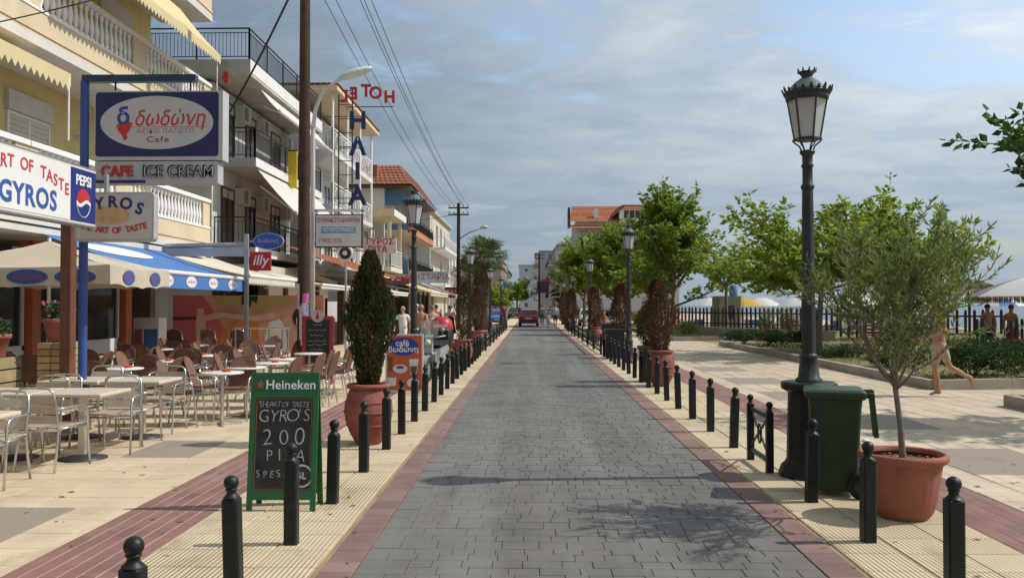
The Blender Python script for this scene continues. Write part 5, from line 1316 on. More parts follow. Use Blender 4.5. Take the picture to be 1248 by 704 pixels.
# ================================================================== CHAIRS AND TABLES
SLATM = M('beige_slat', (.50, .42, .32), .4, .12, 6, 0, 60, .2)
def wicker_mat():
    m = M('brown_wicker', (.17, .085, .055), .65, .2, 10, island=.12, objvar=.12)
    nt = m.node_tree; N = nt.nodes; L = nt.links; b = N['Principled BSDF']
    tc = N.new('ShaderNodeTexCoord'); ck = N.new('ShaderNodeTexChecker'); ck.inputs['Scale'].default_value = 60; L.new(tc.outputs['Object'], ck.inputs[0])
    bp = N.new('ShaderNodeBump'); bp.inputs['Strength'].default_value = .5; bp.inputs['Distance'].default_value = .004; L.new(ck.outputs['Fac'], bp.inputs['Height']); L.new(bp.outputs[0], b.inputs['Normal'])
    return m
WICK = wicker_mat()
def arc(p, q, bulge, n=5):
    return [tuple(Vector(p).lerp(Vector(q), i / n) + Vector(bulge) * math.sin(PI * i / n)) for i in range(n + 1)]
def make_slat_chair():
    t = thing('cafe_chair', 's', 'chair')
    MB().tube([(-.22, -.30, 0), (-.215, -.24, .30), (-.21, -.225, .46), (-.21, -.275, .72), (-.195, -.292, .81), (-.15, -.30, .852), (0, -.303, .862), (.15, -.30, .852), (.195, -.292, .81), (.21, -.275, .72), (.21, -.225, .46), (.215, -.24, .30), (.22, -.30, 0)], .0125, 7).build('back_frame', ALU, t)
    for s in (-1, 1):
        MB().tube([(s * .265, .25, 0), (s * .262, .215, .30), (s * .262, .205, .56), (s * .262, .17, .625), (s * .262, .10, .648), (s * .262, -.10, .648), (s * .25, -.21, .645), (s * .215, -.262, .64)], .0125, 7).build('arm_and_leg', ALU, t)
    MB().tube([(-.262, .21, .42), (.262, .21, .42)], .011, 6).tube([(-.214, -.23, .42), (.214, -.23, .42)], .011, 6).tube([(-.24, .21, .43), (-.212, -.23, .43)], .011, 6).tube([(.24, .21, .43), (.212, -.23, .43)], .011, 6).build('seat_frame', ALU, t)
    for i in range(5):
        y = -.185 + i * .092; MB().box(-.225, .225, y - .038, y + .038, .443, .455, .004).build('seat_slat', SLATM, t)
    for i, (z, y) in enumerate(((.53, -.243), (.635, -.262), (.74, -.281))):
        MB().obox((-.20, y, z), (.20, y, z), .085, .010, (0, 1, .19)).build('back_slat', SLATM, t)
    return t
def make_wicker_chair():
    t = thing('wicker_chair', 'w', 'chair')
    for s in (-1, 1):
        MB().tube([(s * .23, -.28, 0), (s * .205, -.20, .44), (s * .19, -.24, .60)], .0115, 7).build('rear_leg', ALU, t)
        MB().tube([(s * .245, .25, 0), (s * .24, .20, .42), (s * .25, .17, .60), (s * .25, .10, .635), (s * .24, -.10, .645), (s * .20, -.225, .64)], .0115, 7).build('arm_and_leg', ALU, t)
    m = MB(); n = 12; vs = []
    outl = [(-.185, .46), (-.20, .60), (-.20, .74), (-.175, .83), (-.12, .885), (0, .91), (.12, .885), (.175, .83), (.20, .74), (.20, .60), (.185, .46)]
    for k, dy in enumerate((-.014, .014)):
        for (x, z) in outl: vs.append((x, -.20 - (z - .44) * .30 - .03 * (1 - (x / .2) ** 2) * (1 if z > .5 else .4) + dy, z))
    m_ = len(outl); fs = [tuple(range(m_ - 1, -1, -1)), tuple(range(m_, 2 * m_))] + [(i, (i + 1) % m_, m_ + (i + 1) % m_, m_ + i) for i in range(m_)]
    m.add(vs, fs, False); m.build('backrest', WICK, t)
    MB().tube([(x * 1.02, -.20 - (z - .44) * .30 - .03 * (1 - (x / .2) ** 2) * (1 if z > .5 else .4), z + .004) for (x, z) in outl], .011, 6).build('back_rim', M('wicker_rim', (.12, .055, .035), .6, .15, 8), t)
    MB().prism(rrect(-.22, .22, -.21, .21, .07), -.0, .03).build('seat', WICK, t, (0, 0, .45), (R(90), 0, 0))
    MB().tube([(-.235, .2, .41), (.235, .2, .41)], .010, 6).tube([(-.207, -.21, .41), (.207, -.21, .41)], .010, 6).build('stretcher', ALU, t)
    return t
TTOP = M('table_cream', (.62, .54, .44), .35, .06, 3)
TEDGE = M('table_edge_tan', (.46, .36, .24), .45, .1, 6)
def square_table(x, y, label, w=.75, d=.72):
    t = thing('square_table', label, 'table', (x, y, 0), 0, 'square cream tables')
    MB().box(-w / 2, w / 2, -d / 2, d / 2, .722, .75, .006).build('table_top', TTOP, t)
    MB().box(-w / 2 + .004, w / 2 - .004, -d / 2 + .004, d / 2 - .004, .710, .7215).build('edge_band', TEDGE, t)
    MB().box(-.035, .035, -.035, .035, .03, .708).build('column', ALU, t)
    MB().lathe([(.26, 0), (.26, .012), (.05, .04), (.04, .05)], 20).build('base', M('cast_base', (.05, .05, .055), .4, .2, 5, metal=.3), t)
def round_table(x, y, label, ash=True, seed=0):
    t = thing('round_table', label, 'table', (x, y, 0), 0, 'round white tables'); rg = random.Random(seed)
    MB().lathe([(.285, .722), (.30, .728), (.302, .742), (.292, .75), (1e-5, .751)], 36, caps=False).lathe([(1e-5, .7215), (.285, .722)], 36, caps=False).build('table_top', M('table_white', (.70, .67, .63), .35, .04, 3), t)
    MB().cyl((0, 0, .03), (0, 0, .72), .028, n=12).build('column', ALU, t)
    for a in (0.4, 0.4 + PI / 2, .4 + PI, .4 + 1.5 * PI): MB().obox((.03 * math.cos(a), .03 * math.sin(a), .05), (.27 * math.cos(a), .27 * math.sin(a), .018), .035, .03).build('foot', ALU, t)
    return t
def ashtray(x, y, z, label):
    o = MB().lathe([(.055, 0), (.062, .03), (.055, .035), (.042, .012), (1e-5, .01)], 8, smooth=False).build('ashtray', M('orange_ashtray', (.52, .07, .02), .45, .08, 9)); o.location = (x, y, z); o.rotation_euler = (0, 0, x * 3)
    tag(o, label, 'ashtray', 'orange ashtrays on the round tables')
slat = make_slat_chair(); wick = make_wicker_chair()
# square tables at the front
for x, y, lb in ((-4.98, 7.35, 'square cream table cut by the left frame edge, nearest of all'), (-4.98, 9.50, 'square cream table right behind the two front chairs'), (-5.76, 9.50, 'square cream table left of the front one, touching it'),
                 (-5.02, 11.05, 'square cream table in the second row, street side'), (-5.80, 11.05, 'square cream table in the second row, away from the street')):
    square_table(x, y, lb)
SC = [(-5.12, 8.08, 183, 'aluminium slat chair half cut by the left frame edge'), (-5.03, 8.98, -4, 'aluminium slat chair nearest the camera, its back turned, at the front square table'),
      (-5.66, 9.0, 6, 'aluminium slat chair left of the nearest one, its back turned'), (-4.86, 9.98, 186, 'aluminium slat chair behind the front square table, street side, facing the camera'),
      (-5.68, 10.10, 176, 'aluminium slat chair behind the left front table, facing the camera'), (-4.92, 10.56, 2, 'aluminium slat chair with its back turned at the second-row street-side table'),
      (-5.70, 10.52, -6, 'aluminium slat chair with its back turned at the second-row inner table'), (-5.0, 11.58, 178, 'aluminium slat chair on the far side of the second-row street-side table'),
      (-5.85, 11.62, 190, 'aluminium slat chair on the far side of the second-row inner table'), (-8.25, 12.05, 80, 'aluminium slat chair seen side-on in front of the plank planter')]
for x, y, a, lb in SC: place(slat, used, (x, y, 0), R(a), lb, 'aluminium slat chairs')
ROWS = [('street-side row', -4.38, [12.25, 13.25, 14.25, 15.35, 17.1], 0), ('middle row', -6.25, [13.0, 14.7, 16.4, 18.2, 20.2], 1), ('inner row', -8.1, [14.6, 16.2, 18.7, 20.6], 2)]
rg = random.Random(21)
for nm, x, ys, q in ROWS:
    for i, y in enumerate(ys):
        lb = f'{ORD[i]} round white table from the front in the {nm}'
        xx = x + rg.uniform(-.05, .05); round_table(xx, y, lb, True, i)
        if not (q == 0 and i == 4) : ashtray(xx + rg.uniform(-.08, .12), y + rg.uniform(-.06, .06), .752, f'small orange ashtray on the {ORD[i]} table of the {nm}')
        sides = [(1, 0), (-1, 0)] if q == 0 else [(1, 0), (-1, 0), (0, -1), (0, 1)]
        if q == 0 and i == 0: sides = [(-1, 0), (0, 1)]
        if q == 0 and i == 1: sides = [(-1, 0), (1, 0)]
        if q == 1: sides = [(1, 0), (-1, 0), (0, -1), (0, 1)]
        if q == 2: sides = [(1, 0), (0, -1), (-1, 0), (0, 1)]
        for (sx, sy) in sides:
            d = .52 + rg.uniform(-.04, .08); px, py = xx + sx * d, y + sy * d
            ang = math.atan2(-(-sx), -sy) ; ang = math.atan2(sx, -sy)
            side = {(1, 0): 'on its street side', (-1, 0): 'on its shop side', (0, -1): 'on its near side', (0, 1): 'on its far side'}[(sx, sy)]
            place(wick, used, (px, py + rg.uniform(-.05, .05), 0), ang + rg.uniform(-.2, .2), f'brown wicker chair at the {ORD[i]} table of the {nm}, {side}', 'brown wicker chairs')
# row of chairs turned with their backs to the kerb
for i, (x, y) in enumerate(((-3.72, 13.6), (-3.66, 14.75), (-3.62, 15.9), (-3.60, 16.5))):
    place(wick, used, (x, y, 0), R(90 + rg.uniform(-10, 10)), f'brown wicker chair with its back to the road, {ORD[i]} of four', 'brown wicker chairs')
# steel-topped service counter with bright rails in front of the hoarding
t = thing('service_rail', 'bright tubular metal rail frame standing in front of the hoarding', 'rail', (-6.9, 22.6, 0))
m = MB()
for x in (-.9, -.5, .0, .35, .5): m.cyl((x, 0, 0), (x, 0, 1.08), .02)
m.cyl((-.95, 0, 1.1), (.55, 0, 1.1), .025); m.build('rail_frame', ALU, t)
for i, x in enumerate((-9.6, -8.7, -7.9)):
    t = thing('steel_chair_stack', ['stack of metal-framed chairs left of the hoarding', 'stack of metal-framed chairs in the middle before the hoarding', 'stack of metal-framed chairs at the right before the hoarding'][i], 'chairs', (x, 23.4, 0), 0, 'stacked chairs before the hoarding')
    for k in range(3):
        MB().tube([(-.22, -.3 - .06 * k, 0 + .1 * k), (-.21, -.23 - .06 * k, .46 + .1 * k), (-.2, -.29 - .06 * k, .8 + .1 * k), (0, -.3 - .06 * k, .88 + .1 * k), (.2, -.29 - .06 * k, .8 + .1 * k), (.21, -.23 - .06 * k, .46 + .1 * k), (.22, -.3 - .06 * k, 0 + .1 * k)], .013, 6).build('back_frame', ALU, t)
        MB().box(-.2, .2, -.25 - .06 * k, .2 - .06 * k, .45 + .1 * k, .48 + .1 * k).build('seat', WICK, t)
        MB().box(-.19, .19, -.285 - .06 * k, -.265 - .06 * k, .6 + .1 * k, .85 + .1 * k).build('backrest', WICK, t)
    for s in (-1, 1): MB().tube([(s * .24, .25, 0), (s * .23, .2, .45)], .013, 6).build('front_leg', ALU, t)
# ================================================================== TREES
def grow(rg, p, d, L, r, depth, segs, out, tips, bend=.25, up=.1, kids=3, spread=.7, shrink=.68, minr=.004):
    pts = [p.copy()]; rr = [r]; q = p.copy(); dd = d.copy()
    for i in range(segs):
        dd = (dd + Vector((rg.uniform(-bend, bend), rg.uniform(-bend, bend), rg.uniform(-bend, bend) + up))).normalized()
        q = q + dd * (L / segs); pts.append(q.copy()); rr.append(max(minr, r * (1 - .5 * (i + 1) / segs)))
    out.append((pts, rr))
    if depth == 0: tips.append(pts); return
    for k in range(kids):
        i = rg.randint(max(1, segs // 2), segs); b = pts[i]
        a = rg.uniform(0, 2 * PI); s = dd.orthogonal().normalized(); s = (Matrix.Rotation(a, 3, dd) @ s)
        nd = (dd + s * rg.uniform(spread * .6, spread * 1.2)).normalized()
        grow(rg, b, nd, L * shrink * rg.uniform(.75, 1.15), rr[i] * .7, depth - 1, segs, out, tips, bend, up, kids, spread, shrink, minr)
def limbs_mesh(out, nside=7):
    m = MB()
    for pts, rr in out:
        m.tube(pts, rr, 5 if rr[0] < .02 else nside, caps=False)
    return m
def leafy_tree(name, label, loc, h_trunk, r, n_main, main_len, shoots, shoot_len, leaf_len, leaf_w, mat, seed, per=16, group=None, cat='tree', lean=(0, 0), elev=(.25, 1.1), trunk_mat=None, leader=0):
    rg = random.Random(seed); t = thing(name, label, cat, loc, 0, group)
    limbs = []; m = MB()
    top = Vector((lean[0], lean[1], h_trunk)); limbs.append(([Vector((0, 0, -.1)), Vector((lean[0] * .4, lean[1] * .4, h_trunk * .5)), top], [r * 1.15, r * .9, r * .78]))
    if leader: limbs.append(([top, Vector((lean[0] + .1, lean[1], (h_trunk + leader) / 2)), Vector((lean[0], lean[1] + .1, leader))], [r * .78, r * .5, r * .15]))
    top0 = top
    for i in range(n_main):
        fr0 = (i / n_main) if leader else 0; top = top0 + Vector((0, 0, (leader - h_trunk) * fr0)) if leader else top0
        a = 2.4 * i if leader else 2 * PI * (i + rg.uniform(-.3, .3)) / n_main; e = rg.uniform(*elev); d = Vector((math.cos(a) * math.cos(e), math.sin(a) * math.cos(e), math.sin(e)))
        pts = [top.copy()]; rr = [r * .5]; q = top.copy(); L = main_len * rg.uniform(.75, 1.2) * (1 - .72 * fr0); dd = d.copy()
        for k in range(6):
            dd = (dd + Vector((rg.uniform(-.16, .16), rg.uniform(-.16, .16), rg.uniform(-.08, .16)))).normalized(); q = q + dd * (L / 6); pts.append(q.copy()); rr.append(r * .5 * (1 - .14 * (k + 1)))
        limbs.append((pts, rr))
        for s in range(shoots):
            k = rg.uniform(1.2, 6); b = pts[int(k)].lerp(pts[min(6, int(k) + 1)], k % 1); bd = (pts[min(6, int(k) + 1)] - pts[int(k) - 1]).normalized()
            sd_ = (bd * .7 + Vector((rg.uniform(-.9, .9), rg.uniform(-.9, .9), rg.uniform(-.25, .95)))).normalized(); SL = shoot_len * rg.uniform(.45, 1.3)
            sp = [b.copy()]; x = b.copy(); ds = sd_.copy()
            for j in range(4):
                ds = (ds + Vector((rg.uniform(-.2, .2), rg.uniform(-.2, .2), rg.uniform(-.1, .2)))).normalized(); x = x + ds * (SL / 4); sp.append(x.copy())
            limbs.append((sp, [r * .09, r * .075, r * .06, r * .045, r * .02]))
            nl = int(per * SL / shoot_len) + 3
            for l in range(nl):
                u = rg.uniform(.1, 1) * 4; j = min(3, int(u)); p = sp[j].lerp(sp[j + 1], u - j); ax = (sp[j + 1] - sp[j]).normalized()
                ld = (ax * .5 + Vector((rg.uniform(-1, 1), rg.uniform(-1, 1), rg.uniform(-.75, .5)))).normalized()
                k2 = rg.uniform(.6, 1.2); leaf(m, p + ld * leaf_len * .15, ld, leaf_len * k2, leaf_w * k2, rg)
    limbs_mesh(limbs).build('trunk', trunk_mat or BARK, t)
    m.build('crown', mat, t); return t
LF1 = leaf_mat('mulberry_leaf', (.15, .23, .022), (.33, .41, .065), .55)
LF2 = leaf_mat('plane_leaf', (.13, .21, .02), (.29, .38, .055), .55)
LF3 = leaf_mat('olive_leaf', (.095, .155, .032), (.20, .265, .07), .45, (.26, .25, .09))
leafy_tree('shade_tree', 'bright green spreading tree with upswept shoots behind the tall street lamp', (9.6, 29.0, .25), 1.95, .11, 16, 3.1, 17, 1.35, .26, .14, LF1, 5, 30, None, 'tree', (.1, 0), (-.05, .85))
leafy_tree('shade_tree', 'young branching tree right of the tall street lamp, behind the olive', (12.5, 29.5, .28), 1.9, .09, 13, 2.6, 14, 1.3, .26, .14, LF1, 8, 26, None, 'tree', (0, 0), (.0, 1.1))
leafy_tree('shade_tree', 'tree whose leaves reach in at the right frame edge above the parasol', (9.35, 12.6, .1), 2.7, .12, 15, 2.2, 13, .9, .19, .115, leaf_mat('near_leaf', (.030, .075, .016), (.075, .15, .03), .4), 11, 20, None, 'tree', (0, 0), (.1, 1.2))
leafy_tree('shade_tree', 'tall dense green tree beside the orange roofed house', (8.2, 50, .1), 1.5, .16, 28, 3.6, 11, 1.4, .34, .18, LF2, 13, 26, None, 'tree', (0, 0), (.25, .9), None, 6.9)
leafy_tree('shade_tree', 'dense green tree left of the tallest one, in front of the orange roofed house', (6.0, 60, .1), 1.6, .15, 24, 3.2, 10, 1.4, .34, .19, LF2, 17, 26, None, 'tree', (0, 0), (.2, .85), None, 5.6)
leafy_tree('shade_tree', 'bright green tree at the left of the right-hand tree group', (4.2, 68, 0), 1.8, .14, 22, 3.0, 9, 1.4, .36, .2, LF1, 19, 24, None, 'tree', (0, 0), (.2, .85), None, 5.4)
leafy_tree('shade_tree', 'small thin tree with dark trunk at the end of the picket fence', (10.6, 47, .3), 2.4, .10, 8, 1.9, 9, 1.0, .26, .15, LF1, 23, 20, None, 'tree', (0, 0), (.3, 1.2))
leafy_tree('shade_tree', 'dark leafy tree deep behind the right-hand jars', (7.6, 78, 0), 2.8, .15, 10, 3.2, 12, 1.4, .36, .22, LF2, 29, 28, None, 'tree', (0, 0), (.1, 1.3))
leafy_tree('shade_tree', 'round green tree by the far blue car on the left', (-3.6, 86, 0), 1.6, .15, 9, 1.5, 10, 1.0, .3, .2, LF1, 31, 24, None, 'tree', (0, 0), (.1, 1.3))
leafy_tree('shade_tree', 'dark tree at the far end of the street left of the red car', (-2.4, 150, 0), 2.5, .2, 10, 3.0, 10, 1.6, .5, .3, LF2, 37, 22, None, 'tree', (0, 0), (.1, 1.3))
leafy_tree('shade_tree', 'dark tree at the far end of the street right of the red car', (5.4, 140, 0), 2.0, .2, 10, 2.8, 10, 1.6, .5, .3, LF2, 41, 22, None, 'tree', (0, 0), (.1, 1.3))

# olive in the big pot
t = thing('olive_tree', 'small airy olive tree growing in the fluted terracotta pot', 'tree', (3.0, 7.05, .46)); rg = random.Random(12)
out = []; tips = []
out.append(([Vector((0, 0, 0)), Vector((-.012, .0, .25)), Vector((-.045, .0, .52)), Vector((-.065, 0, .68))], [.030, .025, .023, .022]))
for i in range(11):
    a = 2 * PI * i / 11 + rg.uniform(-.3, .3); e = rg.uniform(.62, 1.48)
    grow(rg, Vector((-.062, 0, .67 - .014 * i)), Vector((math.cos(a) * math.cos(e), math.sin(a) * math.cos(e), math.sin(e))), .70, .012, 2, 5, out, tips, .22, .08, 5, .82, .72, .0022)
limbs_mesh(out, 8).build('trunk', M('olive_bark', (.20, .17, .13), .9, .25, 20, .5, 80), t)
m = MB()
for pts in tips + [o[0] for o in out[1:] if o[1][0] < .009]:
    for l in range(rg.randint(10, 16)):
        u = rg.uniform(.15, 1) * (len(pts) - 1); j = min(len(pts) - 2, int(u)); p = pts[j].lerp(pts[j + 1], u - j); ax = (pts[j + 1] - pts[j]).normalized()
        ld = (ax * .9 + Vector((rg.uniform(-1, 1), rg.uniform(-1, 1), rg.uniform(-.5, .8)))).normalized(); k = rg.uniform(.7, 1.3); leaf(m, p, ld, .068 * k, .0140 * k, rg, .15)
m.build('crown', LF3, t)

# cypress / thuja in jars
def cone_shrub(label, x, y, z, h, r, mat, mat2, seed, n, stems=True, frac=.3, skew=0., leafs=.055):
    t = thing('cypress_shrub', label, 'shrub', (x, y, z)); rg = random.Random(seed); t.rotation_euler = (R(rg.uniform(-3, 3)), R(rg.uniform(-4, 4)), 0); g = MB(); b = MB(); st = MB()
    st.cyl((0, 0, -.05), (0, 0, h * .85), .03, .006, 7)
    for i in range(60):
        u = rg.uniform(.03, .8); a = rg.uniform(0, 6.28); R0 = prof_r(u) * r * .8
        st.tube([(0, 0, u * h * .9), (R0 * .5 * math.cos(a), R0 * .5 * math.sin(a), u * h + .04), (R0 * math.cos(a), R0 * math.sin(a), u * h + .14)], [.008, .006, .003], 4, caps=False)
    st.build('stem', BARK, t)
    for i in range(n):
        u = rg.random() ** .85; a = rg.uniform(0, 6.28)
        lump = 1 + .20 * math.sin(a * 2 + u * 8 + seed) + .14 * math.sin(a * 5 - u * 17)
        bare = math.sin(a * 2 + seed * 2) + math.sin(u * 14 + seed) > 1.55
        if bare and rg.random() < .7: continue
        R0 = prof_r(u) * r * lump * math.sqrt(rg.uniform(.2, 1.15))
        p = Vector((R0 * math.cos(a), R0 * math.sin(a), u * h)); d = Vector((math.cos(a) * .45 + rg.uniform(-.3, .3), math.sin(a) * .45 + rg.uniform(-.3, .3), 1)).normalized(); k = rg.uniform(.6, 1.3)
        brown = rg.random() < frac + skew * (math.cos(a - .3)) + .25 * (math.sin(u * 11 + a * 2) > .55)
        leaf(b if brown else g, p, d, leafs * k, leafs * .42 * k, rg, .3)
    g.build('foliage', mat, t)
    if b.f: b.build('dry_foliage', mat2, t)
def prof_r(u): return (.42 + .58 * min(1, u / .38)) * (1 - max(0, u - .52) / .50) ** .58 if u < 1 else .02
GCY = leaf_mat('cypress_green', (.020, .050, .014), (.055, .105, .024), .25)
BCY = leaf_mat('cypress_brown', (.060, .030, .014), (.16, .075, .030), .25)
RBR = leaf_mat('cypress_dead', (.075, .036, .018), (.19, .085, .042), .25)
cone_shrub('green cypress with brown patches growing in the left banded jar', -2.0, 10.6, .68, 1.66, .25, GCY, BCY, 3, 12000, True, .36, 0, .058)
cone_shrub('reddish-brown dead cypress cone in the right terracotta jar', 2.74, 18.3, .70, 1.55, .34, GCY, RBR, 4, 6500, True, .86, .1)
cone_shrub('dark green cypress standing left of the dead brown cone', 2.68, 19.4, .74, 1.05, .34, GCY, BCY, 5, 4500, True, .04)
cone_shrub('brown dead cypress in the middle right-hand jar', 3.05, 30.0, .64, 1.8, .34, GCY, RBR, 6, 4000, True, .92, 0, .075)
cone_shrub('brown dead cypress in the farthest right-hand jar', 3.0, 40.0, .64, 1.9, .38, GCY, RBR, 7, 3500, True, .95, 0, .085)
cone_shrub('brown-green cypress beside the red-domed litter bin on the left', -1.95, 24.5, .68, 1.7, .25, GCY, RBR, 8, 3300, True, .45, 0, .06)
cone_shrub('reddish dead cypress farthest along the left kerb', -2.0, 32.5, .68, 1.7, .26, GCY, RBR, 9, 2800, True, .75, 0, .07)
cone_shrub('far brown cypress at the right kerb near the walking couple', 2.9, 74, 0, 3.0, .6, GCY, RBR, 11, 2500, True, .9, 0, .14)
cone_shrub('far brown cypress nearest the red car on the right', 2.6, 56, 0, 2.7, .45, GCY, RBR, 12, 2500, True, .9, 0, .12)

# fan palms
def palm(label, x, y, h, seed, nf=40, fl=1.35):
    t = thing('fan_palm', label, 'palm', (x, y, 0)); rg = random.Random(seed)
    pts = [(0, 0, -.1), (.03, 0, h * .4), (.05, .02, h)]; MB().tube(pts, [.30, .22, .2], 12).build('trunk', BARK, t)
    sk = MB()
    for i in range(420):   # old leaf bases and dead skirt
        z = h * rg.uniform(.35, 1.0); a = rg.uniform(0, 6.28); p = Vector((.2 * math.cos(a), .2 * math.sin(a), z)); leaf(sk, p, Vector((math.cos(a) * .6, math.sin(a) * .6, -.8)).normalized(), .3, .09, rg)
    sk.build('dead_skirt', leaf_mat('palm_dead', (.13, .085, .04), (.22, .16, .08), .15), t)
    m = MB(); top = Vector((.05, .02, h))
    for i in range(nf):
        a = rg.uniform(0, 6.28); e = rg.uniform(-.65, 1.35); d = Vector((math.cos(a) * math.cos(e), math.sin(a) * math.cos(e), math.sin(e))); pl = rg.uniform(.55, .9) * fl
        c = top + d * pl + Vector((0, 0, -.1 * pl)); m.tube([top, top + d * pl * .6, c], [.02, .015, .012], 4, caps=False)
        s = d.cross(Vector((0, 0, 1))).normalized(); n = s.cross(d)
        for k in range(15):
            f = (k - 7) / 7 * 1.35; ld = (d * math.cos(f) + s * math.sin(f) + n * rg.uniform(-.1, .1)).normalized(); L = fl * rg.uniform(.7, 1.0) * (1 - .2 * abs(f))
            q = c + ld * L * .6; e2 = c + ld * L + Vector((0, 0, -.25 * L)); w = s * math.cos(f) - d * math.sin(f); w *= .045
            m.add([c, q + w, e2, q - w], [(0, 1, 3), (1, 2, 3)], False)
    m.build('crown', leaf_mat('palm_leaf', (.05, .09, .025), (.14, .17, .06), .35), t)
palm('tall fan palm standing right of the second wooden pole', -3.2, 60.0, 5.0, 3)
palm('fan palm just behind the first, partly hidden by it', -3.9, 64.0, 5.2, 4)
palm('smaller fan palm to the left of the pair, by the wooden pole', -4.9, 70, 4.3, 5)

# low shrubs in the beds
def shrub(label, x, y, z, rx, ry, h, seed, n, mat, ll=.07):
    t = thing('shrub', label, 'shrub', (x, y, z)); rg = random.Random(seed); m = MB(); st = MB()
    for i in range(14):
        a = rg.uniform(0, 6.28); st.tube([(0, 0, -.05), (rx * .35 * math.cos(a), ry * .35 * math.sin(a), h * .4), (rx * .7 * math.cos(a), ry * .7 * math.sin(a), h * .75)], [.012, .008, .004], 4, caps=False)
    st.build('stem', BARK, t)
    cl = [(rg.uniform(-.7, .7) * rx, rg.uniform(-.7, .7) * ry, rg.uniform(.35, .8) * h, rg.uniform(.3, .5)) for i in range(12)]
    for i in range(n):
        c = rg.choice(cl); d = Vector((rg.gauss(0, 1), rg.gauss(0, 1), rg.gauss(0, 1))).normalized(); k = rg.uniform(.5, 1.05) ** .5
        p = Vector((c[0] + d.x * rx * c[3] * k, c[1] + d.y * ry * c[3] * k, max(.02, c[2] + d.z * h * .42 * c[3] * 2 * k * .6))); ld = (d + Vector((rg.uniform(-.6, .6), rg.uniform(-.6, .6), rg.uniform(0, .8)))).normalized()
        leaf(m, p, ld, ll * rg.uniform(.6, 1.3), ll * .45, rg)
    m.build('foliage', mat, t)
SHG = leaf_mat('shrub_green', (.018, .045, .012), (.055, .11, .025), .3); SHY = leaf_mat('shrub_yellow_green', (.06, .09, .02), (.14, .17, .04), .35)
shrub('rounded dark green bush in the bed right of the walking man', 9.55, 18.9, .15, .95, .8, .85, 1, 5200, SHG)
shrub('dark green bush at the right frame edge behind the walking man', 11.1, 19.6, .2, .8, .7, .7, 2, 3200, SHG)
shrub('dark low plant in the corner planter at the right frame edge', 8.75, 14.0, .1, .6, .5, .42, 3, 2600, leaf_mat('shrub_dark', (.015, .03, .012), (.04, .07, .03), .2), .06)
shrub('flat green bush in the bed left of the tall street lamp', 9.0, 33.0, .2, 1.0, .7, .55, 4, 3000, SHG, .09)
shrub('flat green bush in the bed, left neighbour of the other', 8.6, 35.0, .2, .9, .7, .5, 5, 2600, SHG, .09)
shrub('small round bush just left of the tall lamp column', 9.7, 31.2, .22, .55, .5, .62, 6, 2000, SHG, .09)
shrub('low ground shrub near the kerb under the lamp', 8.9, 25.5, .15, .6, .6, .25, 7, 1400, SHG, .08)
shrub('low green shrub in the bed behind the olive trunk', 9.3, 21.5, .18, .9, .7, .32, 8, 2200, SHG, .08)
shrub('yellow-green twiggy bush behind the olive, left side', 10.6, 24.5, .25, .9, .8, 1.35, 9, 2600, SHY, .10)
shrub('yellow-green bush in the far bed right of the dead cone', 8.0, 45.0, .1, .8, .7, .85, 10, 2200, SHY, .1)
shrub('yellow flowering bush far right of the second street lamp', 6.9, 55, .1, .7, .7, 1.2, 11, 1800, leaf_mat('shrub_gold', (.16, .17, .02), (.30, .26, .04), .3), .12)
shrub('thin yellow shrub before the picket fence left of the lamp', 10.3, 37.8, .3, .4, .4, 1.2, 12, 700, SHY, .1)
shrub('orange-green potted shrub before the picket fence', 11.4, 38.2, .3, .5, .4, 1.3, 13, 800, leaf_mat('shrub_rust', (.10, .09, .03), (.22, .12, .03), .3), .1)
# ================================================================== PICKET FENCE, BEACH
PICK = M('picket_wood', (.055, .035, .03), .85, .25, 4)
wl = thing('fence_wall', 'low grey wall under the dark picket fence by the beach', 'wall', (0, 0, 0))
FA, FBp = Vector((7.6, 49.0, 0)), Vector((13.6, 38.6, 0))
MB().obox(FA + Vector((0, 0, .25)), FBp + Vector((0, 0, .25)), .25, .62).build('wall', M('low_wall', (.34, .29, .22), .9, .15, 2), wl)
def picket_fence(label, a, b, z, h, gap, group='picket fences by the beach'):
    t = thing('picket_fence', label, 'fence', (a.x, a.y, 0), 0, group); d = b - a; n = int(d.length / gap); ang = math.atan2(d.y, d.x)
    pk = MB().prism([(-.055, z), (.055, z), (.055, z + h - .08), (0, z + h), (-.055, z + h - .08)], -.02, .02).mesh('picket', PICK)
    for i in range(n + 1):
        p = d * (i / n); link('picket', pk, t, (p.x, p.y, random.uniform(-.02, .02)), (0, random.uniform(-.02, .02), ang))
    nrm = Vector((-math.sin(ang), math.cos(ang), 0)) * .045
    for zz in (z + .2, z + h - .3): MB().obox(nrm + Vector((0, 0, zz)), d + nrm + Vector((0, 0, zz)), .035, .07).build('rail', PICK, t)
picket_fence('dark wooden picket fence on the low wall before the beach', FA, FBp, .56, 1.05, .29)
picket_fence('dark wooden picket fence section right of the tall lamp', Vector((13.7, 38.4, 0)), Vector((19.5, 35.5, 0)), .3, 1.25, .31)
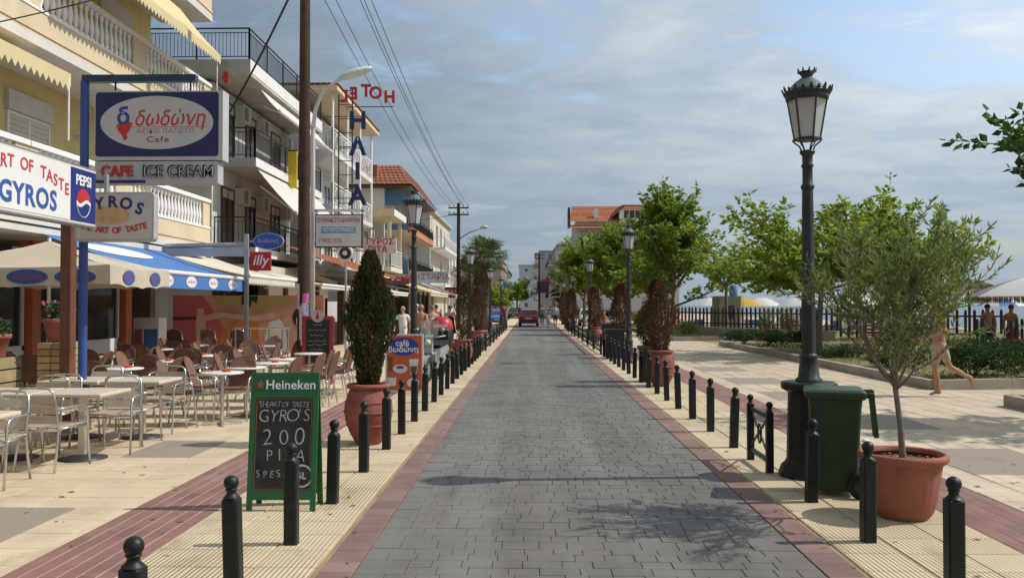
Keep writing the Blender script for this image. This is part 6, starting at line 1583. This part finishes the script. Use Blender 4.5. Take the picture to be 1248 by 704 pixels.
# beach parasols in the distance
def parasol(x, y, zt, r, mats, label, seed, group='beach parasols', h=.55):
    t = thing('beach_parasol', label, 'parasol', (x, y, -.04), random.Random(seed).uniform(0, .7), group); n = 8
    for i in range(n):
        a0, a1 = 2 * PI * i / n, 2 * PI * (i + 1) / n; m = MB(); vs = []
        for k in range(5):
            u = k / 4; rr = r * u; z = zt - h * u ** 1.6
            for j in range(4):
                a = a0 + (a1 - a0) * j / 3; sag = 1 - .05 * math.sin(PI * j / 3) * u; vs.append((rr * sag * math.cos(a), rr * sag * math.sin(a), z))
        m.add(vs, [(k * 4 + j, k * 4 + j + 4, k * 4 + j + 5, k * 4 + j + 1) for k in range(4) for j in range(3)], True)
        m.build('canopy_panel', mats[i % len(mats)], t)
    MB().cyl((0, 0, 0), (0, 0, zt + .08), .028, n=8).build('pole', WHITE, t)
    return t
PW = M('parasol_white', (.74, .72, .70), .85, .04, trans=.25); PY = M('parasol_yellow', (.62, .40, .06), .85, .04, trans=.25); PBl = M('parasol_blue', (.10, .22, .48), .85, .04, trans=.2); PG = M('parasol_grey', (.30, .28, .30), .85, .04, trans=.2)
for i, (x, y, ms, lb) in enumerate(((13.6, 55.5, [PY], 'yellow beach parasol beyond the picket fence'), (15.2, 57, [PW], 'white beach parasol right of the yellow one'), (16.4, 53, [PW], 'white parasol in the middle of the beach row'), (17.8, 55, [PW, PBl], 'white and blue striped parasol left of the tall lamp column'),
                                   (19.5, 53, [PW], 'white parasol just right of the tall lamp column'), (21.0, 55, [PY, PW], 'yellow and white parasol behind the olive, left part'), (24.5, 54, [PW], 'white parasol behind the olive crown'), (28.0, 52, [PW, PBl], 'white and blue parasol right of the olive'), (12.1, 58, [PW], 'white parasol left of the yellow one behind the small tree'))):
    parasol(x, y, 2.25, 1.35, ms, lb, i)
    for s in (-1, 1):
        t = thing('sun_lounger', f'low beach lounger {"left" if s < 0 else "right"} of the ' + ['yellow parasol', 'white parasol beside the yellow one', 'mid-row white parasol', 'blue-striped parasol', 'white parasol past the lamp', 'yellow-striped parasol', 'white parasol behind the olive', 'rightmost blue-striped parasol', 'leftmost white parasol'][i], 'lounger', (x + s * .9, y - .3, -.04), R(10 * s), 'beach loungers')
        c = PBl if i % 2 == 0 else PW
        MB().box(-.3, .3, -.9, .3, .28, .36).build('seat', c, t); MB().prism([(-.3, 0), (.3, 0), (.3, .06), (-.3, .06)], 0, .75).build('backrest', c, t, (0, .3, .32), (R(35), 0, 0))
        MB().box(-.28, -.22, -.85, -.8, 0, .28).box(.22, .28, -.85, -.8, 0, .28).box(-.28, -.22, .2, .25, 0, .28).box(.22, .28, .2, .25, 0, .28).build('legs', WHITE, t)
# striped parasol with thatch fringe and trampoline frame at the right edge
t = parasol(15.3, 26.5, 2.62, 1.9, [PW, PG], 'large white and grey parasol with a straw fringe at the right frame edge', 3, None, .62)
fr_ = MB(); rg = random.Random(8)
for i in range(900):
    a = rg.uniform(0, 6.28); r = 1.86 * rg.uniform(.97, 1.02); leaf(fr_, Vector((r * math.cos(a), r * math.sin(a), 2.03)), Vector((rg.uniform(-.2, .2), rg.uniform(-.2, .2), -1)).normalized(), .24, .03, rg)
fr_.build('straw_fringe', leaf_mat('straw', (.22, .14, .06), (.36, .25, .12), .2), t)
t = thing('thatched_parasol', 'brown thatched parasol half hidden by the olive at right', 'parasol', (16.6, 33, 0)); m = MB()
for i in range(1800):
    a = rg.uniform(0, 6.28); u = rg.random() ** .5; leaf(m, Vector((1.7 * u * math.cos(a), 1.7 * u * math.sin(a), 2.75 - .6 * u)), Vector((math.cos(a), math.sin(a), -.5)).normalized(), .4, .05, rg)
m.build('thatch', leaf_mat('thatch', (.16, .11, .06), (.28, .21, .12), .1), t); MB().cyl((0, 0, 0), (0, 0, 2.7), .05).build('pole', BROWNF, t)
t = thing('trampoline_frame', 'dark crossed-strut play frame under the striped parasol', 'frame', (13.4, 24.0, .15)); 
for i in range(4):
    x = i * 1.15 - .2
    for dy in (0, 1.8):
        for q in (0, .16): MB().cyl((x + q, dy, -.2), (x + q, dy, 1.15), .04).build('upright', IRON, t)
m = MB()
for i in range(3):
    x = i * 1.15 - .04
    for dy in (0, 1.8): m.cyl((x, dy, 1.1), (x + 1.0, dy, -.1), .02); m.cyl((x, dy, -.1), (x + 1.0, dy, 1.1), .02)
m.build('cross_struts', STEEL, t)
MB().box(-.3, 3.5, .1, 1.7, .42, .47).build('green_mat', M('green_mat', (.06, .28, .12), .7), t); MB().box(-.3, 3.5, -.02, .06, .55, .62).build('red_bar', M('red_bar', (.40, .05, .04), .6), t); MB().box(-.35, 3.6, -.1, 1.9, -.2, -.05).build('base_slab', CONC, t)
# playground bits behind the fence
t = thing('play_slide', 'red slatted play ladder seen through the fence right of the lamp', 'play frame', (13.9, 36.6, .3))
m = MB()
for z in range(9): m.box(0, .75, 0, .06, .12 + z * .13, .18 + z * .13)
m.build('rung', M('play_red', (.40, .05, .04), .6), t); MB().box(-.06, 0, -.02, .08, 0, 1.5).box(.75, .81, -.02, .08, 0, 1.5).build('side_post', M('play_orange', (.5, .2, .04), .6), t)
t = thing('play_ladder', 'pale slatted play ladder beside the red one', 'play frame', (15.0, 36.4, .3)); m = MB()
for z in range(8): m.box(0, .6, 0, .06, .12 + z * .14, .18 + z * .14)
m.build('rung', OFFW, t); MB().box(-.06, 0, -.02, .08, 0, 1.4).box(.6, .66, -.02, .08, 0, 1.4).build('side_post', BROWNF, t)
tag(MB().prism([(11.2, .1), (12.9, .1), (12.7, .55), (12.2, .62), (11.5, .5)], 44.5, 45.2).build('pink_float', M('pink_plastic', (.55, .08, .16), .5)), 'bright pink beach float lying behind the picket fence', 'float')
t = thing('beach_cabin', 'small stone beach hut behind the fence left of the parasols', 'hut', (10.9, 52, 0))
MB().box(.4, 1.7, 0, 2, 0, 2.2).build('wall', M('hut_stone', (.30, .27, .21), .9, .2, 2), t); MB().box(.36, 1.74, -.04, 2.04, 2.202, 2.26).build('roof', CONC, t); MB().box(.8, 1.3, -.03, -.002, .9, 1.7).build('window', GLASS, t); MB().lathe([(.22, 2.26), (.25, 2.3), (.25, 2.85), (.1, 2.95)], 14, (1.4, .6, 0)).build('blue_tank', BLUEP, t)

# ================================================================== PEOPLE
def rotv(v, ax, ang): return Matrix.Rotation(ang, 3, ax) @ Vector(v)
SKIN = M('skin_tan', (.42, .22, .14), .6, .08, 8); SKIN2 = M('skin_fair', (.52, .31, .22), .6, .08, 8)
def skin_obj(name, verts, edges, radii, mat, parent, sub=1, root=0):
    me = bpy.data.meshes.new(name); me.from_pydata([tuple(v) for v in verts], edges, []); me.materials.append(mat)
    o = link(name, me, parent); md = o.modifiers.new('skin', 'SKIN'); md.use_smooth_shade = True
    if not me.skin_vertices: me.attributes.new('skin_vertices', 'FLOAT_VECTOR', 'POINT')
    for i, r in enumerate(radii):
        sv_ = me.skin_vertices[0].data[i]; sv_.radius = (r if isinstance(r, tuple) else (r, r)); sv_.use_root = (i == root)
    s = o.modifiers.new('sub', 'SUBSURF'); s.levels = sub; s.render_levels = sub
    return o
def person(label, x, y, rz, H=1.72, top=(.7, .7, .7), bottom=(.1, .1, .15), skin=None, hair=(.03, .02, .015), pose='walk', dress=None, sleeve=True, shoes=(.05, .05, .05), bare=False, group='people on the street', cap=None, fingers=True, shorts=False, swing=1., phase=1, bag=None):
    t = thing('person', label, 'person', (x, y, 0), rz, group); k = H / 1.75; skin = skin or SKIN
    s = phase * swing; V = []; E = []; Rr = []
    def add(p, r, par=None):
        V.append(Vector(p) * k); Rr.append((r[0] * k, r[1] * k) if isinstance(r, tuple) else r * k); i = len(V) - 1
        if par is not None: E.append((par, i))
        return i
    # +Y is forward
    pel = add((0, 0, .97), (.150, .105)); bel = add((0, .005, 1.08), (.138, .10), pel); che = add((0, -.005, 1.28), (.158, .112), bel); col_ = add((0, -.01, 1.43), (.09, .075), che)
    nk = add((0, .0, 1.51), .052, col_); hd0 = add((0, .015, 1.575), (.066, .078), nk); hd1 = add((0, .018, 1.66), (.076, .094), hd0); hd2 = add((0, .012, 1.725), (.05, .066), hd1)
    J = {}
    for sd_, nm in ((-1, 'L'), (1, 'R')):
        f = s * sd_; sh = add((sd_ * .175, -.01, 1.415), .058, col_)
        if pose == 'walk':
            el = Vector((sd_ * .235, -.02 - .12 * f, 1.14)); wr = Vector((sd_ * .24, .10 - .20 * f, .92))
        elif pose == 'run':
            el = Vector((sd_ * .25, -.08 - .20 * f, 1.17)); wr = Vector((sd_ * .20, .12 - .18 * f, 1.10))
        elif pose == 'bend':
            el = Vector((sd_ * .24, -.02, 1.15)); wr = Vector((sd_ * .12, .20, 1.08))
        else:
            el = Vector((sd_ * .23, -.03, 1.13)); wr = Vector((sd_ * .24, .03, .88))
        ei = add(el, .043, sh); wi = add(wr, .030, ei); hdv = (wr - el).normalized(); hi = add(wr + hdv * .075, (.038, .022), wi); J[nm + 'sh'] = V[sh].copy(); J[nm + 'el'] = V[ei].copy(); J[nm + 'wr'] = V[wi].copy()
        if fingers:
            side = Vector((0, 1, 0)) - hdv * hdv.y; side.normalize(); inn = hdv.cross(side) * (-sd_)
            for q, (o_, L_) in enumerate(((-.027, .055), (-.009, .068), (.009, .072), (.027, .062))):
                b = wr + hdv * .10 + side * o_; f1 = add(b, .0095, hi); f2 = add(b + hdv * L_ * .55 + inn * .008, .0088, f1); add(b + hdv * L_ + inn * .025, .0075, f2)
            b = wr + hdv * .045 + side * .036; f1 = add(b, .0105, hi); f2 = add(b + hdv * .03 + side * .022, .0095, f1); add(b + hdv * .055 + side * .026 + inn * .012, .008, f2)
        hp = add((sd_ * .088, 0, .91), .088, pel)
        if pose == 'walk': kn = Vector((sd_ * .095, .06 + .17 * -f * -1 if False else .05 + .14 * f, .52)); an = Vector((sd_ * .09, -.03 + .26 * f - (.08 if f < 0 else 0), .09 + (.05 if f < 0 else 0)))
        elif pose == 'run':
            if f > 0: kn = Vector((sd_ * .09, .05, .50)); an = Vector((sd_ * .09, -.02, .085))
            else: kn = Vector((sd_ * .09, -.13, .55)); an = Vector((sd_ * .09, -.50, .34))
        else: kn = Vector((sd_ * .095, .015, .51)); an = Vector((sd_ * .095, -.02, .085))
        ki = add(kn, .056, hp); cf = add(kn.lerp(an, .32) + Vector((0, -.012, 0)), .052, ki); ai = add(an, .036, cf)
        if pose == 'run' and f < 0: fd = Vector((0, -.06, -.13)); hv_ = Vector((0, -.045, .035))
        else: fd = Vector((0, .13, -.05)); hv_ = Vector((0, -.045, -.045))
        add(an + hv_, .032, ai); b1 = add(an + fd * .75, (.040, .028), ai); add(an + fd * 1.3, (.032, .018), b1)
        J[nm + 'hp'] = V[hp].copy(); J[nm + 'kn'] = V[ki].copy(); J[nm + 'an'] = V[ai].copy()
    skin_obj('body', V, E, Rr, skin, t, 1)
    # face
    HC = Vector((0, .018, 1.655)) * k; f = MB()
    f.prismx([(.092, .018), (.118, -.022), (.09, -.03)], -.013, .013)
    fo = f.build('nose', skin, t, HC)
    MB().ball((-.03, .083, .012), .012, 8, 6).ball((.03, .083, .012), .012, 8, 6).build('eyes', M('eye_dark', (.03, .02, .02), .3), t, HC)
    MB().cbox((0, .083, -.052), (.045, .012, .010)).build('mouth', M('lips', (.33, .10, .09), .5), t, HC)
    for q in (-1, 1): MB().ball((q * .077, .0, -.005), .022, 8, 6).build('ear', skin, t, HC)
    hm = M('hair_%d_%d_%d' % tuple(int(q * 1000) for q in hair), hair, .6, .25, 30, .4, 200)
    h = MB(); n = 14; vs = []
    for i in range(7):
        ph = PI * .62 * i / 6
        for j in range(n):
            a = 2 * PI * j / n; back = max(0, -math.sin(a)); front = max(0, math.sin(a)); p2 = min(ph, PI * (.36 if front > .5 else .62)) ; r = .098
            vs.append((.082 * k * math.sin(p2) * math.cos(a) * 1.04, (.104 * math.sin(p2) * math.sin(a) - .004) * k, .098 * k * math.cos(p2) + .012 * k))
    h.add(vs, [(i * n + j, (i + 1) * n + j, (i + 1) * n + (j + 1) % n, i * n + (j + 1) % n) for i in range(6) for j in range(n)], True); h.build('hair', hm, t, HC)
    if cap: MB().lathe([(.092 * k, .035 * k), (.09 * k, .07 * k), (.06 * k, .105 * k), (1e-5, .115 * k)], 14, caps=False).box(-.06 * k, .06 * k, .07 * k, .16 * k, .035 * k, .045 * k).build('cap', M('cap_%s' % label[:14], cap, .7), t, HC)
    tm = M('cloth_%d_%d_%d' % tuple(int(q * 1000) for q in top), top, .85, .12, 12, .3, 25); bmq = M('cloth_%d_%d_%d' % tuple(int(q * 1000) for q in bottom), bottom, .85, .12, 12, .3, 25)
    if not bare:
        v = [V[1].copy() - Vector((0, 0, .14 * k)), V[1].copy(), V[2].copy(), V[3].copy() - Vector((0, 0, .02 * k))]; e = [(0, 1), (1, 2), (2, 3)]; r = [(.185 * k, .140 * k), (.172 * k, .128 * k), (.182 * k, .134 * k), (.110 * k, .092 * k)]
        if sleeve:
            for nm in 'LR':
                i = len(v); v += [J[nm + 'sh'], J[nm + 'sh'].lerp(J[nm + 'el'], .6)]; e += [(3, i), (i, i + 1)]; r += [.07 * k, .064 * k]
        skin_obj('shirt', v, e, r, tm, t, 1)
    if dress:
        m = MB(); prof = [(.155, 1.12), (.18, .98), (.21, .80), (.25, .60 if dress > .5 else .66)]
        m.lathe([(a * k, b * k) for a, b in prof], 18, caps=False); o = m.build('skirt', bmq, t); o.scale = (1, .75, 1)
    else:
        v = [V[0] + Vector((0, 0, .09 * k)), V[0]]; e = [(0, 1)]; r = [(.165 * k, .125 * k), (.178 * k, .130 * k)]
        for nm in 'LR':
            i = len(v); v += [J[nm + 'hp'], J[nm + 'hp'].lerp(J[nm + 'kn'], .85 if shorts else 1)]; e += [(1, i), (i, i + 1)]; r += [.098 * k, .082 * k if shorts else .07 * k]
            if not shorts: v.append(J[nm + 'kn'].lerp(J[nm + 'an'], .93)); e.append((i + 1, i + 2)); r.append(.058 * k)
        skin_obj('shorts' if shorts else 'trousers', v, e, r, bmq, t, 1)
    if bag is not None:
        m = MB().prism(rrect(-.14, .14, .62, .84, .04), -.05, .05); m.build('shoulder_bag', M('bag_black', (.02, .02, .022), .6), t, (.27 * k, .05, .12)); MB().tube([(.26 * k, .05, .95), (.18, 0, 1.30), (.1, -.02, 1.46)], .012, 5).build('bag_strap', MATS['bag_black'], t)
    return t
person('man in pale shorts striding left with one foot raised behind the olive', 7.66, 16.35, R(90), 1.78, (.20, .11, .08), (.42, .33, .24), None, (.03, .02, .015), 'run', None, True, bare=True, shorts=True, phase=1)
person('woman in a white top and trousers with a black bag on the left pavement', -4.35, 29.2, R(175), 1.66, (.72, .71, .70), (.66, .65, .63), SKIN2, (.42, .36, .28), 'walk', bag=1, phase=-1)
person('man with white cap half hidden behind the white-topped woman', -4.2, 31.5, R(185), 1.74, (.36, .26, .2), (.20, .22, .26), SKIN2, (.1, .08, .06), 'stand', cap=(.7, .7, .7))
person('shirtless man in blue jeans beside the left street lamp', -3.52, 27.6, R(-5), 1.72, (.5, .3, .2), (.06, .11, .22), None, (.30, .22, .1), 'walk', bare=True)
person('woman in a pale striped dress walking beside the shirtless man', -3.25, 28.4, R(10), 1.70, (.52, .54, .62), (.50, .52, .62), SKIN2, (.22, .15, .08), 'walk', .4, False, phase=-1)
person('woman with bare shoulders and black dress walking away on the left pavement', -3.05, 32.5, R(4), 1.70, (.015, .015, .018), (.015, .015, .018), None, (.07, .035, .02), 'walk', .4, False)
person('dark haired person in brown deep under the left awnings', -3.9, 35.5, R(20), 1.72, (.20, .10, .06), (.06, .05, .05), None, (.03, .02, .015), 'stand')
person('man in white shirt and dark shorts walking on the road near the right kerb', 1.75, 62, R(5), 1.8, (.55, .58, .66), (.10, .06, .08), SKIN2, (.06, .04, .03), 'walk', shorts=True)
person('small child in white beside the man in white on the road', 1.25, 61.5, R(-5), 1.25, (.68, .66, .68), (.60, .50, .52), SKIN2, (.08, .05, .03), 'walk', shorts=True, phase=-1)
person('person in a green top behind the right barrier', 4.05, 55, R(90), 1.75, (.06, .24, .11), (.05, .06, .06), None, (.05, .03, .02), 'stand')
person('child in an orange top behind the right barrier', 4.0, 47, R(100), 1.35, (.55, .16, .03), (.06, .05, .05), SKIN2, (.4, .34, .26), 'stand')
person('person in dark red top at the left kerb near the blue car', -2.2, 70, R(180), 1.75, (.28, .03, .05), (.08, .08, .1), None, (.05, .03, .02), 'walk')
person('distant person in dark clothes in the road behind the red car', -1.2, 92, R(180), 1.75, (.05, .05, .06), (.04, .04, .05), None, (.05, .03, .02), 'walk')
person('person in a blue-green top right of the red car', .95, 74, R(0), 1.72, (.10, .28, .30), (.08, .08, .1), None, (.05, .03, .02), 'walk')
person('bare-backed bather standing under the striped parasol', 14.4, 27.5, R(0), 1.74, (.4, .2, .14), (.10, .04, .05), None, (.04, .03, .02), 'stand', bare=True, shorts=True, group='people on the beach')
person('bather in dark swimwear left of the striped parasol pole', 13.2, 28.5, R(40), 1.70, (.05, .05, .06), (.05, .05, .06), None, (.04, .03, .02), 'stand', shorts=True, group='people on the beach')
person('bather in dark red shorts right of the striped parasol pole', 15.4, 28.0, R(-60), 1.72, (.05, .05, .06), (.28, .05, .05), None, (.04, .03, .02), 'stand', bare=True, shorts=True, group='people on the beach')

# ================================================================== VEHICLES
TYRE = M('tyre', (.02, .02, .02), .8, .1)
def car(label, x, y, rz, paint, Lc=3.7, Wc=1.60, Hc=1.40, plate=True):
    t = thing('car', label, 'car', (x, y, 0), rz, 'cars')   # +Y is the front
    w = Wc / 2; l = Lc / 2; m = MB()
    secs = [(-l, .42, .86, .90), (-l + .06, .30, .92, .97), (-l + .35, .24, .95, 1), (-.5, .22, .95, 1), (.6, .22, .94, 1), (l - .75, .24, .88, .99), (l - .2, .28, .74, .95), (l - .03, .34, .60, .90), (l, .42, .55, .86)]
    n = 10; vs = []
    for (yy, z0, z1, ww) in secs:
        a = w * ww; r = .10
        vs += [(-a + r, yy, z0), (a - r, yy, z0), (a - .02, yy, z0 + r), (a, yy, (z0 + z1) / 2), (a - .03, yy, z1 - .08), (a - .12, yy, z1), (-a + .12, yy, z1), (-a + .03, yy, z1 - .08), (-a, yy, (z0 + z1) / 2), (-a + .02, yy, z0 + r)]
    fs = [(i * n + j, i * n + (j + 1) % n, (i + 1) * n + (j + 1) % n, (i + 1) * n + j) for i in range(len(secs) - 1) for j in range(n)] + [tuple(range(n - 1, -1, -1)), tuple(range((len(secs) - 1) * n, len(secs) * n))]
    m.add(vs, fs, True); m.build('body', paint, t)
    cab = [(-l + .12, .93, .92), (-l + .38, Hc - .06, .80), (-l + .75, Hc, .77), (.25, Hc - .02, .77), (.95, .92, .90)]; m = MB(); vs = []
    for (yy, z1, ww) in cab: a = w * ww; vs += [(-w * .93, yy, .90), (w * .93, yy, .90), (a, yy, z1), (-a, yy, z1)]
    m.add(vs, [(i * 4 + j, i * 4 + (j + 1) % 4, i * 4 + 4 + (j + 1) % 4, i * 4 + 4 + j) for i in range(4) for j in range(4)] + [(3, 2, 1, 0), (16, 17, 18, 19)], False); m.build('cabin', paint, t)
    a = w * .80
    MB().add([(-w * .80, -l + .105, .99), (w * .80, -l + .105, .99), (w * .70, -l + .34, Hc - .11), (-w * .70, -l + .34, Hc - .11)], [(0, 1, 2, 3)]).build('rear_window', GLASS, t)
    MB().add([(w * .80, .93, .965), (-w * .80, .93, .965), (-w * .70, .34, Hc - .09), (w * .70, .34, Hc - .09)], [(0, 1, 2, 3)]).build('windscreen', GLASS, t)
    for s in (-1, 1):
        MB().add([(s * w * .945, -l + .55, .96), (s * w * .945, .62, .96), (s * w * .81, .22, Hc - .10), (s * w * .81, -l + .75, Hc - .10)], [(0, 1, 2, 3)]).build('side_window', GLASS, t)
        MB().box(s * w * .70 - .12, s * w * .70 + .12, -l - .012, -l + .10, .66, .80).build('tail_light', M('tail_red', (.30, .01, .01), .3), t)
        MB().box(s * w * .66 - .14, s * w * .66 + .14, l - .12, l + .012, .58, .70).build('headlight', M('headlamp', (.6, .6, .58), .15), t)
        MB().box(s * (w + .02) - .07, s * (w + .02) + .07, .55, .63, .95, 1.05).build('mirror', paint, t)
        for yy in (-l + .62, l - .68):
            o = MB().cyl((s * (w - .19), yy, .28), (s * (w + .004), yy, .28), .28, n=22).build('wheel', TYRE, t); MB().cyl((s * (w + .005), yy, .28), (s * (w + .012), yy, .28), .17, n=16).build('rim', STEEL, o)
    MB().box(-w * .93, w * .93, -l - .035, -l + .05, .36, .56).build('rear_bumper', M('bumper_dark', (.05, .045, .045), .6), t); MB().box(-w * .9, w * .9, l - .05, l + .035, .34, .52).build('front_bumper', MATS['bumper_dark'], t)
    MB().box(-.26, .26, -l - .042, -l - .036, .58, .69).box(-.26, .26, l + .036, l + .042, .40, .50).build('number_plate', OFFW, t)
    return t
def paint(nm, c): return M(nm, c, .3, .04, 2, coat=.6)
car('small red hatchback seen from behind in the middle of the road', -.18, 71.5, R(0), paint('car_red', (.33, .03, .035)))
car('blue car parked at the left kerb past the barriers', -2.95, 76, R(180), paint('car_blue', (.05, .13, .38)))
car('white car parked at the right beyond the barriers', 4.9, 73, R(175), paint('car_white', (.55, .56, .58)), 4.1, 1.7, 1.45)
car('silver car parked at the right below the trees, nearest of the pair', 5.5, 61, R(185), paint('car_silver', (.50, .51, .54)), 4.0, 1.68, 1.45)
car('dark car far down the road left of the red one', -2.3, 118, R(180), paint('car_dark', (.03, .035, .04)))
car('pale car far down the road behind the red one', 2.9, 124, R(180), MATS['car_white'])

# parked motor scooter
t = thing('motor_scooter', 'white and silver motor scooter parked behind the left bollards', 'scooter', (-2.2, 19.6, 0), R(172))
PWH = paint('scooter_white', (.34, .35, .34)); RED = paint('scooter_red', (.35, .03, .03))
for yy in (-.62, .62):
    o = MB().lathe([(.17, -.05), (.25, -.055), (.28, 0), (.25, .055), (.17, .05)], 24, caps=False).build('wheel', TYRE, t, (0, yy, .28), (0, R(90), 0)); MB().cyl((0, 0, -.03), (0, 0, .03), .17, n=16).build('rim', STEEL, o)
MB().prismx([(-.55, .42), (.05, .36), (.1, .30), (.38, .30), (.50, .62), (.42, .66), (.30, .42), (.12, .42), (-.02, .72), (-.70, .78), (-.85, .70)], -.15, .15).build('body', PWH, t)
MB().prismx([(-.85, .80), (-.05, .76), (.02, .80), (-.2, .86), (-.8, .90)], -.14, .14).build('seat', M('seat_black', (.02, .02, .02), .6), t)
MB().tube([(0, .62, .28), (0, .52, .66), (0, .42, .98)], .035, 8).build('fork', STEEL, t); MB().tube([(-.34, .30, 1.02), (-.15, .40, .99), (.15, .40, .99), (.34, .30, 1.02)], .018, 8).build('handlebar', STEEL, t)
MB().prismx([(.45, .60), (.58, .66), (.50, 1.0), (.42, 1.05)], -.09, .09).build('front_shield', PWH, t); MB().prismx([(.40, .56), (.62, .60), (.86, .50), (.90, .42), (.80, .54), (.60, .57)], -.06, .06).build('front_mudguard', PWH, t); MB().ball((0, .58, .88), .07, 10, 8).build('headlight', M('headlamp', (.6, .6, .58), .15), t)
MB().prismx([(.46, 1.0), (.50, 1.0), (.36, 1.36), (.33, 1.35)], -.20, .20).build('windshield', glass_mat('clear_shield', (.5, .5, .42), .25), t)
for s in (-1, 1):
    MB().ball((s * .30, .42, 1.16), .06, 8, 6, .7).cyl((s * .28, .36, 1.0), (s * .30, .42, 1.14), .008).build('mirror', STEEL, t); MB().ball((s * .2, -.78, .62), .05, 8, 6).build('indicator', RED, t)
MB().prism(rrect(-.16, .16, .90, 1.12, .05), -.98, -.68).build('top_box', M('seat_black', (.02, .02, .02), .6), t)
# litter on the ground
o = MB().ball((0, 0, .015), .05, 8, 5, .4).build('paper_scrap', WHITE); o.location = (4.18, 10.9, 0); tag(o, 'small white paper scrap on the promenade paving left of the lamp', 'litter')
o = MB().ball((0, 0, .03), .06, 7, 5, .7).build('plastic_cup', glass_mat('clear_cup', (.6, .6, .6), .5)); o.location = (5.45, 9.3, 0); tag(o, 'crushed clear plastic cup on the dark paving panel at right', 'litter')
bpy.context.view_layer.update()
